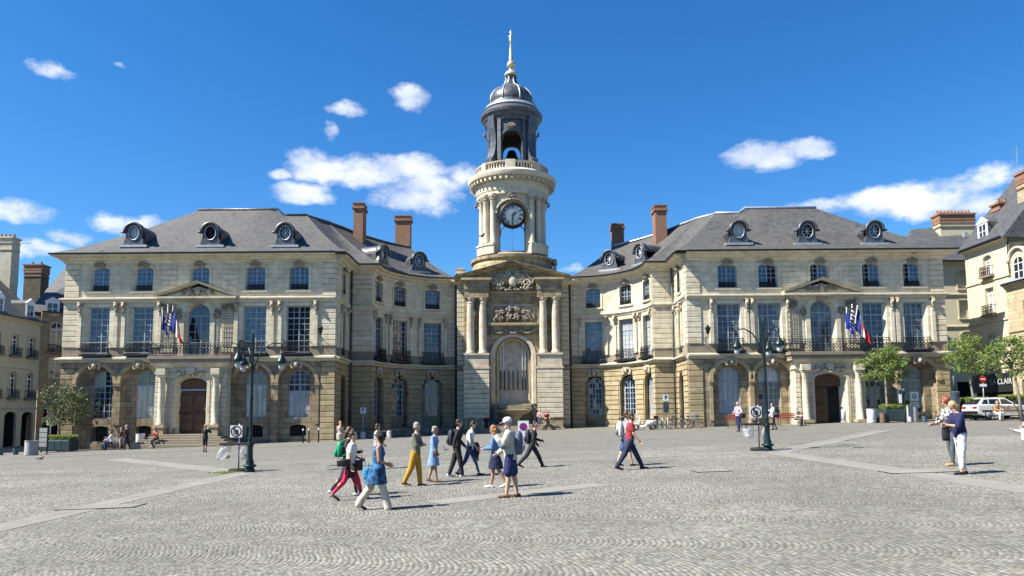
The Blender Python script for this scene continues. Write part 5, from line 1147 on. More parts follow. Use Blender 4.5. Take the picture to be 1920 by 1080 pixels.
# right: bright house whose front looks left across the square
XD = 38.0; zd_ = lambda y, Y, px: at(px, y, Y).z; ZD = zd_(472, 61.3, 1829)
tD, pD, partD = house('tall bright cream house with a slate roof and arched windows behind the parked car', [(XD, 61.6), (XD, 56.2)], -2, ZD, [(zd_(517, 58.8, 1866), zd_(479, 58.8, 1866), 'arched', False, True), (zd_(589, 58.8, 1866), zd_(540, 58.8, 1866), 'casement', False, True), (zd_(664, 58.8, 1866), zd_(627, 58.8, 1866), 'arched', False, True)], [2.9], M_neigh, M_curt, M_framew, strings=(zd_(527, 59, 1862), zd_(604, 59, 1862), zd_(690, 59, 1862)), arches=[(2.7, 2.6, zd_(712, 59, 1862), 0)])
hroof(partD, (XD - .45, 62), (XD - .45, 55.9), (XD + 5, 62), (XD + 5, 55.9), ZD, ZD + 6.6, M_slate2)
partD(MB().add([(XD, 56.0, ZD - 6), (XD + 6, 56.0, ZD - 6), (XD + 6, 56.0, ZD + 6), (XD, 56.0, ZD - .1), (XD, 56.3, ZD - 6), (XD + 6, 56.3, ZD - 6), (XD + 6, 56.3, ZD + 6), (XD, 56.3, ZD - .1)], [(0, 1, 2, 3), (7, 6, 5, 4), (0, 3, 7, 4)]), 'gable_wall', M_moss)
hdormer(partD, tD, XD + .2, 59.3, ZD + .55, R(-90))
p = at(1906, 330, 57.5); hchimney(partD, p.x, p.x + 2, 56.2, 57.6, ZD + 1, p.z, M_neigh2, 3, M_brick); p = at(1886, 370, 60); hchimney(partD, p.x - .6, p.x + 1, 60, 61, ZD + 2, at(1886, 382, 60).z, M_brick, 3)
partD(MB().tube([(XD + 3.2, 59, ZD + 4.6), (XD + 3.2, 59, ZD + 8.2)], .03, 4).tube([(XD + 2.7, 59, ZD + 7.9), (XD + 3.7, 59, ZD + 7.9)], .02, 4).tube([(XD + 2.8, 59, ZD + 7.4), (XD + 3.6, 59, ZD + 7.4)], .02, 4), 'aerial', M_zinc)
M_sign = pm('shop_lettering', (.5, .5, .46), .6)
p = at(1880, 706, 55.2)
text('LA CLAIR', .62, (XD - .35 - XD, 57.6 - 61.6, zd_(716, 57.8, 1876)), (R(90), 0, R(-90)), M_sign, tD, 'shop_sign')
partD(MB().box(XD - .3, XD - .1, 56.3, 61.2, zd_(735, 58, 1870), zd_(700, 58, 1870)), 'shop_fascia', M_shut); partD(MB().box(XD - .14, XD + .3, 56.3, 61.5, -1, zd_(733, 58, 1870)), 'shop_front', M_glass)
XE = 37.5; ZE = zd_(536, 55.9, 1880)
tE, pE, partE = house('low brown stone house cut off by the right edge of the picture', [(XE, 56.0), (XE, 46)], -2, ZE, [(zd_(600, 53.9, 1915), zd_(563, 53.9, 1915), 'casement', False, False), (zd_(680, 53.9, 1915), zd_(640, 53.9, 1915), 'casement', False, True)], [2.35, 5.2, 8], M_neigh2, M_curt, M_framew, strings=(zd_(620, 55, 1890), zd_(690, 55, 1890)), eave=.3, arches=[(2.3, 2.6, zd_(712, 55, 1890), 0), (6.5, 2.6, zd_(712, 55, 1890), 0)])
hroof(partE, (XE - .4, 56), (XE - .4, 45.7), (XE + 3, 56), (XE + 3, 45.7), ZE, ZE + 2.6, M_zinc)
# arched stone dormer on that roof
b = MB(); yE = 54.3; M4 = Matrix.Translation((XE - .05, yE, ZE + .1)) @ Matrix.Rotation(R(-90), 4, 'Z'); q = MB(); q.prism([(-.9, 0), (.9, 0), (.9, 1.5)] + [(.9 * cos(PI * k / 10), 1.5 + .8 * sin(PI * k / 10)) for k in range(1, 10)] + [(-.9, 1.5)], 0, 2.4); o = partE(MB().merge(q, M4), 'dormer', M_neigh)
q = MB().rings([[(r * cos(a), y, 1.5 + r * sin(a)) for r, y in ((.92, -.2), (1.08, -.2), (1.08, .2), (.92, .2))] for a in [PI * k / 12 for k in range(13)]]); MB().merge(q, M4).obj('dormer_hood', M_white, o, True)
q = MB().prism([(-.5, .1), (.5, .1), (.5, 1.3)] + [(.5 * cos(PI * k / 8), 1.3 + .5 * sin(PI * k / 8)) for k in range(1, 8)] + [(-.5, 1.3)], -.03, -.01); MB().merge(q, M4).obj('pane', M_glass, o)
q = MB().box(-.55, -.48, -.06, 0, .1, 1.4).box(.48, .55, -.06, 0, .1, 1.4).box(-.03, .03, -.06, 0, .1, 1.8).box(-.5, .5, -.06, 0, .7, .75).box(-.5, .5, -.06, 0, 1.28, 1.33); MB().merge(q, M4).obj('window_frame', M_framew, o)
# the row of houses opposite, behind the viewer (seen only as reflections)
tF, pF, partF = house('long pale terrace of houses facing the town hall from across the square', [(45, -28), (-45, -28)], -2, 13, [(5, 7.6, 'casement', False, False), (9, 11.3, 'casement', False, False)], [4 + 4.8 * k for k in range(18)], M_neigh, M_glass, M_framew, strings=(4.2,))
hroof(partF, (46, -27.5), (-46, -27.5), (46, -35), (-46, -35), 13, 18, M_slate)
for (on, mn), (mb_, m_, par) in extra.items(): pass
# ================================================================== LAMPS
M_teal = pm('dark_green_paint', (.009, .022, .023), .35, .3, .25, 8, .1); M_globe = pm('frosted_globe', (.42, .45, .46), .1, 0, .06, 4)
def street_lamp(px_, py_, angs, label):
    p = gp(px_, py_); t = thing('street_lamp', label, 'street lamp', p, 0, 'three-armed street lamps on the square'); h = 4.75
    MB().lathe([(.25, -.05), (.25, .1), (.2, .16), (.19, .4), (.14, .5), (.13, .9), (.17, .95), (.12, 1.02), (.10, 1.2), (.13, 1.24), (.085, 1.3), (.075, 2.6), (.10, 2.63), (.07, 2.7), (.065, 3.7), (.09, 3.74), (.06, 3.8), (.055, h), (.09, h + .05), (.05, h + .1), (.075, h + .18), (.03, h + .26), (.005, h + .45)], 14).obj('post', M_teal, t, True).scale = (.74, .74, 1)
    MB().lathe([(.215, .2), (.23, .24), (.215, .28)], 14).obj('base_ring', M_teal, t, True); MB().box(-.02, .02, -.075, -.06, .5, .9).obj('access_door', M_teal, t)
    for a in angs:
        a = R(a); L = 1.05; pts = [(0, 3.4), (.06, 3.75), (.2, 4.15), (.42, 4.5), (.72, 4.68), (L - .05, 4.66), (L, 4.6), (L, 4.42)]
        arm = MB().tube([(r * cos(a), r * sin(a), z) for r, z in pts], .026, 7).obj('arm', M_teal, t, True)
        x, y = L * cos(a), L * sin(a)
        MB().lathe([(.03, .32), (.05, .29), (.035, .25), (.08, .2), (.165, .05), (.2, -.01), (.2, -.05), (.17, -.08), (.13, -.07), (.05, -.05)], 18, (x, y, 4.0)).obj('lamp_shade', M_teal, arm, True); MB().ell((x, y, 3.82), (.105, .105, .14), 14, 10).obj('globe', M_globe, arm, True)
    return t
street_lamp(468, 886, (2, 127, 262), 'dark green street lamp with three globes standing in front of the left wing')
street_lamp(1440, 846, (182, 62, 283), 'dark green street lamp with three globes standing in front of the right wing')
# refuse stands: rubber foot, pole, ring plate with bags, square sign
M_rubber = pm('black_rubber', (.015, .015, .016), .85, 0, .3, 12, .3); M_pvc = pm('white_sign_plate', (.62, .62, .60), .4, 0, .05); M_ink = pm('sign_ink', (.012, .012, .014), .5)
m_ = bpy.data.materials.new('clear_plastic_bag'); m_.use_nodes = True; nt_ = NT(m_.node_tree); out_ = m_.node_tree.nodes['Material Output']; pb = m_.node_tree.nodes['Principled BSDF']; pb.inputs['Base Color'].default_value = (.6, .64, .66, 1); pb.inputs['Roughness'].default_value = .25
mx = nt_.n('ShaderNodeMixShader', {0: nt_.ramp(nt_.noise(nt_.n('ShaderNodeNewGeometry').outputs[0], 9, 4), [(.35, .15), (.7, .55)]), 1: nt_.n('ShaderNodeBsdfTransparent').outputs[0], 2: pb.outputs[0]}); nt_.L.new(mx.outputs[0], out_.inputs[0]); M_bag = m_
def bag_mesh(h, r, tilt, seed):
    rn = random.Random(seed); rs = []
    for i in range(9):
        u = i / 8; rr = r * (.75 + .4 * sin(PI * u ** .8)) * (1 if u < .92 else .6); rs.append([(rr * (1 + .14 * sin(3 * a + 5 * u + seed)) * cos(a) + tilt * u, rr * (1 + .14 * cos(4 * a + 6 * u)) * sin(a), -h * u) for a in [2 * PI * k / 16 for k in range(16)]])
    return MB().rings(rs, False)
def bin_stand(px_, py_, label, sg, blown):
    p = gp(px_, py_); t = thing('litter_bag_stand', label, 'litter bin', p, 0, 'litter bag stands beside the street lamps')
    MB().lathe([(.34, 0), (.36, .05), (.34, .12), (.1, .14)], 20, sx=1, sy=.8).obj('rubber_foot', M_rubber, t, True); MB().tube([(0, 0, .1), (0, 0, 1.75)], .028, 8).obj('pole', M_zinc, t, True)
    MB().box(-.66, .5, -.2, .2, .98, 1.06, .02).obj('bag_holder', M_rubber, t)
    for k, x in enumerate((-.38, .22)):
        o = bag_mesh(.55, .18, -.35 if blown and k == 0 else .0, k + 3).obj('litter_bag', M_bag, t, True, (x, 0, .98))
        MB().ell((x * .1, 0, -.42), (.1, .1, .08), 8, 6).obj('litter', pm('paper_litter', (.5, .42, .36), .8, 0, .4, 12), o, True)
    s = MB().box(-.22, .22, -.015, .015, 1.26, 1.7).obj('sign_plate', M_pvc, t); s.location = (-.1, -.05, 0)
    MB().rings([[(-.0 + r * cos(a), -.02, 1.48 + r * 1.0 * sin(a)) for r in (.16, .2)] for a in [2 * PI * k / 28 for k in range(29)]], False).obj('printed_ring', M_ink, s)
    q = MB().prism([(-.03, 1.36), (.09, 1.36), (.07, 1.54), (-.05, 1.54)], -.022, -.018).prism([(-.09, 1.52), (-.02, 1.58), (-.06, 1.64), (-.11, 1.56)], -.022, -.018).box(-.1, -.07, -.022, -.018, 1.38, 1.53); q.obj('printed_symbol', M_ink, s)
    q = MB().tube([(.13 * cos(R(135)), -.024, 1.48 + .13 * sin(R(135))), (.13 * cos(R(-45)), -.024, 1.48 + .13 * sin(R(-45)))], .006, 4)
bin_stand(447, 885, 'litter stand with clear bags and a square pictogram sign beside the left street lamp', -1, True)
bin_stand(1424, 845, 'litter stand with clear bags and a square pictogram sign beside the right street lamp', -1, False)
# ================================================================== FLAGS
def flag_mat(kind):
    m = bpy.data.materials.new(kind + '_cloth'); m.use_nodes = True; t = NT(m.node_tree); b = m.node_tree.nodes['Principled BSDF']; uv = t.n('ShaderNodeTexCoord').outputs['UV']; s = t.n('ShaderNodeSeparateXYZ', {0: uv})
    if kind == 'tricolour': c = t.ramp(s.outputs[0], [(0, (.005, .02, .16)), (.333, (.6, .6, .58)), (.666, (.5, .01, .015))])
    elif kind == 'striped':
        c = t.ramp(t.m('FRACT', t.m('MULTIPLY', s.outputs[1], 4.5)), [(0, .02), (.5, .6)]); 
    else:
        c = (.004, .02, .22)
        d = None
        for k in range(12):
            a = 2 * PI * k / 12; e = t.m('LESS_THAN', t.vm('DISTANCE', uv, (.5 + .2 * cos(a), .5 + .3 * sin(a), 0)).outputs['Value'], .035); d = e if d is None else t.m('MAXIMUM', d, e)
        c = t.mix(d, c, (.7, .55, .05))
    for nd in m.node_tree.nodes:
        if nd.type == 'VALTORGB': nd.color_ramp.interpolation = 'CONSTANT'
    if isinstance(c, tuple): b.inputs['Base Color'].default_value = (*c, 1)
    else: t.L.new(c, b.inputs['Base Color'])
    b.inputs['Roughness'].default_value = .8; return m
FM = {k: flag_mat(k) for k in ('starred_blue', 'tricolour', 'striped')}
def flag(px0, py_top, px1, py_bot, Y, kind, label, seed, lean):
    base = at(px0, 650, Y); top = at(px0, py_top, Y - .9); bot = at((px0 + px1) / 2, py_bot, Y - .7)
    t = thing('flag', label, 'flag', base); h = top.z - base.z
    pole = MB().tube([(0, .0, .3), (lean, -.5, h)], .025, 6).ell((lean, -.51, h + .06), (.05, .05, .07), 8, 6).obj('flagpole', M_framew, t, True)
    b = MB(); N = 22; Mz = 12; L = top.z - bot.z; wd = (px1 - px0) / 24.5 * 1.7; V = []
    for j in range(Mz + 1):
        v = j / Mz
        for i in range(N + 1):
            u = i / N; z = h - .12 - v * L * (.55 - .12 * u) - u * L * .48 ** 1; x = lean * (1 - .75 * v * (1 - u)) + wd * (u ** .7) * (.35 + .3 * v) + .06 * sin(u * 15 + v * 2 + seed)
            y = -.5 * (1 - v * .25 * (1 - u)) + .12 * sin(u * 17 + v * 3 + seed * 2) * (.3 + u); V.append((x, y, z))
    b.add(V, [(j * (N + 1) + i, j * (N + 1) + i + 1, (j + 1) * (N + 1) + i + 1, (j + 1) * (N + 1) + i) for j in range(Mz) for i in range(N)])
    me = b.mesh('flag_cloth', FM[kind], True); uvl = me.uv_layers.new(name='UV')
    for lp in me.loops: i = lp.vertex_index; uvl.data[lp.index].uv = ((i % (N + 1)) / N, 1 - (i // (N + 1)) / Mz)
    ob('flag_cloth', me, t)
for wx, dx in (('left', 0), ('right', 1278)):
    flag(306 + dx, 578, 320 + dx, 640, YL - .9, 'starred_blue', 'blue flag with gold stars hanging above the %s entrance' % wx, 1 + dx, .05); flag(314 + dx, 572, 330 + dx, 634, YL - .7, 'striped', 'black and white striped flag between two others above the %s entrance' % wx, 2 + dx, .15); flag(320 + dx, 574, 338 + dx, 650, YL - .9, 'tricolour', 'blue, white and red flag hanging above the %s entrance' % wx, 3 + dx, .3)
# ================================================================== TREES, HEDGES
def leaf_mat(name, a, b_, c_):
    m = bpy.data.materials.new(name); m.use_nodes = True; t = NT(m.node_tree); b = m.node_tree.nodes['Principled BSDF']; pos = t.n('ShaderNodeNewGeometry').outputs[0]
    c = t.mix(t.ramp(t.noise(pos, 2.2, 4), [(.35, 0), (.65, 1)]), a, b_); c = t.mix(t.ramp(t.noise(pos, 30, 2), [(.5, 0), (.7, .7)]), c, c_); t.L.new(c, b.inputs['Base Color']); b.inputs['Roughness'].default_value = .5
    tr = t.n('ShaderNodeBsdfTranslucent', {0: c}); mx = t.n('ShaderNodeMixShader', {0: .35, 1: b.outputs[0], 2: tr.outputs[0]}); t.L.new(mx.outputs[0], m.node_tree.nodes['Material Output'].inputs[0]); return m
M_leafy = leaf_mat('tree_leaves', (.10, .16, .03), (.18, .25, .055), (.34, .40, .12)); M_leafd = leaf_mat('dark_tree_leaves', (.05, .075, .025), (.09, .12, .045), (.2, .2, .1)); M_hedge = leaf_mat('hedge_leaves', (.15, .20, .04), (.26, .31, .06), (.42, .46, .14))
M_bark = pm('pale_bark', (.20, .18, .15), .9, 0, .35, 9, .6, 25)
def leaves(points, size, rn):
    V, Fc = [], []
    for p, s in points:
        a = rn.uniform(0, 6.28); n = Vector((rn.gauss(0, 1), rn.gauss(0, 1), rn.gauss(.7, .8))).normalized(); u = n.orthogonal().normalized(); v = n.cross(u); u, v = u * cos(a) + v * sin(a), v * cos(a) - u * sin(a); L = size * rn.uniform(.7, 1.3) * s; w_ = L * .5; k = len(V)
        V += [p - u * L, p + v * w_ + n * .1 * L, p + u * L, p - v * w_ + n * .1 * L]; Fc.append((k, k + 1, k + 2, k + 3))
    return MB().add(V, Fc)
def tree(x, y, h, cw, ch, label, seed, lm, nl=4200, lean=0, group='small street trees'):
    rn = random.Random(seed); z = G(x, y); t = thing('tree', label, 'tree', (x, y, z), 0, group); zb = h - ch
    tb = MB(); top = Vector((lean, 0, zb + ch * .3)); tb.tube([(0, 0, -.1), (lean * .2 + .02, .02, zb * .5), (lean * .6, 0, zb), top], [.12, .085, .07, .05], 8); ends = []
    for k in range(9):
        a = 2 * PI * k / 9 + rn.uniform(-.3, .3); st = Vector((lean * .6, 0, zb)).lerp(top, rn.random()); el = rn.uniform(.25, 1.1); r = cw * .42 * rn.uniform(.7, 1)
        e = st + Vector((cos(a) * r * cos(el), sin(a) * r * cos(el), ch * .62 * sin(el))); mid = st.lerp(e, .5) + Vector((0, 0, .12)); tb.tube([st, mid, e], [.045, .03, .014], 6); ends += [mid, e]
        for q in range(3): e2 = e + Vector((rn.gauss(0, .35), rn.gauss(0, .35), rn.gauss(.15, .3))); tb.tube([mid.lerp(e, .6), e2], [.02, .008], 5); ends.append(e2)
    tb.obj('trunk', M_bark, t, True); pts = []
    cl = []
    for k in range(46):
        a = rn.uniform(0, 6.28); r = math.sqrt(rn.random()); zz = rn.random(); prof = math.sqrt(max(.05, 1 - (2 * zz - .75) ** 2 / 1.7)); cl.append((Vector((lean + cos(a) * r * cw / 2 * prof, sin(a) * r * cw / 2 * prof, zb + zz * ch)), rn.uniform(.2, .5) * cw / 3))
    cl += [(e, .3) for e in ends[1::2]]
    for k in range(nl): c, s = rn.choice(cl); d = Vector((rn.gauss(0, 1), rn.gauss(0, 1), rn.gauss(0, .75))); d = d.normalized() * s * rn.random() ** .4; pts.append((c + d, 1))
    leaves(pts, .085, rn).obj('crown', lm, t)
def gx_(px, Y): return at(px, 780, Y).x
tree(gx_(112, 54), 54, 4.7, 3.9, 2.7, 'small dark leafy tree behind the clipped hedge at the left wing', 1, M_leafd, 3600)
tree(gx_(1664, 53), 53, 5.1, 3.1, 2.0, 'bright green tree growing from the planter right of the open portal', 2, M_leafy)
tree(gx_(1829, 52), 52, 5.9, 2.8, 2.6, 'open crowned tree with a pale trunk between the town hall and the bright cream house', 3, M_leafy, 2800, -.45)
tree(gx_(1916, 47), 47, 5.3, 3.4, 2.5, 'wide leafy tree behind the white car', 4, M_leafy, 3400, -.4)
M_plg = pm('dark_teal_planter', (.025, .05, .052), .5, .1, .2, 5)
def planter(px0, px1, Y, h, hh, label, m, seed, dp=1.1):
    x0, x1 = gx_(px0, Y), gx_(px1, Y); xc = (x0 + x1) / 2; z = G(xc, Y); rn = random.Random(seed); t = thing('hedge_planter', label, 'planter', (xc, Y, z)); w_ = (x1 - x0) / 2
    MB().box(-w_, w_, -dp / 2, dp / 2, .08, h, .02).obj('planter_box', m, t)
    for sx in (-1, 1): MB().box(sx * (w_ - .04) - .05, sx * (w_ - .04) + .05, -dp / 2 - .03, -dp / 2 + .05, 0, h + .04).obj('corner_post', m, t)
    n = max(2, int(w_ * 2 / .45))
    for k in range(n): a = -w_ + .08 + (2 * w_ - .16) * k / n; MB().box(a + .02, a + (2 * w_ - .16) / n - .02, -dp / 2 - .022, -dp / 2, .14, h - .06, .008).obj('panel', m, t)
    pts = [(Vector((rn.uniform(-w_, w_), rn.uniform(-dp / 2, dp / 2), h - .05 + hh * rn.random() ** .5 * (.85 + .15 * sin(seed + k * .01)))), 1) for k in range(int(3200 * w_))]; leaves(pts, .045, rn).obj('hedge', M_hedge, t)
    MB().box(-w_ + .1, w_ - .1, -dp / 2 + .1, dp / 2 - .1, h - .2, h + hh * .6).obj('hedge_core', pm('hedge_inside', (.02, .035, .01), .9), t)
planter(1655, 1703, 53, .92, .42, 'dark green planter with a clipped hedge under the bright green tree', M_plg, 2); planter(1808, 1846, 52, 1.15, .5, 'dark green planter with a yellow-green hedge left of the white car', M_plg, 3, 1.4); planter(1880, 1960, 54, 1.2, .5, 'dark planter with a long hedge behind the white car', M_plg, 4)
planter(88, 141, 53, .85, .42, 'low dark planter with a clipped hedge in the shade left of the town hall', M_plg, 5)
# ================================================================== STREET FURNITURE
M_con = pm('concrete_grey', (.34, .33, .31), .85, 0, .12, 6, .3); M_blue = pm('blue_sign', (.02, .05, .25), .4); M_red = pm('sign_red', (.45, .015, .015), .4); M_wh = pm('matt_white', (.66, .66, .64), .55, 0, .06)
def cylt(name, label, cat, px_, Y, r, h, m, m2=None, group=None, part='body', rim=True):
    x = gx_(px_, Y); t = thing(name, label, cat, (x, Y, G(x, Y)), 0, group); MB().lathe([(r * .92, 0), (r, .03), (r, h - .05), (r * 1.06, h - .04), (r * 1.06, h), (r * .85, h), (r * .8, h - .1)], 20).obj(part, m, t, auto=40); 
    MB().lathe([(r * .84, h - .09), (.01, h - .08)], 20).obj('opening', M_black, t); MB().lathe([(r * 1.02, .12), (r * 1.02, .2)], 20, caps=False).obj('band', m2 or m, t, True); return t
cylt('litter_bin', 'white round litter bin right of the open portal', 'litter bin', 1634, 53, .3, 1.0, M_wh); cylt('litter_bin', 'dark green round bin behind the small brown bin', 'litter bin', 1650, 53.6, .3, 1.0, M_plg); cylt('litter_bin', 'small brown bin left of the hedge planter', 'litter bin', 1655, 52.5, .2, .7, pm('brown_paint', (.16, .1, .06), .7))
cylt('concrete_bin', 'pale concrete cylinder bin in front of the notice board', 'litter bin', 1711, 52, .36, 1.15, M_con); cylt('litter_bin', 'white litter bin with printed front beside the steps of the left portal', 'litter bin', 265, 54, .3, 1.05, M_wh)
cylt('concrete_block', 'short pale cylinder block in the shade at the left edge', 'bollard', 62, 49, .38, .95, M_con)
for px_, lab in ((1733, 'small blue-grey bollard just right of the concrete cylinder bin'), (1757, 'small blue-grey bollard beside the corner of the town hall'), (33, 'low dark bollard left of the pale cylinder block'), (5, 'low dark bollard at the left edge of the picture')):
    cylt('short_bollard', lab, 'bollard', px_, 51, .16, .42, pm('blue_grey_bollard', (.06, .09, .11), .5), None, 'short bollards')
t = thing('totem', 'tall blue-grey advertising cylinder beside the corner of the right wing', 'totem', (gx_(1793, 52), 52, G(34, 52))); MB().lathe([(.26, 0), (.26, 1.75), (.3, 1.8), (.3, 1.9), (.2, 1.95)], 20).obj('drum', pm('totem_paint', (.05, .085, .11), .45), t, auto=40); MB().lathe([(.1, 1.95), (.1, 3.0), (.02, 3.05)], 12).obj('mast', M_plg, t, True)
for i, px_ in enumerate((569, 580, 598)):
    x = gx_(px_, 53.5); t = thing('slim_bollard', ['leftmost of the three slim bollards in front of the left wing', 'middle of the three slim bollards in front of the left wing', 'rightmost of the three slim bollards in front of the left wing'][i], 'bollard', (x, 53.5, G(x, 53.5)), 0, 'slim bollards'); MB().lathe([(.06, 0), (.05, .1), (.045, .8), (.07, .82), (.05, .86)], 10).obj('post', M_iron, t, True); MB().ell((0, 0, .93), (.07, .07, .08), 10, 8).obj('white_knob', M_wh, t, True)
for i, px_ in enumerate((681, 719, 730)):
    x = gx_(px_, 57); t = thing('stone_bollard', ['squat pale stone bollard below the parking sign', 'squat pale stone bollard left of the mustard trousers, first of two', 'squat pale stone bollard left of the mustard trousers, second of two'][i], 'bollard', (x, 57, G(x, 57)), 0, 'squat stone bollards'); MB().lathe([(.24, -.1), (.24, .1), (.2, .14), (.19, .5), (.15, .56), (.05, .58)], 14).obj('shaft', M_con, t, True); MB().lathe([(.26, 0), (.26, .06), (.2, .07)], 14).obj('base', M_con, t, True)
for i in range(4):
    px_ = 1222 + i * 9.5; x = gx_(px_, 55); t = thing('bike_stand', 'pale hoop bike stand beside the scooter, number %s from the left of four' % ('one', 'two', 'three', 'four')[i], 'bike stand', (x, 55, G(x, 55)), 0, 'pale hoop bike stands'); MB().tube([(0, -.3, 0), (0, -.3, .7), (0, -.15, .78), (0, .15, .78), (0, .3, .7), (0, .3, 0)], .05, 8).obj('hoop', M_con, t, True); MB().box(-.1, .1, -.4, .4, -.02, .03).obj('foot', M_con, t)
def sign_post(name, label, px_, Y, h, build, cat='sign', r=.035):
    x = gx_(px_, Y); t = thing(name, label, cat, (x, Y, G(x, Y))); MB().tube([(0, 0, 0), (0, 0, h)], r, 8).obj('post', M_zinc if r < .05 else M_plg, t, True); build(t); return t
sign_post('parking_sign', 'white parking sign with a black P in the shade of the left round front', 681, 58.5, 2.4, lambda t: (MB().box(-.22, .22, -.06, -.03, 1.95, 2.4).obj('plate', M_wh, t), text('P', .4, (0, -.07, 2.18), (R(90), 0, 0), M_ink, t, bold=.01)))
def pay(t):
    MB().box(-.2, .2, -.14, .12, 1.2, 2.0, .02).obj('machine', M_plg, t); MB().box(-.2, .2, -.06, -.03, 2.1, 2.55).obj('plate', M_wh, t); text('P', .4, (0, -.07, 2.33), (R(90), 0, 0), M_ink, t, bold=.01); MB().box(-.12, .12, -.16, -.14, 1.6, 1.85).obj('screen', M_lead, t)
sign_post('parking_machine', 'dark parking machine with a P sign on top beside the parked bicycles', 1249, 56.5, 2.5, pay)
def board(t):
    MB().box(-.3, .3, -.05, .0, 1.45, 2.1).obj('plate', M_wh, t); MB().box(-.3, .3, -.05, .0, .95, 1.35).obj('plate', M_wh, t); MB().rings([[(r * cos(a), -.06, 1.78 + r * sin(a)) for r in (.1, .16)] for a in [2 * PI * k / 20 for k in range(21)]], False).obj('printed_ring', M_ink, t)
    for z in (1.02, 1.1, 1.18, 1.26): MB().box(-.22, .22, -.056, -.05, z, z + .02).obj('printed_line', M_ink, t)
    MB().tube([(.45, 0, 0), (.3, 0, 1.0)], .03, 6).obj('brace', M_plg, t)
sign_post('notice_board', 'white notice board with a round symbol behind the concrete bin', 1716, 53.4, 2.1, board)
sign_post('signal_post', 'dark post with a turned box on top between planter and concrete bin', 1697, 51.5, 2.0, lambda t: (MB().box(-.42, -.08, -.1, .1, 1.5, 2.25, .02).obj('sign_box', M_plg, t), MB().box(-.4, -.22, -.13, -.1, 1.35, 1.95).obj('white_panel', M_wh, t), MB().lathe([(.12, 2.0), (.14, 2.3), (.05, 2.36)], 10).obj('cap', M_plg, t, True)), r=.07)
def noentry(t):
    c = MB().lathe([(.3, 0), (.3, .03), (.01, .031)], 28).obj('disc', M_red, t, loc=(0, -.03, 2.85)); c.rotation_euler = (R(90), 0, 0); c.scale = (.8, .8, 1); MB().box(-.17, .17, -.07, -.062, 2.81, 2.89).obj('white_bar', M_wh, t); MB().box(-.25, .25, -.05, -.03, 2.3, 2.5).obj('plate', M_wh, t)
sign_post('no_entry_sign', 'red no entry sign with a white plate below, left of the dark shopfront', 1847, 55, 3.1, noentry)
def nopark(t):
    c = MB().lathe([(.3, 0), (.3, .03), (.01, .031)], 28).obj('disc', M_red, t, loc=(0, -.03, 2.6)); c.rotation_euler = (R(90), 0, 0); c = MB().lathe([(.24, 0), (.24, .005), (.01, .006)], 28).obj('blue_disc', M_blue, t, loc=(0, -.065, 2.6)); c.rotation_euler = (R(90), 0, 0); q = MB().box(-.03, .03, -.078, -.072, -.24, .24).obj('red_bar', M_red, t, loc=(0, 0, 2.6)); q.rotation_euler = (0, R(-45), 0); MB().box(-.28, .28, -.05, -.03, 1.9, 2.2).obj('plate', M_wh, t)
sign_post('no_parking_sign', 'round blue and red no parking sign above a white plate beside the dark leafy tree', 96, 56, 2.9, nopark)
x = gx_(83, 50); t = thing('panel_stand', 'white slatted information panel standing left of the clipped hedge', 'information panel', (x, 50, G(x, 50)))
for k in range(4): MB().box(-.28, .28, -.03, 0, .5 + k * .32, .78 + k * .32).obj('panel', M_con, t)
for sg in (-1, 1): MB().box(sg * .3 - .03, sg * .3 + .03, -.04, .02, -.1, 1.85).obj('post', M_iron, t)
# temporary no-parking board by the fountain
x = gx_(981, 50); t = thing('sign_board', 'white board with a purple no parking disc standing in the middle of the square', 'sign', (gx_(981, 44), 44, G(.6, 44))); MB().box(-.32, .32, -.02, .02, .3, 1.2).obj('board', M_wh, t); q = MB().lathe([(.23, 0), (.23, .004), (.01, .006)], 28).obj('disc', pm('violet_print', (.12, .03, .25), .5), t, loc=(0, -.022, .85)); q.rotation_euler = (R(90), 0, 0)
q = MB().rings([[(r * cos(a), -.03, .85 + r * sin(a)) for r in (.17, .2)] for a in [2 * PI * k / 24 for k in range(25)]], False).obj('ring', M_red, t); q = MB().box(-.02, .02, -.034, -.03, -.2, .2).obj('bar', M_red, t, loc=(0, 0, .85)); q.rotation_euler = (0, R(45), 0)
for sg in (-1, 1): MB().tube([(sg * .25, 0, 0), (sg * .25, 0, .4)], .02, 6).obj('leg', M_zinc, t)
t = thing('stone_marker', 'white stub post at the right jamb of the open portal', 'post', (gx_(1582, YR - 1.5), YR - 1.5, G(25, 55) + .03)); MB().lathe([(.17, 0), (.15, .75), (.16, .8), (.12, .95), (.03, 1.0)], 14).obj('shaft', M_wh, t, True); MB().lathe([(.22, 0), (.22, .08), (.15, .1)], 14).obj('foot', M_con, t)
def bench(px_, Y, w_, label, m, cloth=None, rz=0):
    x = gx_(px_, Y); t = thing('bench', label, 'bench', (x, Y, G(x, Y)), rz)
    for k in range(4): MB().box(-w_, w_, -.25 + .13 * k, -.15 + .13 * k, .42, .455).obj('seat_slat', m, t)
    for k in range(3): MB().box(-w_, w_, .27, .30, .55 + .13 * k, .65 + .13 * k).obj('back_slat', m, t)
    for sg in (-1, 1): MB().tube([(sg * w_ * .9, -.22, 0), (sg * w_ * .9, -.22, .42), (sg * w_ * .9, .25, .44), (sg * w_ * .9, .31, .92)], .022, 6).obj('leg', M_iron, t, True); MB().tube([(sg * w_ * .9, .27, 0), (sg * w_ * .9, .25, .44)], .022, 6).obj('leg', M_iron, t, True)
    return t
M_rwood = pm('red_paint_wood', (.26, .05, .03), .55, 0, .25, 9); M_twood = pm('tan_wood', (.32, .24, .15), .7, 0, .25, 9)
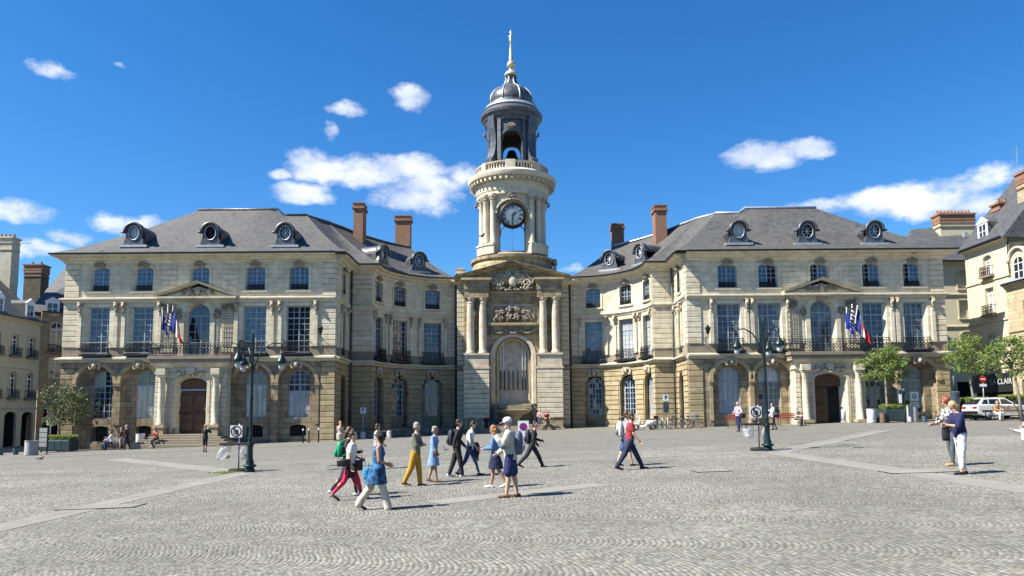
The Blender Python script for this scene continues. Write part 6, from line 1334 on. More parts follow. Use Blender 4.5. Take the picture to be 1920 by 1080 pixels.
bench(1376, 53.2, .5, 'red bench behind the man in the pink shirt', M_rwood); bench(1484, 52.5, .95, 'red bench left of the open portal with a seated person', M_rwood); bench(1893, 48.9, .95, 'tan slatted bench in front of the white car', M_twood, rz=R(5)); bench(212, 53.5, .7, 'small grey bench under the basement window of the left wing', M_con)
# ================================================================== BICYCLES, SCOOTER, CAR
def bike_proto(m, nm='bicycle'):
    t = thing(nm, 'x', 'bicycle'); 
    def wheel(x):
        o = MB().tube([(x + .33 * cos(a), 0, .34 + .33 * sin(a)) for a in [2 * PI * k / 22 for k in range(23)]], .02, 6).obj('wheel', M_rubber, t, True); 
        q = MB()
        for k in range(8): a = PI * k / 8; q.tube([(x - .31 * cos(a), 0, .34 - .31 * sin(a)), (x + .31 * cos(a), 0, .34 + .31 * sin(a))], .004, 3)
        q.obj('spokes', M_zinc, o)
    wheel(-.52); wheel(.52)
    f = MB(); bb = (-.06, 0, .3); st = (-.2, 0, .82); hd = (.3, 0, .86)
    for a, c in ((bb, st), (bb, (.34, 0, .7)), (st, hd), (bb, (-.52, 0, .34)), (st, (-.52, 0, .34)), (hd, (.52, 0, .34)), (hd, (.27, 0, 1.0))): f.tube([a, c], .018, 6)
    f.obj('frame', m, t, True); MB().tube([(.12, -.28, 1.02), (.27, -.2, 1.04), (.27, .2, 1.04), (.12, .28, 1.02)], .014, 6).obj('handlebar', M_zinc, t, True); MB().ell((-.23, 0, .9), (.14, .08, .04), 10, 6).obj('saddle', M_rubber, t, True)
    MB().tube([(-.06, -.08, .3), (-.06, -.08, .14)], .012, 4).tube([(-.06, .08, .3), (-.06, .08, .46)], .012, 4).lathe([(.09, -.01), (.09, .01)], 12, (-.06, 0, .3)).obj('crank', M_zinc, t)
    return t
bprot = [bike_proto(pm('bike_dark_paint', (.03, .035, .04), .4)), bike_proto(pm('bike_grey_paint', (.22, .24, .26), .4))]; used = set()
def bike(px_, Y, rz, k, label):
    x = gx_(px_, Y); o = bprot[k] if k not in used else copy_tree(bprot[k]); used.add(k); o.location = (x, Y, G(x, Y)); o.rotation_euler = (R(4), 0, R(rz)); o['label'] = label; o['group'] = 'parked bicycles'
for i, (px_, Y, rz, k, lb) in enumerate(((1162, 55, 60, 0, 'dark bicycle leaning at the wall left of the red T-shirt man'), (1190, 55.5, 15, 1, 'grey bicycle between the red T-shirt man and the scooter'), (1262, 55.8, 50, 0, 'dark bicycle leftmost of the cluster right of the parking machine'), (1272, 55.2, 165, 0, 'dark bicycle lying over its neighbour beside the parking machine'), (1283, 55.6, 20, 1, 'grey bicycle in the middle of the cluster by the round front'),
     (1296, 55.3, -25, 0, 'dark bicycle third from the right of the cluster by the round front'), (1304, 55.6, 200, 1, 'grey bicycle rightmost of the cluster at the wall corner'), (706, 59.5, 20, 0, 'dark bicycle in the shade below the left round front'), (760, 61.5, 10, 0, 'dark bicycle in the shade left of the black backpack'), (790, 62, 160, 1, 'grey bicycle in the shade behind the mustard trousers'), (830, 63.5, 5, 0, 'dark bicycle in the shade beside the clock tower base'))): bike(px_, Y, rz, k, lb)
x = gx_(1207, 54.8); t = thing('scooter', 'white motor scooter parked between bicycles and pale bike stands', 'scooter', (x, 54.8, G(x, 54.8)), R(170))
for xx in (-.6, .6): MB().tube([(xx + .2 * cos(a), 0, .24 + .2 * sin(a)) for a in [2 * PI * k / 16 for k in range(17)]], .06, 8).obj('wheel', M_rubber, t, True)
MB().rings([[(x_, y * w_, z_) for y, z_ in ((-.5, z0), (.5, z0), (.5, z1), (.2, z1 + .04), (-.2, z1 + .04), (-.5, z1))] for x_, w_, z0, z1 in ((-.85, .2, .5, .6), (-.6, .36, .36, .72), (-.2, .36, .3, .72), (-.1, .3, .24, .34), (.3, .3, .24, .32))]).obj('body', M_wh, t, True)
MB().rings([[(x_ + dx, y * w_, z_) for y, dx in ((-.5, -.02), (0, .06), (.5, -.02), (0, -.06))] for x_, w_, z_ in ((.34, .3, .25), (.38, .42, .5), (.3, .34, .85), (.26, .2, .98))]).obj('front_shield', M_wh, t, True); MB().box(-.75, -.12, -.14, .14, .76, .84, .02).obj('seat', M_rubber, t); MB().tube([(.2, -.32, 1.0), (.27, 0, 1.02), (.2, .32, 1.0)], .018, 6).obj('handlebar', M_rubber, t); MB().box(-1.05, -.72, -.18, .18, .8, 1.05, .03).obj('top_case', M_iron, t); MB().ell((.62, 0, .46), (.2, .09, .08), 10, 6).obj('mudguard', M_wh, t, True)
# white hatchback seen from behind and the side
M_car = pm('white_car_paint', (.62, .62, .61), .25, 0, .03, 3, coat=.6); M_cg = pm('car_glass', (.012, .016, .018), .05, 0, .3, spec=.9); M_tail = pm('tail_light_red', (.28, .01, .012), .2)
cx0 = gx_(1827, 50.5); t = thing('parked_car', 'white hatchback parked behind the bench at the right edge', 'car', (cx0 + 2.0, 51.2, G(36, 51)), R(4))
prof = [(-1.95, .35), (-1.98, .62), (-1.93, .86), (-1.86, .98), (-1.55, 1.3), (-1.35, 1.40), (-.6, 1.44), (.15, 1.40), (.85, .98), (1.6, .86), (1.92, .66), (1.95, .35), (1.6, .22), (-1.6, .22)]
lo = [(-1.96, .34), (-1.99, .6), (-1.93, .84), (-1.85, .94), (1.0, .92), (1.62, .84), (1.94, .64), (1.96, .34), (1.62, .22), (-1.62, .22)]
b = MB(); b.rings([[(x_ * k, y, z_ if z_ < .7 or k == 1 else z_ - .03) for x_, z_ in lo] for y, k in ((-.84, .985), (-.8, 1.0), (.8, 1.0), (.84, .985))]); b.obj('body', M_car, t, auto=30)
cab = [(-1.86, .9), (-1.5, 1.34), (-1.3, 1.4), (-.6, 1.43), (.1, 1.39), (.9, .9)]
MB().rings([[(x_ * (.96 if z_ > 1 else 1), y * (1 if z_ < 1 else .82), z_) for x_, z_ in cab] for y in (-.78, .78)]).obj('roof', M_car, t, auto=30)
for y in (-1, 1):
    for nm, q in (('side_window', [(-1.1, .97), (-.32, .97), (-.36, 1.31), (-1.06, 1.31)]), ('side_window', [(-.24, .97), (.62, .97), (.12, 1.31), (-.24, 1.31)]), ('quarter_window', [(-1.62, .98), (-1.18, .98), (-1.14, 1.3), (-1.4, 1.28)])):
        MB().add([(x_, y * (.79 - (z_ - .9) * .3), z_) for x_, z_ in q] + [(x_, y * (.765 - (z_ - .9) * .3), z_) for x_, z_ in q], [(0, 1, 2, 3), (7, 6, 5, 4), (0, 4, 5, 1), (1, 5, 6, 2), (2, 6, 7, 3), (3, 7, 4, 0)]).obj(nm, M_cg, t)
    MB().box(-.3, -.05, -.02, .02, .78, .82).obj('door_handle', M_iron, t, loc=(-.05, y * .85, 0)); MB().box(-1.7, 1.7, -.012, .012, .5, .57).obj('side_strip', M_iron, t, loc=(0, y * .85, 0))
    for xx in (-1.22, 1.25):
        w_ = MB().tube([(xx + .24 * cos(a), y * .78, .29 + .24 * sin(a)) for a in [2 * PI * k / 20 for k in range(21)]], .075, 8).obj('wheel', M_rubber, t, True); q = MB().lathe([(.2, 0), (.14, .04), (.02, .05)], 16); q.xf(Matrix.Translation((xx, y * .82, .29)) @ Matrix.Rotation(R(-90 * y), 4, 'X')); q.obj('rim', M_zinc, w_, True)
    MB().box(-2.0, -1.9, y * .55 - .2, y * .55 + .2, .68, .82).obj('tail_light', M_tail, t); MB().box(1.88, 1.97, y * .6 - .16, y * .6 + .16, .6, .72).obj('headlight', M_globe, t); MB().ell((.55, y * .93, .96), (.06, .09, .06), 8, 6).obj('wing_mirror', M_iron, t, True)
MB().add([(-1.88, -.62, .98), (-1.88, .62, .98), (-1.5, .55, 1.33), (-1.5, -.55, 1.33), (-1.86, -.62, .96), (-1.86, .62, .96), (-1.48, .55, 1.31), (-1.48, -.55, 1.31)], [(0, 1, 2, 3), (7, 6, 5, 4), (0, 3, 7, 4), (1, 5, 6, 2)]).obj('rear_window', M_cg, t); MB().box(-2.05, -1.9, -.82, .82, .34, .52, .03).obj('bumper', M_iron, t); MB().box(-2.0, -1.97, -.26, .26, .56, .66).obj('number_plate', M_wh, t); 
q = MB().lathe([(.13, 0), (.13, .004), (.01, .005)], 16).obj('round_emblem', M_blue, t, loc=(.2, -.845, .72)); q.rotation_euler = (R(90), 0, 0)
# ================================================================== PIGEONS, WEEDS
M_pig = pm('grey_feathers', (.07, .075, .09), .6, 0, .4, 20); 
def pigeon(p, rz, label, fly=False):
    t = thing('pigeon', label, 'pigeon', p, rz); b = MB(); b.ell((0, 0, .11), (.13, .06, .06)); b.caps((.08, 0, .14), (.13, 0, .2), .035, .028); b.ell((.15, 0, .215), (.032, .024, .026)); b.caps((.175, 0, .212), (.2, 0, .205), .008, .003); b.caps((-.1, 0, .1), (-.22, 0, .08), .04, .015)
    if fly:
        for sg in (-1, 1): b.add([(.06, sg * .04, .13), (.05, sg * .3, .24), (-.08, sg * .32, .22), (-.08, sg * .04, .12), (.06, sg * .04, .14), (.05, sg * .3, .25), (-.08, sg * .32, .23), (-.08, sg * .04, .13)], [(0, 1, 2, 3), (7, 6, 5, 4), (0, 4, 5, 1), (1, 5, 6, 2), (2, 6, 7, 3)])
    b.obj('body', M_pig, t, True)
    if not fly:
        for sg in (-1, 1): MB().tube([(0, sg * .025, .06), (.01, sg * .025, 0), (.04, sg * .03, .0)], .005, 4).obj('leg', M_clay, t)
p = gp(76, 863); pigeon(p, .4, 'dark pigeon standing on the paving at the left'); p = gp(835, 846); pigeon(p, 2.4, 'pigeon on the paving beside the man with the black backpack'); pigeon(at(904, 446, 45), .6, 'bird flying in front of the sky left of the clock tower', True)
rn = random.Random(4); p0 = gp(421, 888); pts = [(Vector((p0.x + rn.gauss(0, .22), p0.y + rn.gauss(0, .16), p0.z + .03 + rn.random() * .04)), .5) for k in range(500)]; o = leaves(pts, .06, rn).obj('weeds', M_hedge); o['kind'] = 'stuff'; o['label'] = 'green weeds growing in the joints beside the left street lamp'; o['category'] = 'weeds'
# ================================================================== PEOPLE
def loft_t(b, rs, n=14, ax=None):
    """rings: (centre, half width sideways(y), half depth(x)), horizontal ellipses with optional tilt"""
    R_ = []
    for c, wy, wx in rs: R_.append([(c[0] + wx * cos(2 * PI * j / n), c[1] + wy * sin(2 * PI * j / n), c[2]) for j in range(n)])
    return b.rings(R_)
def remesh(b, name, m, voxel, parent, smooth=2, wr=0, **kw):
    me = b.mesh(name, m); o = bpy.data.objects.new(name, me); C.objects.link(o); md = o.modifiers.new('r', 'REMESH'); md.mode = 'VOXEL'; md.voxel_size = voxel; md.use_smooth_shade = True
    if smooth: sm = o.modifiers.new('s', 'SMOOTH'); sm.iterations = smooth; sm.factor = .5
    dg = bpy.context.evaluated_depsgraph_get(); me2 = bpy.data.meshes.new_from_object(o.evaluated_get(dg)); bpy.data.objects.remove(o); bpy.data.meshes.remove(me); me2.name = name
    if not me2.materials: me2.materials.append(m)
    n = len(me2.vertices)
    if wr and n:
        co = np.empty(n * 3); me2.vertices.foreach_get('co', co); co = co.reshape(-1, 3); no = np.empty(n * 3); me2.vertices.foreach_get('normal', no); no = no.reshape(-1, 3); x, y, z = co.T
        d = np.sin(x * 31 + z * 23 + 2 * np.sin(y * 19)) * .5 + np.sin(z * 47 + x * 17 + y * 29) * .35 + np.sin(y * 41 - z * 13 + x * 9) * .4; co += no * (d * wr)[:, None]; me2.vertices.foreach_set('co', co.reshape(-1)); me2.update()
    me2.polygons.foreach_set('use_smooth', [True] * len(me2.polygons)); return ob(name, me2, parent, **kw)
def cmat(name, col, rough=.85, var=.14, scale=6, bump=.1, **k): return pm(name, col, rough, 0, var, scale, bump, 60, **k)
SK = [pm('skin_fair', (.50, .31, .22), .5, 0, .06, 12), pm('skin_tan', (.36, .20, .13), .5, 0, .06, 12)]
M_shoeb = pm('black_leather', (.015, .014, .014), .4); M_shoebr = pm('brown_leather', (.12, .06, .03), .5); M_shoew = pm('white_shoe', (.6, .6, .6), .5); M_shoet = pm('tan_leather', (.42, .26, .1), .5)
HAIR = dict(brown=pm('brown_hair', (.06, .03, .015), .5, 0, .5, 30, .6), grey=pm('grey_hair', (.27, .26, .25), .6, 0, .3, 30, .6), ginger=pm('ginger_hair', (.36, .15, .04), .5, 0, .4, 30, .6), dark=pm('dark_hair', (.018, .012, .010), .5, 0, .5, 30, .6), red=pm('auburn_hair', (.20, .045, .02), .5, 0, .4, 30, .6), blond=pm('blond_hair', (.34, .22, .10), .5, 0, .4, 30, .6))
M_eye = pm('eye_dark', (.01, .01, .01), .2)
def rot2(v, a): return Vector((v[0] * cos(a) + v[2] * sin(a), v[1], -v[0] * sin(a) + v[2] * cos(a)))   # pitch forward about Y
def hand(b, w_, d, n_side, curl=.5, s=1.):
    """palm with four unequal bent fingers and a side thumb; w_=wrist, d=direction, n_side=thumb side"""
    d = d.normalized(); t = (n_side - d * n_side.dot(d)).normalized(); nrm = d.cross(t)
    for k in range(4): b.caps(w_ + t * (.024 - .016 * k) * s, w_ + (d * .075 + t * (.030 - .020 * k)) * s, .0125 * s, .011 * s, 6)
    for k, L in enumerate((.068, .078, .073, .056)):
        p0 = w_ + (d * .078 + t * (.030 - .020 * k)) * s; d1 = (d * cos(curl * .5) + nrm * sin(curl * .5)); p1 = p0 + d1 * L * .45 * s; d2 = (d * cos(curl * 1.4) + nrm * sin(curl * 1.4)); p2 = p1 + d2 * L * .35 * s; d3 = d * cos(curl * 2.2) + nrm * sin(curl * 2.2); p3 = p2 + d3 * L * .25 * s
        b.caps(p0, p1, .0088 * s, .008 * s, 6); b.caps(p1, p2, .008 * s, .0074 * s, 6); b.caps(p2, p3, .0074 * s, .006 * s, 6)
    p0 = w_ + (d * .02 + t * .03) * s; p1 = p0 + (d * .6 + t * .75 + nrm * .25).normalized() * .038 * s; p2 = p1 + (d * .85 + t * .25 + nrm * .4).normalized() * .032 * s; b.caps(p0, p1, .012 * s, .0095 * s, 6); b.caps(p1, p2, .0095 * s, .007 * s, 6)
def person(label, px_, pyf, pyh, face, legs=((8, 4), (-8, 6)), arms=((0, 6, 15, 0), (0, 6, 15, 0)), lean=2, head_p=5, head_y=0, build=1., sex='m', skin=0, hair=('dark', 'short'), top=('tee', None, None), bottom=('trousers', None), shoes=None, sit=None, Y=None, H=None, hat=None, cat='person', group=None, offx=0, beard=None, extra=()):
    if Y is None: g = gp(px_, pyf); Yv = g.y
    else: Yv = Y; x_ = at(px_, 780, Y).x; g = Vector((x_, Y, G(x_, Y)))
    if H is None: H = at(px_, pyh, Yv).z - g.z
    s = H / 1.75; t = thing('person', label, cat, g, R(face), group); f = 'f' == sex
    # --- skeleton
    hipw, shw = (.085, .165) if f else (.085, .195); shw *= (1 + (build - 1) * .5); J = {}
    for k, sg in ((0, 1), (1, -1)):
        th, kn = R(legs[k][0]), R(legs[k][1]); hip = Vector((0, sg * hipw, 0)); knee = hip + Vector((sin(th), sg * .02 * 0, -cos(th))) * .44; ank = knee + Vector((sin(th - kn), 0, -cos(th - kn))) * .42
        fp = 0 if len(legs[k]) < 3 else R(legs[k][2]); J['hip', k] = hip; J['knee', k] = knee; J['ank', k] = ank; J['toe', k] = ank + Vector((cos(fp), sg * .03, -sin(fp))) * .17 + Vector((0, 0, -.055)); J['heel', k] = ank + Vector((-cos(fp), 0, sin(fp))) * .045 + Vector((0, 0, -.055))
    low = min(min(J['toe', k].z, J['heel', k].z) for k in (0, 1)) - .03
    pz = -low if sit is None else sit / s + .09
    ln = R(lean)
    up = lambda z, x=0, y=0: rot2(Vector((x, y, z)), ln)
    N0 = up(.53); HC = N0 + rot2(rot2(Vector((0, 0, .175)), R(head_p) * .6), ln); 
    for k, sg in ((0, 1), (1, -1)):
        sh = up(.47, 0, sg * shw); a1, ab, el, tw = [R(v) for v in arms[k]]; d = Vector((sin(a1) * cos(ab), sg * sin(ab), -cos(a1) * cos(ab))); e = sh + d * .285
        a2 = a1 + el; d2 = Vector((sin(a2) * cos(tw), sg * (sin(ab) * .5 * (1 - min(1, abs(tw))) - sin(tw)), -cos(a2) * cos(tw))).normalized(); wr = e + d2 * .245; J['sh', k] = sh; J['el', k] = e; J['wr', k] = wr; J['hd', k] = d2
    M4 = Matrix.Scale(s, 4) @ Matrix.Translation((0, 0, pz)); bw = build
    def T_(b): return b.xf(M4)
    # --- body
    b = MB(); tw = .9 if f else 1.
    loft_t(b, [(up(-.08), .13 * bw, .095 * bw), (up(.02), .155 * bw, .11 * bw), (up(.12), (.12 if f else .14) * bw, .095 * bw * (1.15 if bw > 1.08 else 1)), (up(.24), .135 * tw * bw, .10 * bw), (up(.36), .16 * tw * bw, .115 * bw), (up(.45), .165 * tw, .095), (up(.51), .1, .07), (up(.55), .055, .055)])
    b.caps(N0 - up(.06) * 0 + Vector((0, 0, -.04)), HC - Vector((0, 0, .07)), .058, .052, 10)
    hr = lambda v: HC + rot2(Matrix.Rotation(R(head_y), 3, 'Z') @ Vector(v), ln + R(head_p))
    q = MB(); q.ell((0, 0, .02), (.092, .074, .108), 16, 12); q.ell((.028, 0, -.055), (.062, .055, .062), 12, 9); q.caps((.085, 0, .01), (.108, 0, -.022), .010, .016, 8); q.ell((.088, 0, -.058), (.014, .024, .012), 8, 6); q.ell((.07, 0, -.095), (.022, .026, .02), 8, 6)
    for sg in (-1, 1): q.ell((-.005, sg * .076, -.005), (.018, .012, .03), 8, 6)
    b.merge(MB().add([hr(v) for v in q.v], q.f))
    for k in (0, 1):
        b.caps(J['sh', k], J['el', k], .05 * bw, .04 * bw); b.caps(J['el', k], J['wr', k], .04 * bw, .026)
        b.caps(J['hip', k], J['knee', k], .085 * bw, .056 * bw); c = J['knee', k].lerp(J['ank', k], .3) + Vector((-.012, 0, 0)); b.caps(J['knee', k], c, .054 * bw, .056 * bw); b.caps(c, J['ank', k], .055 * bw, .035); b.caps(J['heel', k] + Vector((0, 0, .01)), J['toe', k], .03, .024)
    body = remesh(T_(b), 'body', SK[skin], .0125 * s, t, 2)
    hb_ = MB()
    for k, sg in ((0, 1), (1, -1)): hand(hb_, J['wr', k] - J['hd', k] * .01, J['hd', k], Vector((.9, -sg * .35, .1)), .45 if arms[k][2] < 60 else .9)
    T_(hb_); me = body.data; bm = bmesh.new(); bm.from_mesh(me); hm = hb_.mesh('hands', SK[skin], True); bm.from_mesh(hm); bm.to_mesh(me); bm.free(); bpy.data.meshes.remove(hm); me.polygons.foreach_set('use_smooth', [True] * len(me.polygons))
    for sg in (-1, 1):
        q = MB().ell((.086, sg * .031, .012), (.009, .013, .007), 8, 6); T_(MB().add([hr(v) for v in q.v], q.f)).obj('eye', M_eye, t, True)
    # --- hair
    hm_, hs = HAIR[hair[0]] if hair[0] else None, hair[1]
    if hm_:
        q = MB(); q.ell((-.022, 0, .044), (.09, .085, .096), 16, 12)
        if hs == 'bob': q.ell((-.04, 0, -.03), (.075, .092, .09), 12, 9)
        if hs == 'full': q.ell((-.02, 0, .03), (.112, .104, .115), 14, 10); q.ell((-.045, 0, -.05), (.07, .095, .08), 12, 9)
        if hs == 'long': q.ell((-.05, 0, -.03), (.07, .09, .1), 12, 9); q.caps((-.075, 0, -.04), (-.10, 0, -.30), .07, .05)
        if hs == 'pony': q.ell((-.11, 0, .04), (.045, .045, .045)); q.caps((-.12, 0, .0), (-.15, 0, -.2), .035, .018)
        if hs == 'up': q.ell((-.03, 0, .13), (.055, .055, .045)); q.ell((-.06, 0, .0), (.06, .08, .08))
        if hs == 'short': q.ell((-.04, 0, -.01), (.06, .08, .075), 12, 9)
        remesh(T_(MB().add([hr(v) for v in q.v], q.f)), 'hair', hm_, .010 * s, t, 1, .008)
    if beard: q = MB().ell((.05, 0, -.085), (.055, .062, .05), 12, 9); T_(MB().add([hr(v) for v in q.v], q.f)).obj('beard', HAIR[beard], t, True)
    if hat:
        hk, hmz = hat; q = MB()
        if hk == 'cap': q.lathe([(.103, .03), (.106, .08), (.085, .125), (.04, .148), (.005, .15)], 18, (-.004, 0, 0)); q.rings([[(x_, y_, z_) for x_, y_, z_ in ((.07, -.07, .045), (.13, -.06, .04), (.175, 0, .035), (.13, .06, .04), (.07, .07, .045))], [(.07, -.07, .053), (.13, -.06, .048), (.175, 0, .043), (.13, .06, .048), (.07, .07, .053)]])
        else: q.lathe([(.155, .02), (.16, .032), (.112, .05), (.115, .1), (.09, .14), (.02, .152)], 20, (-.012, 0, 0))
        T_(MB().add([hr(v) for v in q.v], q.f)).obj('hat', hmz, t, True)
    # --- upper garment
    tk, tm, _ = top; fw = .018 if tk != 'jacket' else .032; b = MB(); hem = {'tee': -.06, 'sleeveless': -.1, 'tunic': -.33, 'jacket': -.1, 'long': -.08, 'dress': -.42, 'shirt': -.02}[tk]
    kx0, kx1 = min(J['knee', 0].x, J['knee', 1].x), max(J['knee', 0].x, J['knee', 1].x); hk = min(1, max(0, -hem) / .44) if hem < -.2 else 0; rs = [(up(hem) + Vector(((kx0 + kx1) / 2 * hk, 0, 0)), (.17 if hem < -.2 else .145) * bw + fw + ((.065 if bottom[0] == 'wide' else .02) if hem < -.2 else 0), .11 * bw + fw + (.02 if hem < -.2 else 0) + (kx1 - kx0) / 2 * hk * .9)]
    for z, wy, wx in ((-.02, .155, .108), (.02, .155, .11), (.12, .14 if not f else .125, .105 if bw < 1.1 else .125), (.24, .14 * tw, .105), (.36, .165 * tw, .12), (.45, .17 * tw, .1), (.505, .10, .07), (.53, .066, .06)):
        if hem == -.33 and z < .05: wy += .05; wx += .05
        if z > hem + .02: rs.append((up(z), wy * (bw if z < .4 else 1) + fw * .9, wx * (bw if z < .4 else 1) + fw * .8))
    loft_t(b, rs)
    if f and tk != 'jacket': b.ell(up(.34, .085, .06), (.06, .06, .065)); b.ell(up(.34, .085, -.06), (.06, .06, .065))
    sl = {'tee': .62, 'sleeveless': 0, 'tunic': 0, 'jacket': 2, 'long': 2, 'dress': 1.6, 'shirt': 1.9}[tk]
    for k in (0, 1):
        r0 = .05 * bw + fw; 
        if sl: b.caps(J['sh', k], J['sh', k].lerp(J['el', k], min(1, sl)), r0, r0 * (.98 if sl < 1 else .88), 10)
        else: b.caps(J['sh', k] * 1.0 + Vector((0, 0, -.02)), J['sh', k] * .9 + Vector((0, 0, .0)), .045, .05)
        if sl > 1: b.caps(J['el', k], J['el', k].lerp(J['wr', k], sl - 1 if sl < 2 else .97), r0 * .88, .026 + fw * 1.2, 10)
    if tk == 'shirt' or tk == 'jacket': b.caps(up(.51, .01), up(.55, .02), .07, .062, 12)
    remesh(T_(b), {'tee': 't_shirt', 'sleeveless': 'sleeveless_top', 'tunic': 'tunic', 'jacket': 'jacket', 'long': 'sweater', 'dress': 'dress', 'shirt': 'shirt'}[tk], tm, .0135 * s, t, 3, .0028)
    # --- lower garment
    bk, bmz = bottom
    if bk != 'none':
        b = MB(); fl = .012 if bk in ('slim',) else .026
        if bk == 'skirt':
            kl = min(J['knee', 0].x, J['knee', 1].x), max(J['knee', 0].x, J['knee', 1].x); loft_t(b, [(Vector(((kl[0] + kl[1]) / 2, 0, -.40)), .19 * bw, .13 + (kl[1] - kl[0]) / 2), (Vector(((kl[0] + kl[1]) / 4, 0, -.2)), .18 * bw, .145 + (kl[1] - kl[0]) / 4), (up(-.02), .165 * bw, .125 * bw), (up(.06), .15 * bw, .115 * bw)])
        else:
            loft_t(b, [(up(-.10), .145 * bw, .105 * bw), (up(-.02), .16 * bw + fl * .3, .115 * bw + fl * .3), (up(.06), .152 * bw, .112 * bw)])
            for k in (0, 1):
                a_, k_, n_ = J['hip', k], J['knee', k], J['ank', k]; r1, r2 = .088 * bw + fl * .5, .058 * bw + fl
                if bk == 'shorts': b.caps(a_, a_.lerp(k_, .86), r1 + .01, r2 + .026)
                else:
                    b.caps(a_, k_, r1, r2); ft = {'slim': .04, 'trousers': .062, 'wide': .085, 'crop': .055}[bk]; e = .97 if bk != 'crop' else .82; b.caps(k_, k_.lerp(n_, e), r2, ft)
                    if bk == 'wide': b.caps(k_.lerp(n_, .5), n_ + Vector((0, 0, -.03)), .075, .09)
        remesh(T_(b), {'skirt': 'skirt', 'shorts': 'shorts'}.get(bk, 'trousers'), bmz, .0135 * s, t, 3, .0028)
    # --- shoes
    for k in (0, 1):
        b = MB(); he, to = J['heel', k], J['toe', k]; sd, smz = shoes or ('shoe', M_shoeb)
        b.caps(he, to, .034, .028); b.caps(he + Vector((0, 0, .012)), he.lerp(to, .5) + Vector((0, 0, .016)), .04, .034)
        if sd == 'boot': b.caps(J['ank', k] + Vector((0, 0, .06)), he.lerp(to, .3), .048, .045)
        if sd == 'heel': d_ = (to - he).normalized(); b = MB().caps(he + Vector((0, 0, .02)), to, .026, .032); b.caps(he + Vector((-.01, 0, 0)), he + Vector((-.015, 0, -.045)), .012, .007)
        T_(b).obj('sandal' if sd == 'sandal' else 'shoe', smz, t, True)
    for e in extra:
        q = e['b'](J, hr, up); (remesh(T_(q), e['n'], e['m'], .014 * s, t, 1, .004) if e.get('r') else T_(q).obj(e['n'], e['m'], t, True))
    Mw = Matrix.Translation(g) @ Matrix.Rotation(R(face), 4, 'Z') @ M4
    return t, J, Mw, up, s
def carried(pp, name, label, cat, at_, parts, group=None):
    """a bag or object held by a person: its own thing standing where the person holds it"""
    t0, J, Mw, up, s = pp; p = Mw @ Vector(at_); t = thing(name, label, cat, p, t0.rotation_euler.z, group); Ms = Matrix.Scale(s, 4)
    for n, b, m in parts: b.xf(Ms).obj(n, m, t, True)
    return t
def backpack(pp, label, m, m2=None, sz=1., lean=0):
    up = pp[3]; c = up(.27, -.2); b = MB(); loft_t(b, [((0, 0, -.25 * sz), .12, .07), ((0, 0, -.2 * sz), .15, .1), ((0, 0, 0), .155, .105), ((0, 0, .16 * sz), .14, .09), ((0, 0, .23 * sz), .09, .05)], 16)
    p = MB(); loft_t(p, [((-.09, 0, -.2), .1, .03), ((-.11, 0, -.12), .12, .045), ((-.1, 0, -.02), .11, .03)], 12); st = MB()
    for sg in (-1, 1): st.tube([(.06, sg * .1, .2), (.16, sg * .11, .255), (.30, sg * .115, .19), (.335, sg * .12, .05), (.28, sg * .14, -.08), (.08, sg * .14, -.17)], .014, 6)
    carried(pp, 'backpack', label, 'backpack', c, [('pack', b, m), ('pocket', p, m2 or m), ('strap', st, m2 or m)])
def handbag(pp, label, m, at_, w_=.13, h=.1, strap=None, name='handbag'):
    b = MB().rings([[(w_ * k * x, .045 * y, z) for x, y in ((-1, -.6), (-.9, -1), (.9, -1), (1, -.6), (1, .6), (.9, 1), (-.9, 1), (-1, .6))] for k, z in ((.92, -h), (1, -h * .5), (1, h * .4), (.88, h))]); st = MB(); st.tube([(-w_ * .8, 0, h * .9)] + ([(x, y, z) for x, y, z in strap] if strap else [(-w_ * .5, 0, h + .12), (w_ * .5, 0, h + .12)]) + [(w_ * .8, 0, h * .9)], .009, 6)
    carried(pp, name, label, 'handbag', at_, [('bag', b, m), ('strap', st, m)])
c = cmat
def striped_m(name, a, b_, sc_, axis='z'):
    m = bpy.data.materials.new(name); m.use_nodes = True; t = NT(m.node_tree); o = t.n('ShaderNodeTexCoord').outputs['Object']; s = t.n('ShaderNodeSeparateXYZ', {0: o}); f = t.m('GREATER_THAN', t.m('FRACT', t.m('MULTIPLY', s.outputs[2], sc_)), .5); t.L.new(t.mix(f, a, b_), m.node_tree.nodes['Principled BSDF'].inputs['Base Color']); return m
def pattern_m(name, a, b_, sc_, th=.5):
    m = bpy.data.materials.new(name); m.use_nodes = True; t = NT(m.node_tree); o = t.n('ShaderNodeTexCoord').outputs['Object']; f = t.ramp(t.noise(o, sc_, 3, .6), [(th - .03, 0), (th + .03, 1)]); t.L.new(t.mix(f, a, b_), m.node_tree.nodes['Principled BSDF'].inputs['Base Color']); m.node_tree.nodes['Principled BSDF'].inputs['Roughness'].default_value = .8; return m
RT, LT = 0, 180       # facing right / left in the picture
P1 = person('woman in a white top and red trousers walking right with a black shoulder bag', 657, 938, 806, 8, ((22, 6), (-20, 22, 28)), ((8, 4, 60, 25), (-8, 6, 20, 0)), 3, 6, 0, 1.0, 'f', 0, ('brown', 'up'), ('tee', c('white_cotton', (.62, .60, .57)), None), ('slim', c('red_denim', (.50, .02, .06))), ('heel', M_shoeb), extra=[dict(n='tied_jacket', m=c('black_knit', (.02, .012, .015)), r=1, b=lambda J, hr, up: loft_t(MB(), [(up(-.34, -.02), .15, .15), (up(-.1, -.01), .185, .15), (up(.03), .17, .13)]))])
handbag(P1, 'black leather shoulder bag hanging at the hip of the woman in red trousers', M_shoeb, P1[3](.04, -.16, -.2), .17, .09, [(-.05, .06, .4), (.12, .1, .42)])
handbag(P1, 'small black bag with a pale edge carried in front by the woman in red trousers', pm('black_canvas', (.02, .02, .025), .7), P1[3](-.02, .2, -.05), .1, .13)
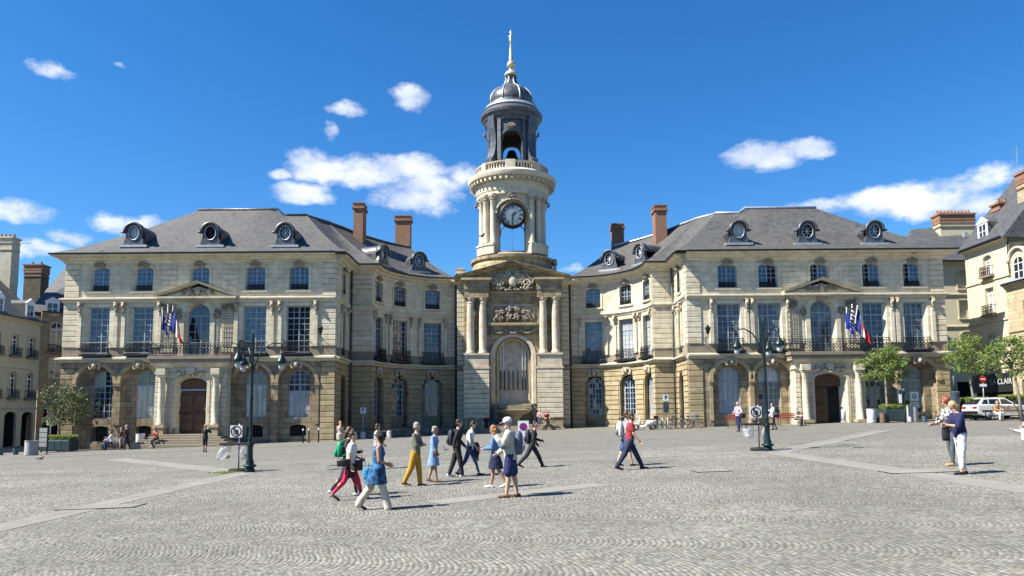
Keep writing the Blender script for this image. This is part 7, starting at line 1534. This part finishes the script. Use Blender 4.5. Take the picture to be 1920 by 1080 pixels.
P1b = person('woman in dark trousers and white shoes half hidden behind the red trousers', 651, 931, 800, 8, ((18, 6), (-16, 24, 25)), ((10, 4, 80, 25), (0, 6, 20, 0)), 2, 8, 0, 1, 'f', 0, ('brown', 'long'), ('long', c('dark_cardigan', (.03, .03, .035)), None), ('slim', c('plum_denim', (.05, .025, .05))), ('shoe', M_shoew))
backpack(P1b, 'green backpack on the woman behind the red trousers', c('green_nylon', (.0, .22, .10), .5), None, .8)
P2 = person('woman in a blue patterned tunic, black hat and cream trousers striding', 707, 957, 808, 4, ((-22, 14, 26), (18, 2)), ((-4, 6, 70, 35), (4, 8, 62, 30)), 4, 4, 150, 1.06, 'f', 1, ('dark', 'bob'), ('tunic', pattern_m('blue_patterned_silk', (.01, .12, .28), (.01, .03, .07), 9, .52), None), ('wide', c('cream_linen', (.50, .46, .38))), ('shoe', M_shoeb), hat=('brim', c('black_felt', (.012, .012, .014))))
handbag(P2, 'bright blue cloth bag hanging behind the woman in the blue tunic', c('blue_cloth', (.02, .22, .42)), P2[3](-.12, -.24, .1), .07, .13)
P4 = person('long-haired woman in a beige dress standing far back by the left round front', 637, 843, 790, 100, ((4, 2), (-6, 4)), ((25, 8, 90, 20), (10, 8, 30, 0)), 2, 5, 40, 1, 'f', 0, ('ginger', 'long'), ('tunic', c('beige_cotton', (.40, .34, .28)), None), ('none', None), ('shoe', M_shoebr))
P5 = person('woman in a striped top carrying a child, half hidden behind the black hat', 706, 880, 795, 30, ((10, 4), (-8, 6)), ((20, 6, 80, 20), (5, 6, 40, 0)), 2, 3, 10, 1.03, 'f', 0, ('brown', 'bob'), ('tee', striped_m('navy_striped_jersey', (.55, .55, .55), (.03, .035, .07), 16), None), ('slim', c('dark_denim', (.03, .04, .07))), ('shoe', M_shoebr))
carried(P5, 'round_bag', 'small brown round bag at the side of the woman in the striped top', 'handbag', P5[3](.1, .1, -.22), [('bag', MB().ell((0, 0, 0), (.1, .05, .1)), M_shoebr), ('strap', MB().tube([(0, 0, .1), (-.1, .1, .35)], .01, 5), M_shoebr)])
P6 = person('grey-haired man with folded arms in a grey-green sweater and mustard trousers', 779, 912, 793, -8, ((9, 3), (-14, 12, 8)), ((18, 4, 82, 62), (14, 4, 86, 60)), 2, 6, -5, 1.08, 'm', 0, ('grey', 'short'), ('long', c('grey_green_wool', (.13, .135, .105)), None), ('trousers', c('mustard_cotton', (.42, .23, .02))), ('shoe', M_shoebr))
P7 = person('short-haired woman in a light blue dress beside the man in mustard trousers', 813, 905, 801, -12, ((-6, 14, 14), (10, 2)), ((-22, 10, 12, 0), (6, 6, 22, 5)), 3, 5, 10, 1.02, 'f', 1, ('grey', 'bob'), ('dress', c('pale_blue_cotton', (.17, .28, .48)), None), ('none', None), ('sandal', M_shoebr))
handbag(P7, 'small brown bag on the hip of the woman in the light blue dress', M_shoebr, P7[3](.02, .13, -.19), .06, .08, [(-.08, .1, .3), (-.02, .12, .34)])
P8 = person('man all in black with white trainers and a black backpack', 857, 895, 787, 8, ((-12, 8, 8), (12, 4)), ((12, 5, 30, 0), (-22, 8, 14, 0)), 3, 8, 5, 1, 'm', 0, ('dark', 'short'), ('long', c('black_jersey', (.014, .014, .016)), None), ('trousers', c('black_cotton', (.016, .016, .018))), ('shoe', M_shoew))
backpack(P8, 'black backpack on the man with white trainers', c('black_nylon', (.015, .018, .03), .6), None, 1)
P9 = person('young man in a white T-shirt and blue jeans walking with a jacket over his arm', 881, 892, 787, 10, ((22, 4), (-20, 16, 18)), ((8, 6, 30, 0), (4, 8, 30, 0)), 4, 28, 0, .96, 'm', 0, ('dark', 'short'), ('tee', c('white_jersey', (.64, .63, .61)), None), ('slim', c('blue_denim', (.03, .05, .15))), ('shoe', M_shoeb))
carried(P9, 'folded_jacket', 'black jacket hanging over the arm of the young man in the white T-shirt', 'jacket', P9[3](.02, .2, .12), [('cloth', MB().rings([[(x * k, y * k, z) for x, y in ((-.11, -.05), (0, -.08), (.11, -.04), (.12, .04), (0, .06), (-.12, .05))] for k, z in ((.6, -.36), (1.1, -.2), (1.2, 0), (.7, .14))]), c('black_fleece', (.014, .014, .014))), ('sleeve', MB().caps((.05, 0, -.2), (.07, .02, -.42), .04, .03), c('black_fleece', (.014, .014, .014)))])
P10 = person('ginger-haired woman in a denim shirt and navy skirt looking at her phone', 929, 915, 798, 172, ((-14, 16, 16), (10, 2)), ((10, 4, 75, 15), (16, 4, 72, 15)), 2, 14, 0, 1.02, 'f', 1, ('ginger', 'bob'), ('long', c('light_denim', (.09, .18, .34)), None), ('skirt', c('navy_cotton', (.012, .018, .05))), ('shoe', M_shoew))
carried(P10, 'phone', 'dark phone held out by the ginger-haired woman', 'phone', P10[1]['wr', 1] + P10[1]['hd', 1] * .11, [('case', MB().box(-.07, .07, -.035, .035, .0, .01), M_shoeb), ('screen', MB().box(-.06, .06, -.03, .03, .0101, .012), M_cg)])
P11 = person('bearded older man in a white cap and pale vest holding his chin', 958, 933, 785, 176, ((7, 2), (-7, 4)), ((26, 4, 118, 15), (12, 4, 40, 0)), 4, 6, 0, 1.12, 'm', 0, ('grey', 'short'), ('jacket', c('pale_vest_cotton', (.44, .44, .37)), None), ('shorts', c('navy_shorts_cotton', (.015, .02, .09))), ('sandal', M_shoebr), hat=('cap', c('white_cap_cotton', (.66, .66, .64))), beard='grey', extra=[dict(n='shirt_sleeve', m=c('grey_blue_shirt', (.16, .18, .23)), r=1, b=lambda J, hr, up: MB().caps(J['el', 0], J['el', 0].lerp(J['wr', 0], .55), .085, .07).caps(J['el', 1], J['el', 1].lerp(J['wr', 1], .55), .085, .07))])
backpack(P11, 'blue-grey backpack on the man in the white cap', c('blue_grey_nylon', (.08, .10, .15), .6), c('pale_grey_nylon', (.3, .31, .33), .6), 1.1)
P12 = person('man in black walking right with a black backpack behind the white cap', 998, 877, 787, 4, ((30, 6), (-28, 16, 22)), ((14, 6, 60, 15), (-6, 6, 40, 0)), 9, 6, -20, 1, 'm', 0, ('dark', 'short'), ('long', c('black_jersey', (.014, .014, .016)), None), ('trousers', c('charcoal_cotton', (.02, .023, .03))), ('shoe', M_shoeb))
backpack(P12, 'black backpack on the man striding behind the white cap', c('black_nylon', (.015, .018, .03), .6), None, 1.1)
P14 = person('companion in shorts half hidden behind the man in the red T-shirt', 1174, 874, 772, 6, ((-12, 10, 8), (14, 4)), ((10, 6, 40, 0), (-10, 6, 20, 0)), 3, 6, 0, 1, 'm', 0, ('brown', 'short'), ('tee', c('grey_tee_cotton', (.35, .36, .37)), None), ('shorts', c('denim_shorts', (.05, .08, .16))), ('shoe', M_shoeb))
backpack(P14, 'white backpack on the companion behind the man in the red T-shirt', c('white_nylon', (.52, .54, .55), .6), c('slate_nylon', (.12, .13, .15), .6), 1.05)
P13 = person('bearded man in a red T-shirt and dark jeans striding right', 1182, 881, 770, 4, ((26, 0), (-24, 10, 14)), ((-10, 6, 18, 0), (8, 6, 28, 0)), 4, 8, 0, 1.02, 'm', 0, ('brown', 'short'), ('tee', c('red_jersey', (.24, .025, .035)), None), ('trousers', c('indigo_denim', (.018, .025, .06))), ('shoe', M_shoeb), beard='brown')
P15 = person('bald man in a pink shirt, hand on hip, beside the right litter stand', 1384, 810, 753, 200, ((3, 1), (-4, 3)), ((-6, 30, 70, 30), (-10, 35, 80, 40)), 0, 0, 20, 1.1, 'm', 0, (None, None), ('shirt', c('pink_cotton', (.52, .36, .44)), None), ('trousers', c('navy_trouser_cotton', (.012, .02, .08))), ('shoe', M_shoebr), Y=47.0, H=1.82)
handbag(P15, 'dark bag slung at the side of the man in the pink shirt', pm('dark_canvas', (.03, .025, .03), .7), P15[3](-.02, -.1, .3), .2, .13, [(-.1, -.06, .3), (.0, -.1, .36)])
P16 = person('woman in a white blouse and black trousers behind the right street lamp', 1450, 811, 766, 185, ((8, 4), (-10, 10, 8)), ((30, 8, 95, 20), (5, 8, 30, 0)), 2, 10, 0, 1, 'f', 0, ('dark', 'up'), ('long', c('white_blouse', (.62, .62, .62)), None), ('slim', c('black_cotton', (.016, .016, .018))), ('shoe', M_shoeb), Y=47.5, H=1.66)
handbag(P16, 'black bag at the waist of the woman in the white blouse', M_shoeb, P16[3](-.02, -.16, .1), .2, .1)
P17 = person('auburn-haired woman in a black and white print top and tan heeled sandals', 1786, 874, 745, 186, ((4, 2), (-3, 6)), ((20, 6, 84, 15), (14, 6, 60, 10)), 3, 18, 0, 1, 'f', 0, ('red', 'full'), ('long', pattern_m('black_white_print', (.5, .5, .48), (.02, .02, .02), 26), None), ('slim', c('grey_jean', (.07, .08, .10))), ('heel', M_shoet))
handbag(P17, 'dark cloth bag in front of the auburn-haired woman', c('black_cloth', (.015, .015, .018)), P17[3](-.12, .14, .06), .13, .17)
P18 = person('woman in a navy top and white cropped trousers looking down at her phone', 1805, 890, 752, 178, ((5, 2), (-5, 3)), ((22, 4, 78, 20), (26, 5, 72, 15)), 5, 34, 0, 1.12, 'f', 0, ('blond', 'bob'), ('tee', c('navy_blouse', (.012, .014, .06)), None), ('crop', pattern_m('white_dotted_cotton', (.60, .60, .60), (.25, .26, .3), 40, .66)), ('shoe', M_shoeb), extra=[dict(n='sleeve', m=c('navy_blouse', (.012, .014, .06)), r=1, b=lambda J, hr, up: MB().caps(J['sh', 0], J['el', 0], .085, .075).caps(J['sh', 1], J['el', 1], .085, .075))])
carried(P18, 'phone', 'phone held in both hands by the woman in the navy top', 'phone', P18[1]['wr', 1] + P18[1]['hd', 1] * .1, [('case', MB().box(-.07, .07, -.035, .035, .0, .01), M_shoeb), ('screen', MB().box(-.06, .06, -.03, .03, .0101, .012), M_cg)])
P20 = person('person in white cut off by the right edge holding out a phone', 1950, 895, 765, 180, ((20, 4), (-18, 16, 14)), ((50, 10, 60, 0), (30, 10, 70, 0)), 3, 6, 0, 1.05, 'f', 0, ('brown', 'short'), ('long', c('white_shirt_cotton', (.62, .62, .62)), None), ('trousers', c('pale_trouser_cotton', (.5, .5, .48))), ('shoe', M_shoew))
handbag(P20, 'white shopping bag of the person at the right edge', pm('white_paper_bag', (.66, .66, .65), .6), P20[3](.2, .3, .1), .14, .18)
P21 = person('older woman in a dark top and pale skirt walking at the left wing', 228, 843, 802, 190, ((12, 6), (-10, 10, 8)), ((8, 8, 30, 0), (-5, 8, 30, 0)), 6, 8, 0, 1.1, 'f', 0, ('grey', 'bob'), ('long', c('plum_cotton', (.09, .035, .06)), None), ('skirt', c('taupe_cotton', (.28, .25, .22))), ('shoe', M_shoebr))
P22 = person('older man in dark clothes walking beside the woman in the pale skirt', 237, 843, 797, 185, ((10, 6), (-10, 10, 8)), ((5, 8, 25, 0), (0, 8, 20, 0)), 4, 8, 0, 1.05, 'm', 0, ('grey', 'short'), ('long', c('dark_red_knit', (.05, .02, .025)), None), ('trousers', c('dark_navy_cotton', (.02, .025, .045))), ('shoe', M_shoeb))
P25 = person('woman in a black jacket seen from behind photographing the left portal', 384, 848, 797, 90, ((2, 1), (-3, 2)), ((60, 14, 100, 30), (60, 14, 100, 30)), 0, -4, 0, 1, 'f', 0, ('blond', 'pony'), ('jacket', c('black_jacket_cloth', (.015, .015, .016)), None), ('slim', c('black_legging', (.014, .016, .022))), ('shoe', M_shoebr))
SITL = ((84, 88), (80, 84)); SITA = ((28, 5, 50, 10), (24, 5, 55, 10))
person('person in white and blue sitting on the small bench below the left wing', 212, 835, 800, 190, SITL, SITA, 6, 18, 0, 1, 'm', 0, ('dark', 'short'), ('tee', c('white_jersey', (.64, .63, .61)), None), ('trousers', c('blue_denim', (.03, .05, .15))), ('shoe', M_shoeb), sit=.46, Y=53.3, H=1.7)
gz_ = at(300, 826, 53.6)
def on_step(lab, px_, Y, h, **k):
    r_ = person(lab, px_, 0, 0, k.pop('face', -90), sit=h, Y=Y, H=1.7, **k); return r_
on_step('woman in a coral top sitting on the steps of the left portal', 296, 53.55, .62, face=-110, legs=((72, 60), (66, 62)), arms=((30, 5, 95, 20), (30, 5, 60, 10)), lean=14, head_p=24, sex='f', hair=('red', 'bob'), top=('long', c('coral_cotton', (.45, .12, .08)), None), bottom=('slim', c('black_legging', (.014, .016, .022))), shoes=('shoe', M_shoew))
person('fair-haired woman in a tan jacket sitting in front of the white car', 1868, 0, 0, -80, SITL, SITA, 10, 14, 0, 1.1, 'f', 0, ('blond', 'bob'), ('jacket', c('tan_jacket_cloth', (.26, .17, .08)), None), ('trousers', c('white_trouser_cotton', (.55, .54, .5))), ('sandal', M_shoebr), sit=.47, Y=48.8, H=1.66)
person('person in beige sitting at the end of the red bench left of the open portal', 1493, 0, 0, -60, SITL, SITA, 8, 10, 0, 1.1, 'f', 0, ('grey', 'bob'), ('long', c('beige_wool', (.36, .31, .26)), None), ('trousers', c('grey_brown_cotton', (.10, .09, .085))), ('shoe', M_shoeb), sit=.47, Y=52.3, H=1.66)
on_step('person in a red top sitting on the fountain steps right of the sign board', 1024, 63.0, .75, face=-70, legs=((74, 62), (68, 62)), arms=SITA, lean=10, head_p=8, hair=('dark', 'short'), top=('tee', c('red_jersey', (.24, .025, .035)), None), bottom=('trousers', c('black_cotton', (.016, .016, .018))))
on_step('person in dark clothes with stretched legs sitting on the fountain steps', 1012, 63.2, .9, face=-95, legs=((60, 30), (56, 30)), arms=SITA, lean=-6, head_p=4, sex='f', hair=('brown', 'long'), top=('long', c('pale_pink_cotton', (.4, .26, .26)), None), bottom=('slim', c('dark_denim', (.03, .04, .07))))
on_step('person in black sitting on the left end of the fountain steps', 912, 63.5, .6, face=-90, legs=((74, 62), (68, 62)), arms=SITA, lean=12, head_p=14, hair=('dark', 'short'), top=('long', c('black_jersey', (.014, .014, .016)), None), bottom=('trousers', c('charcoal_cotton', (.02, .023, .03))))
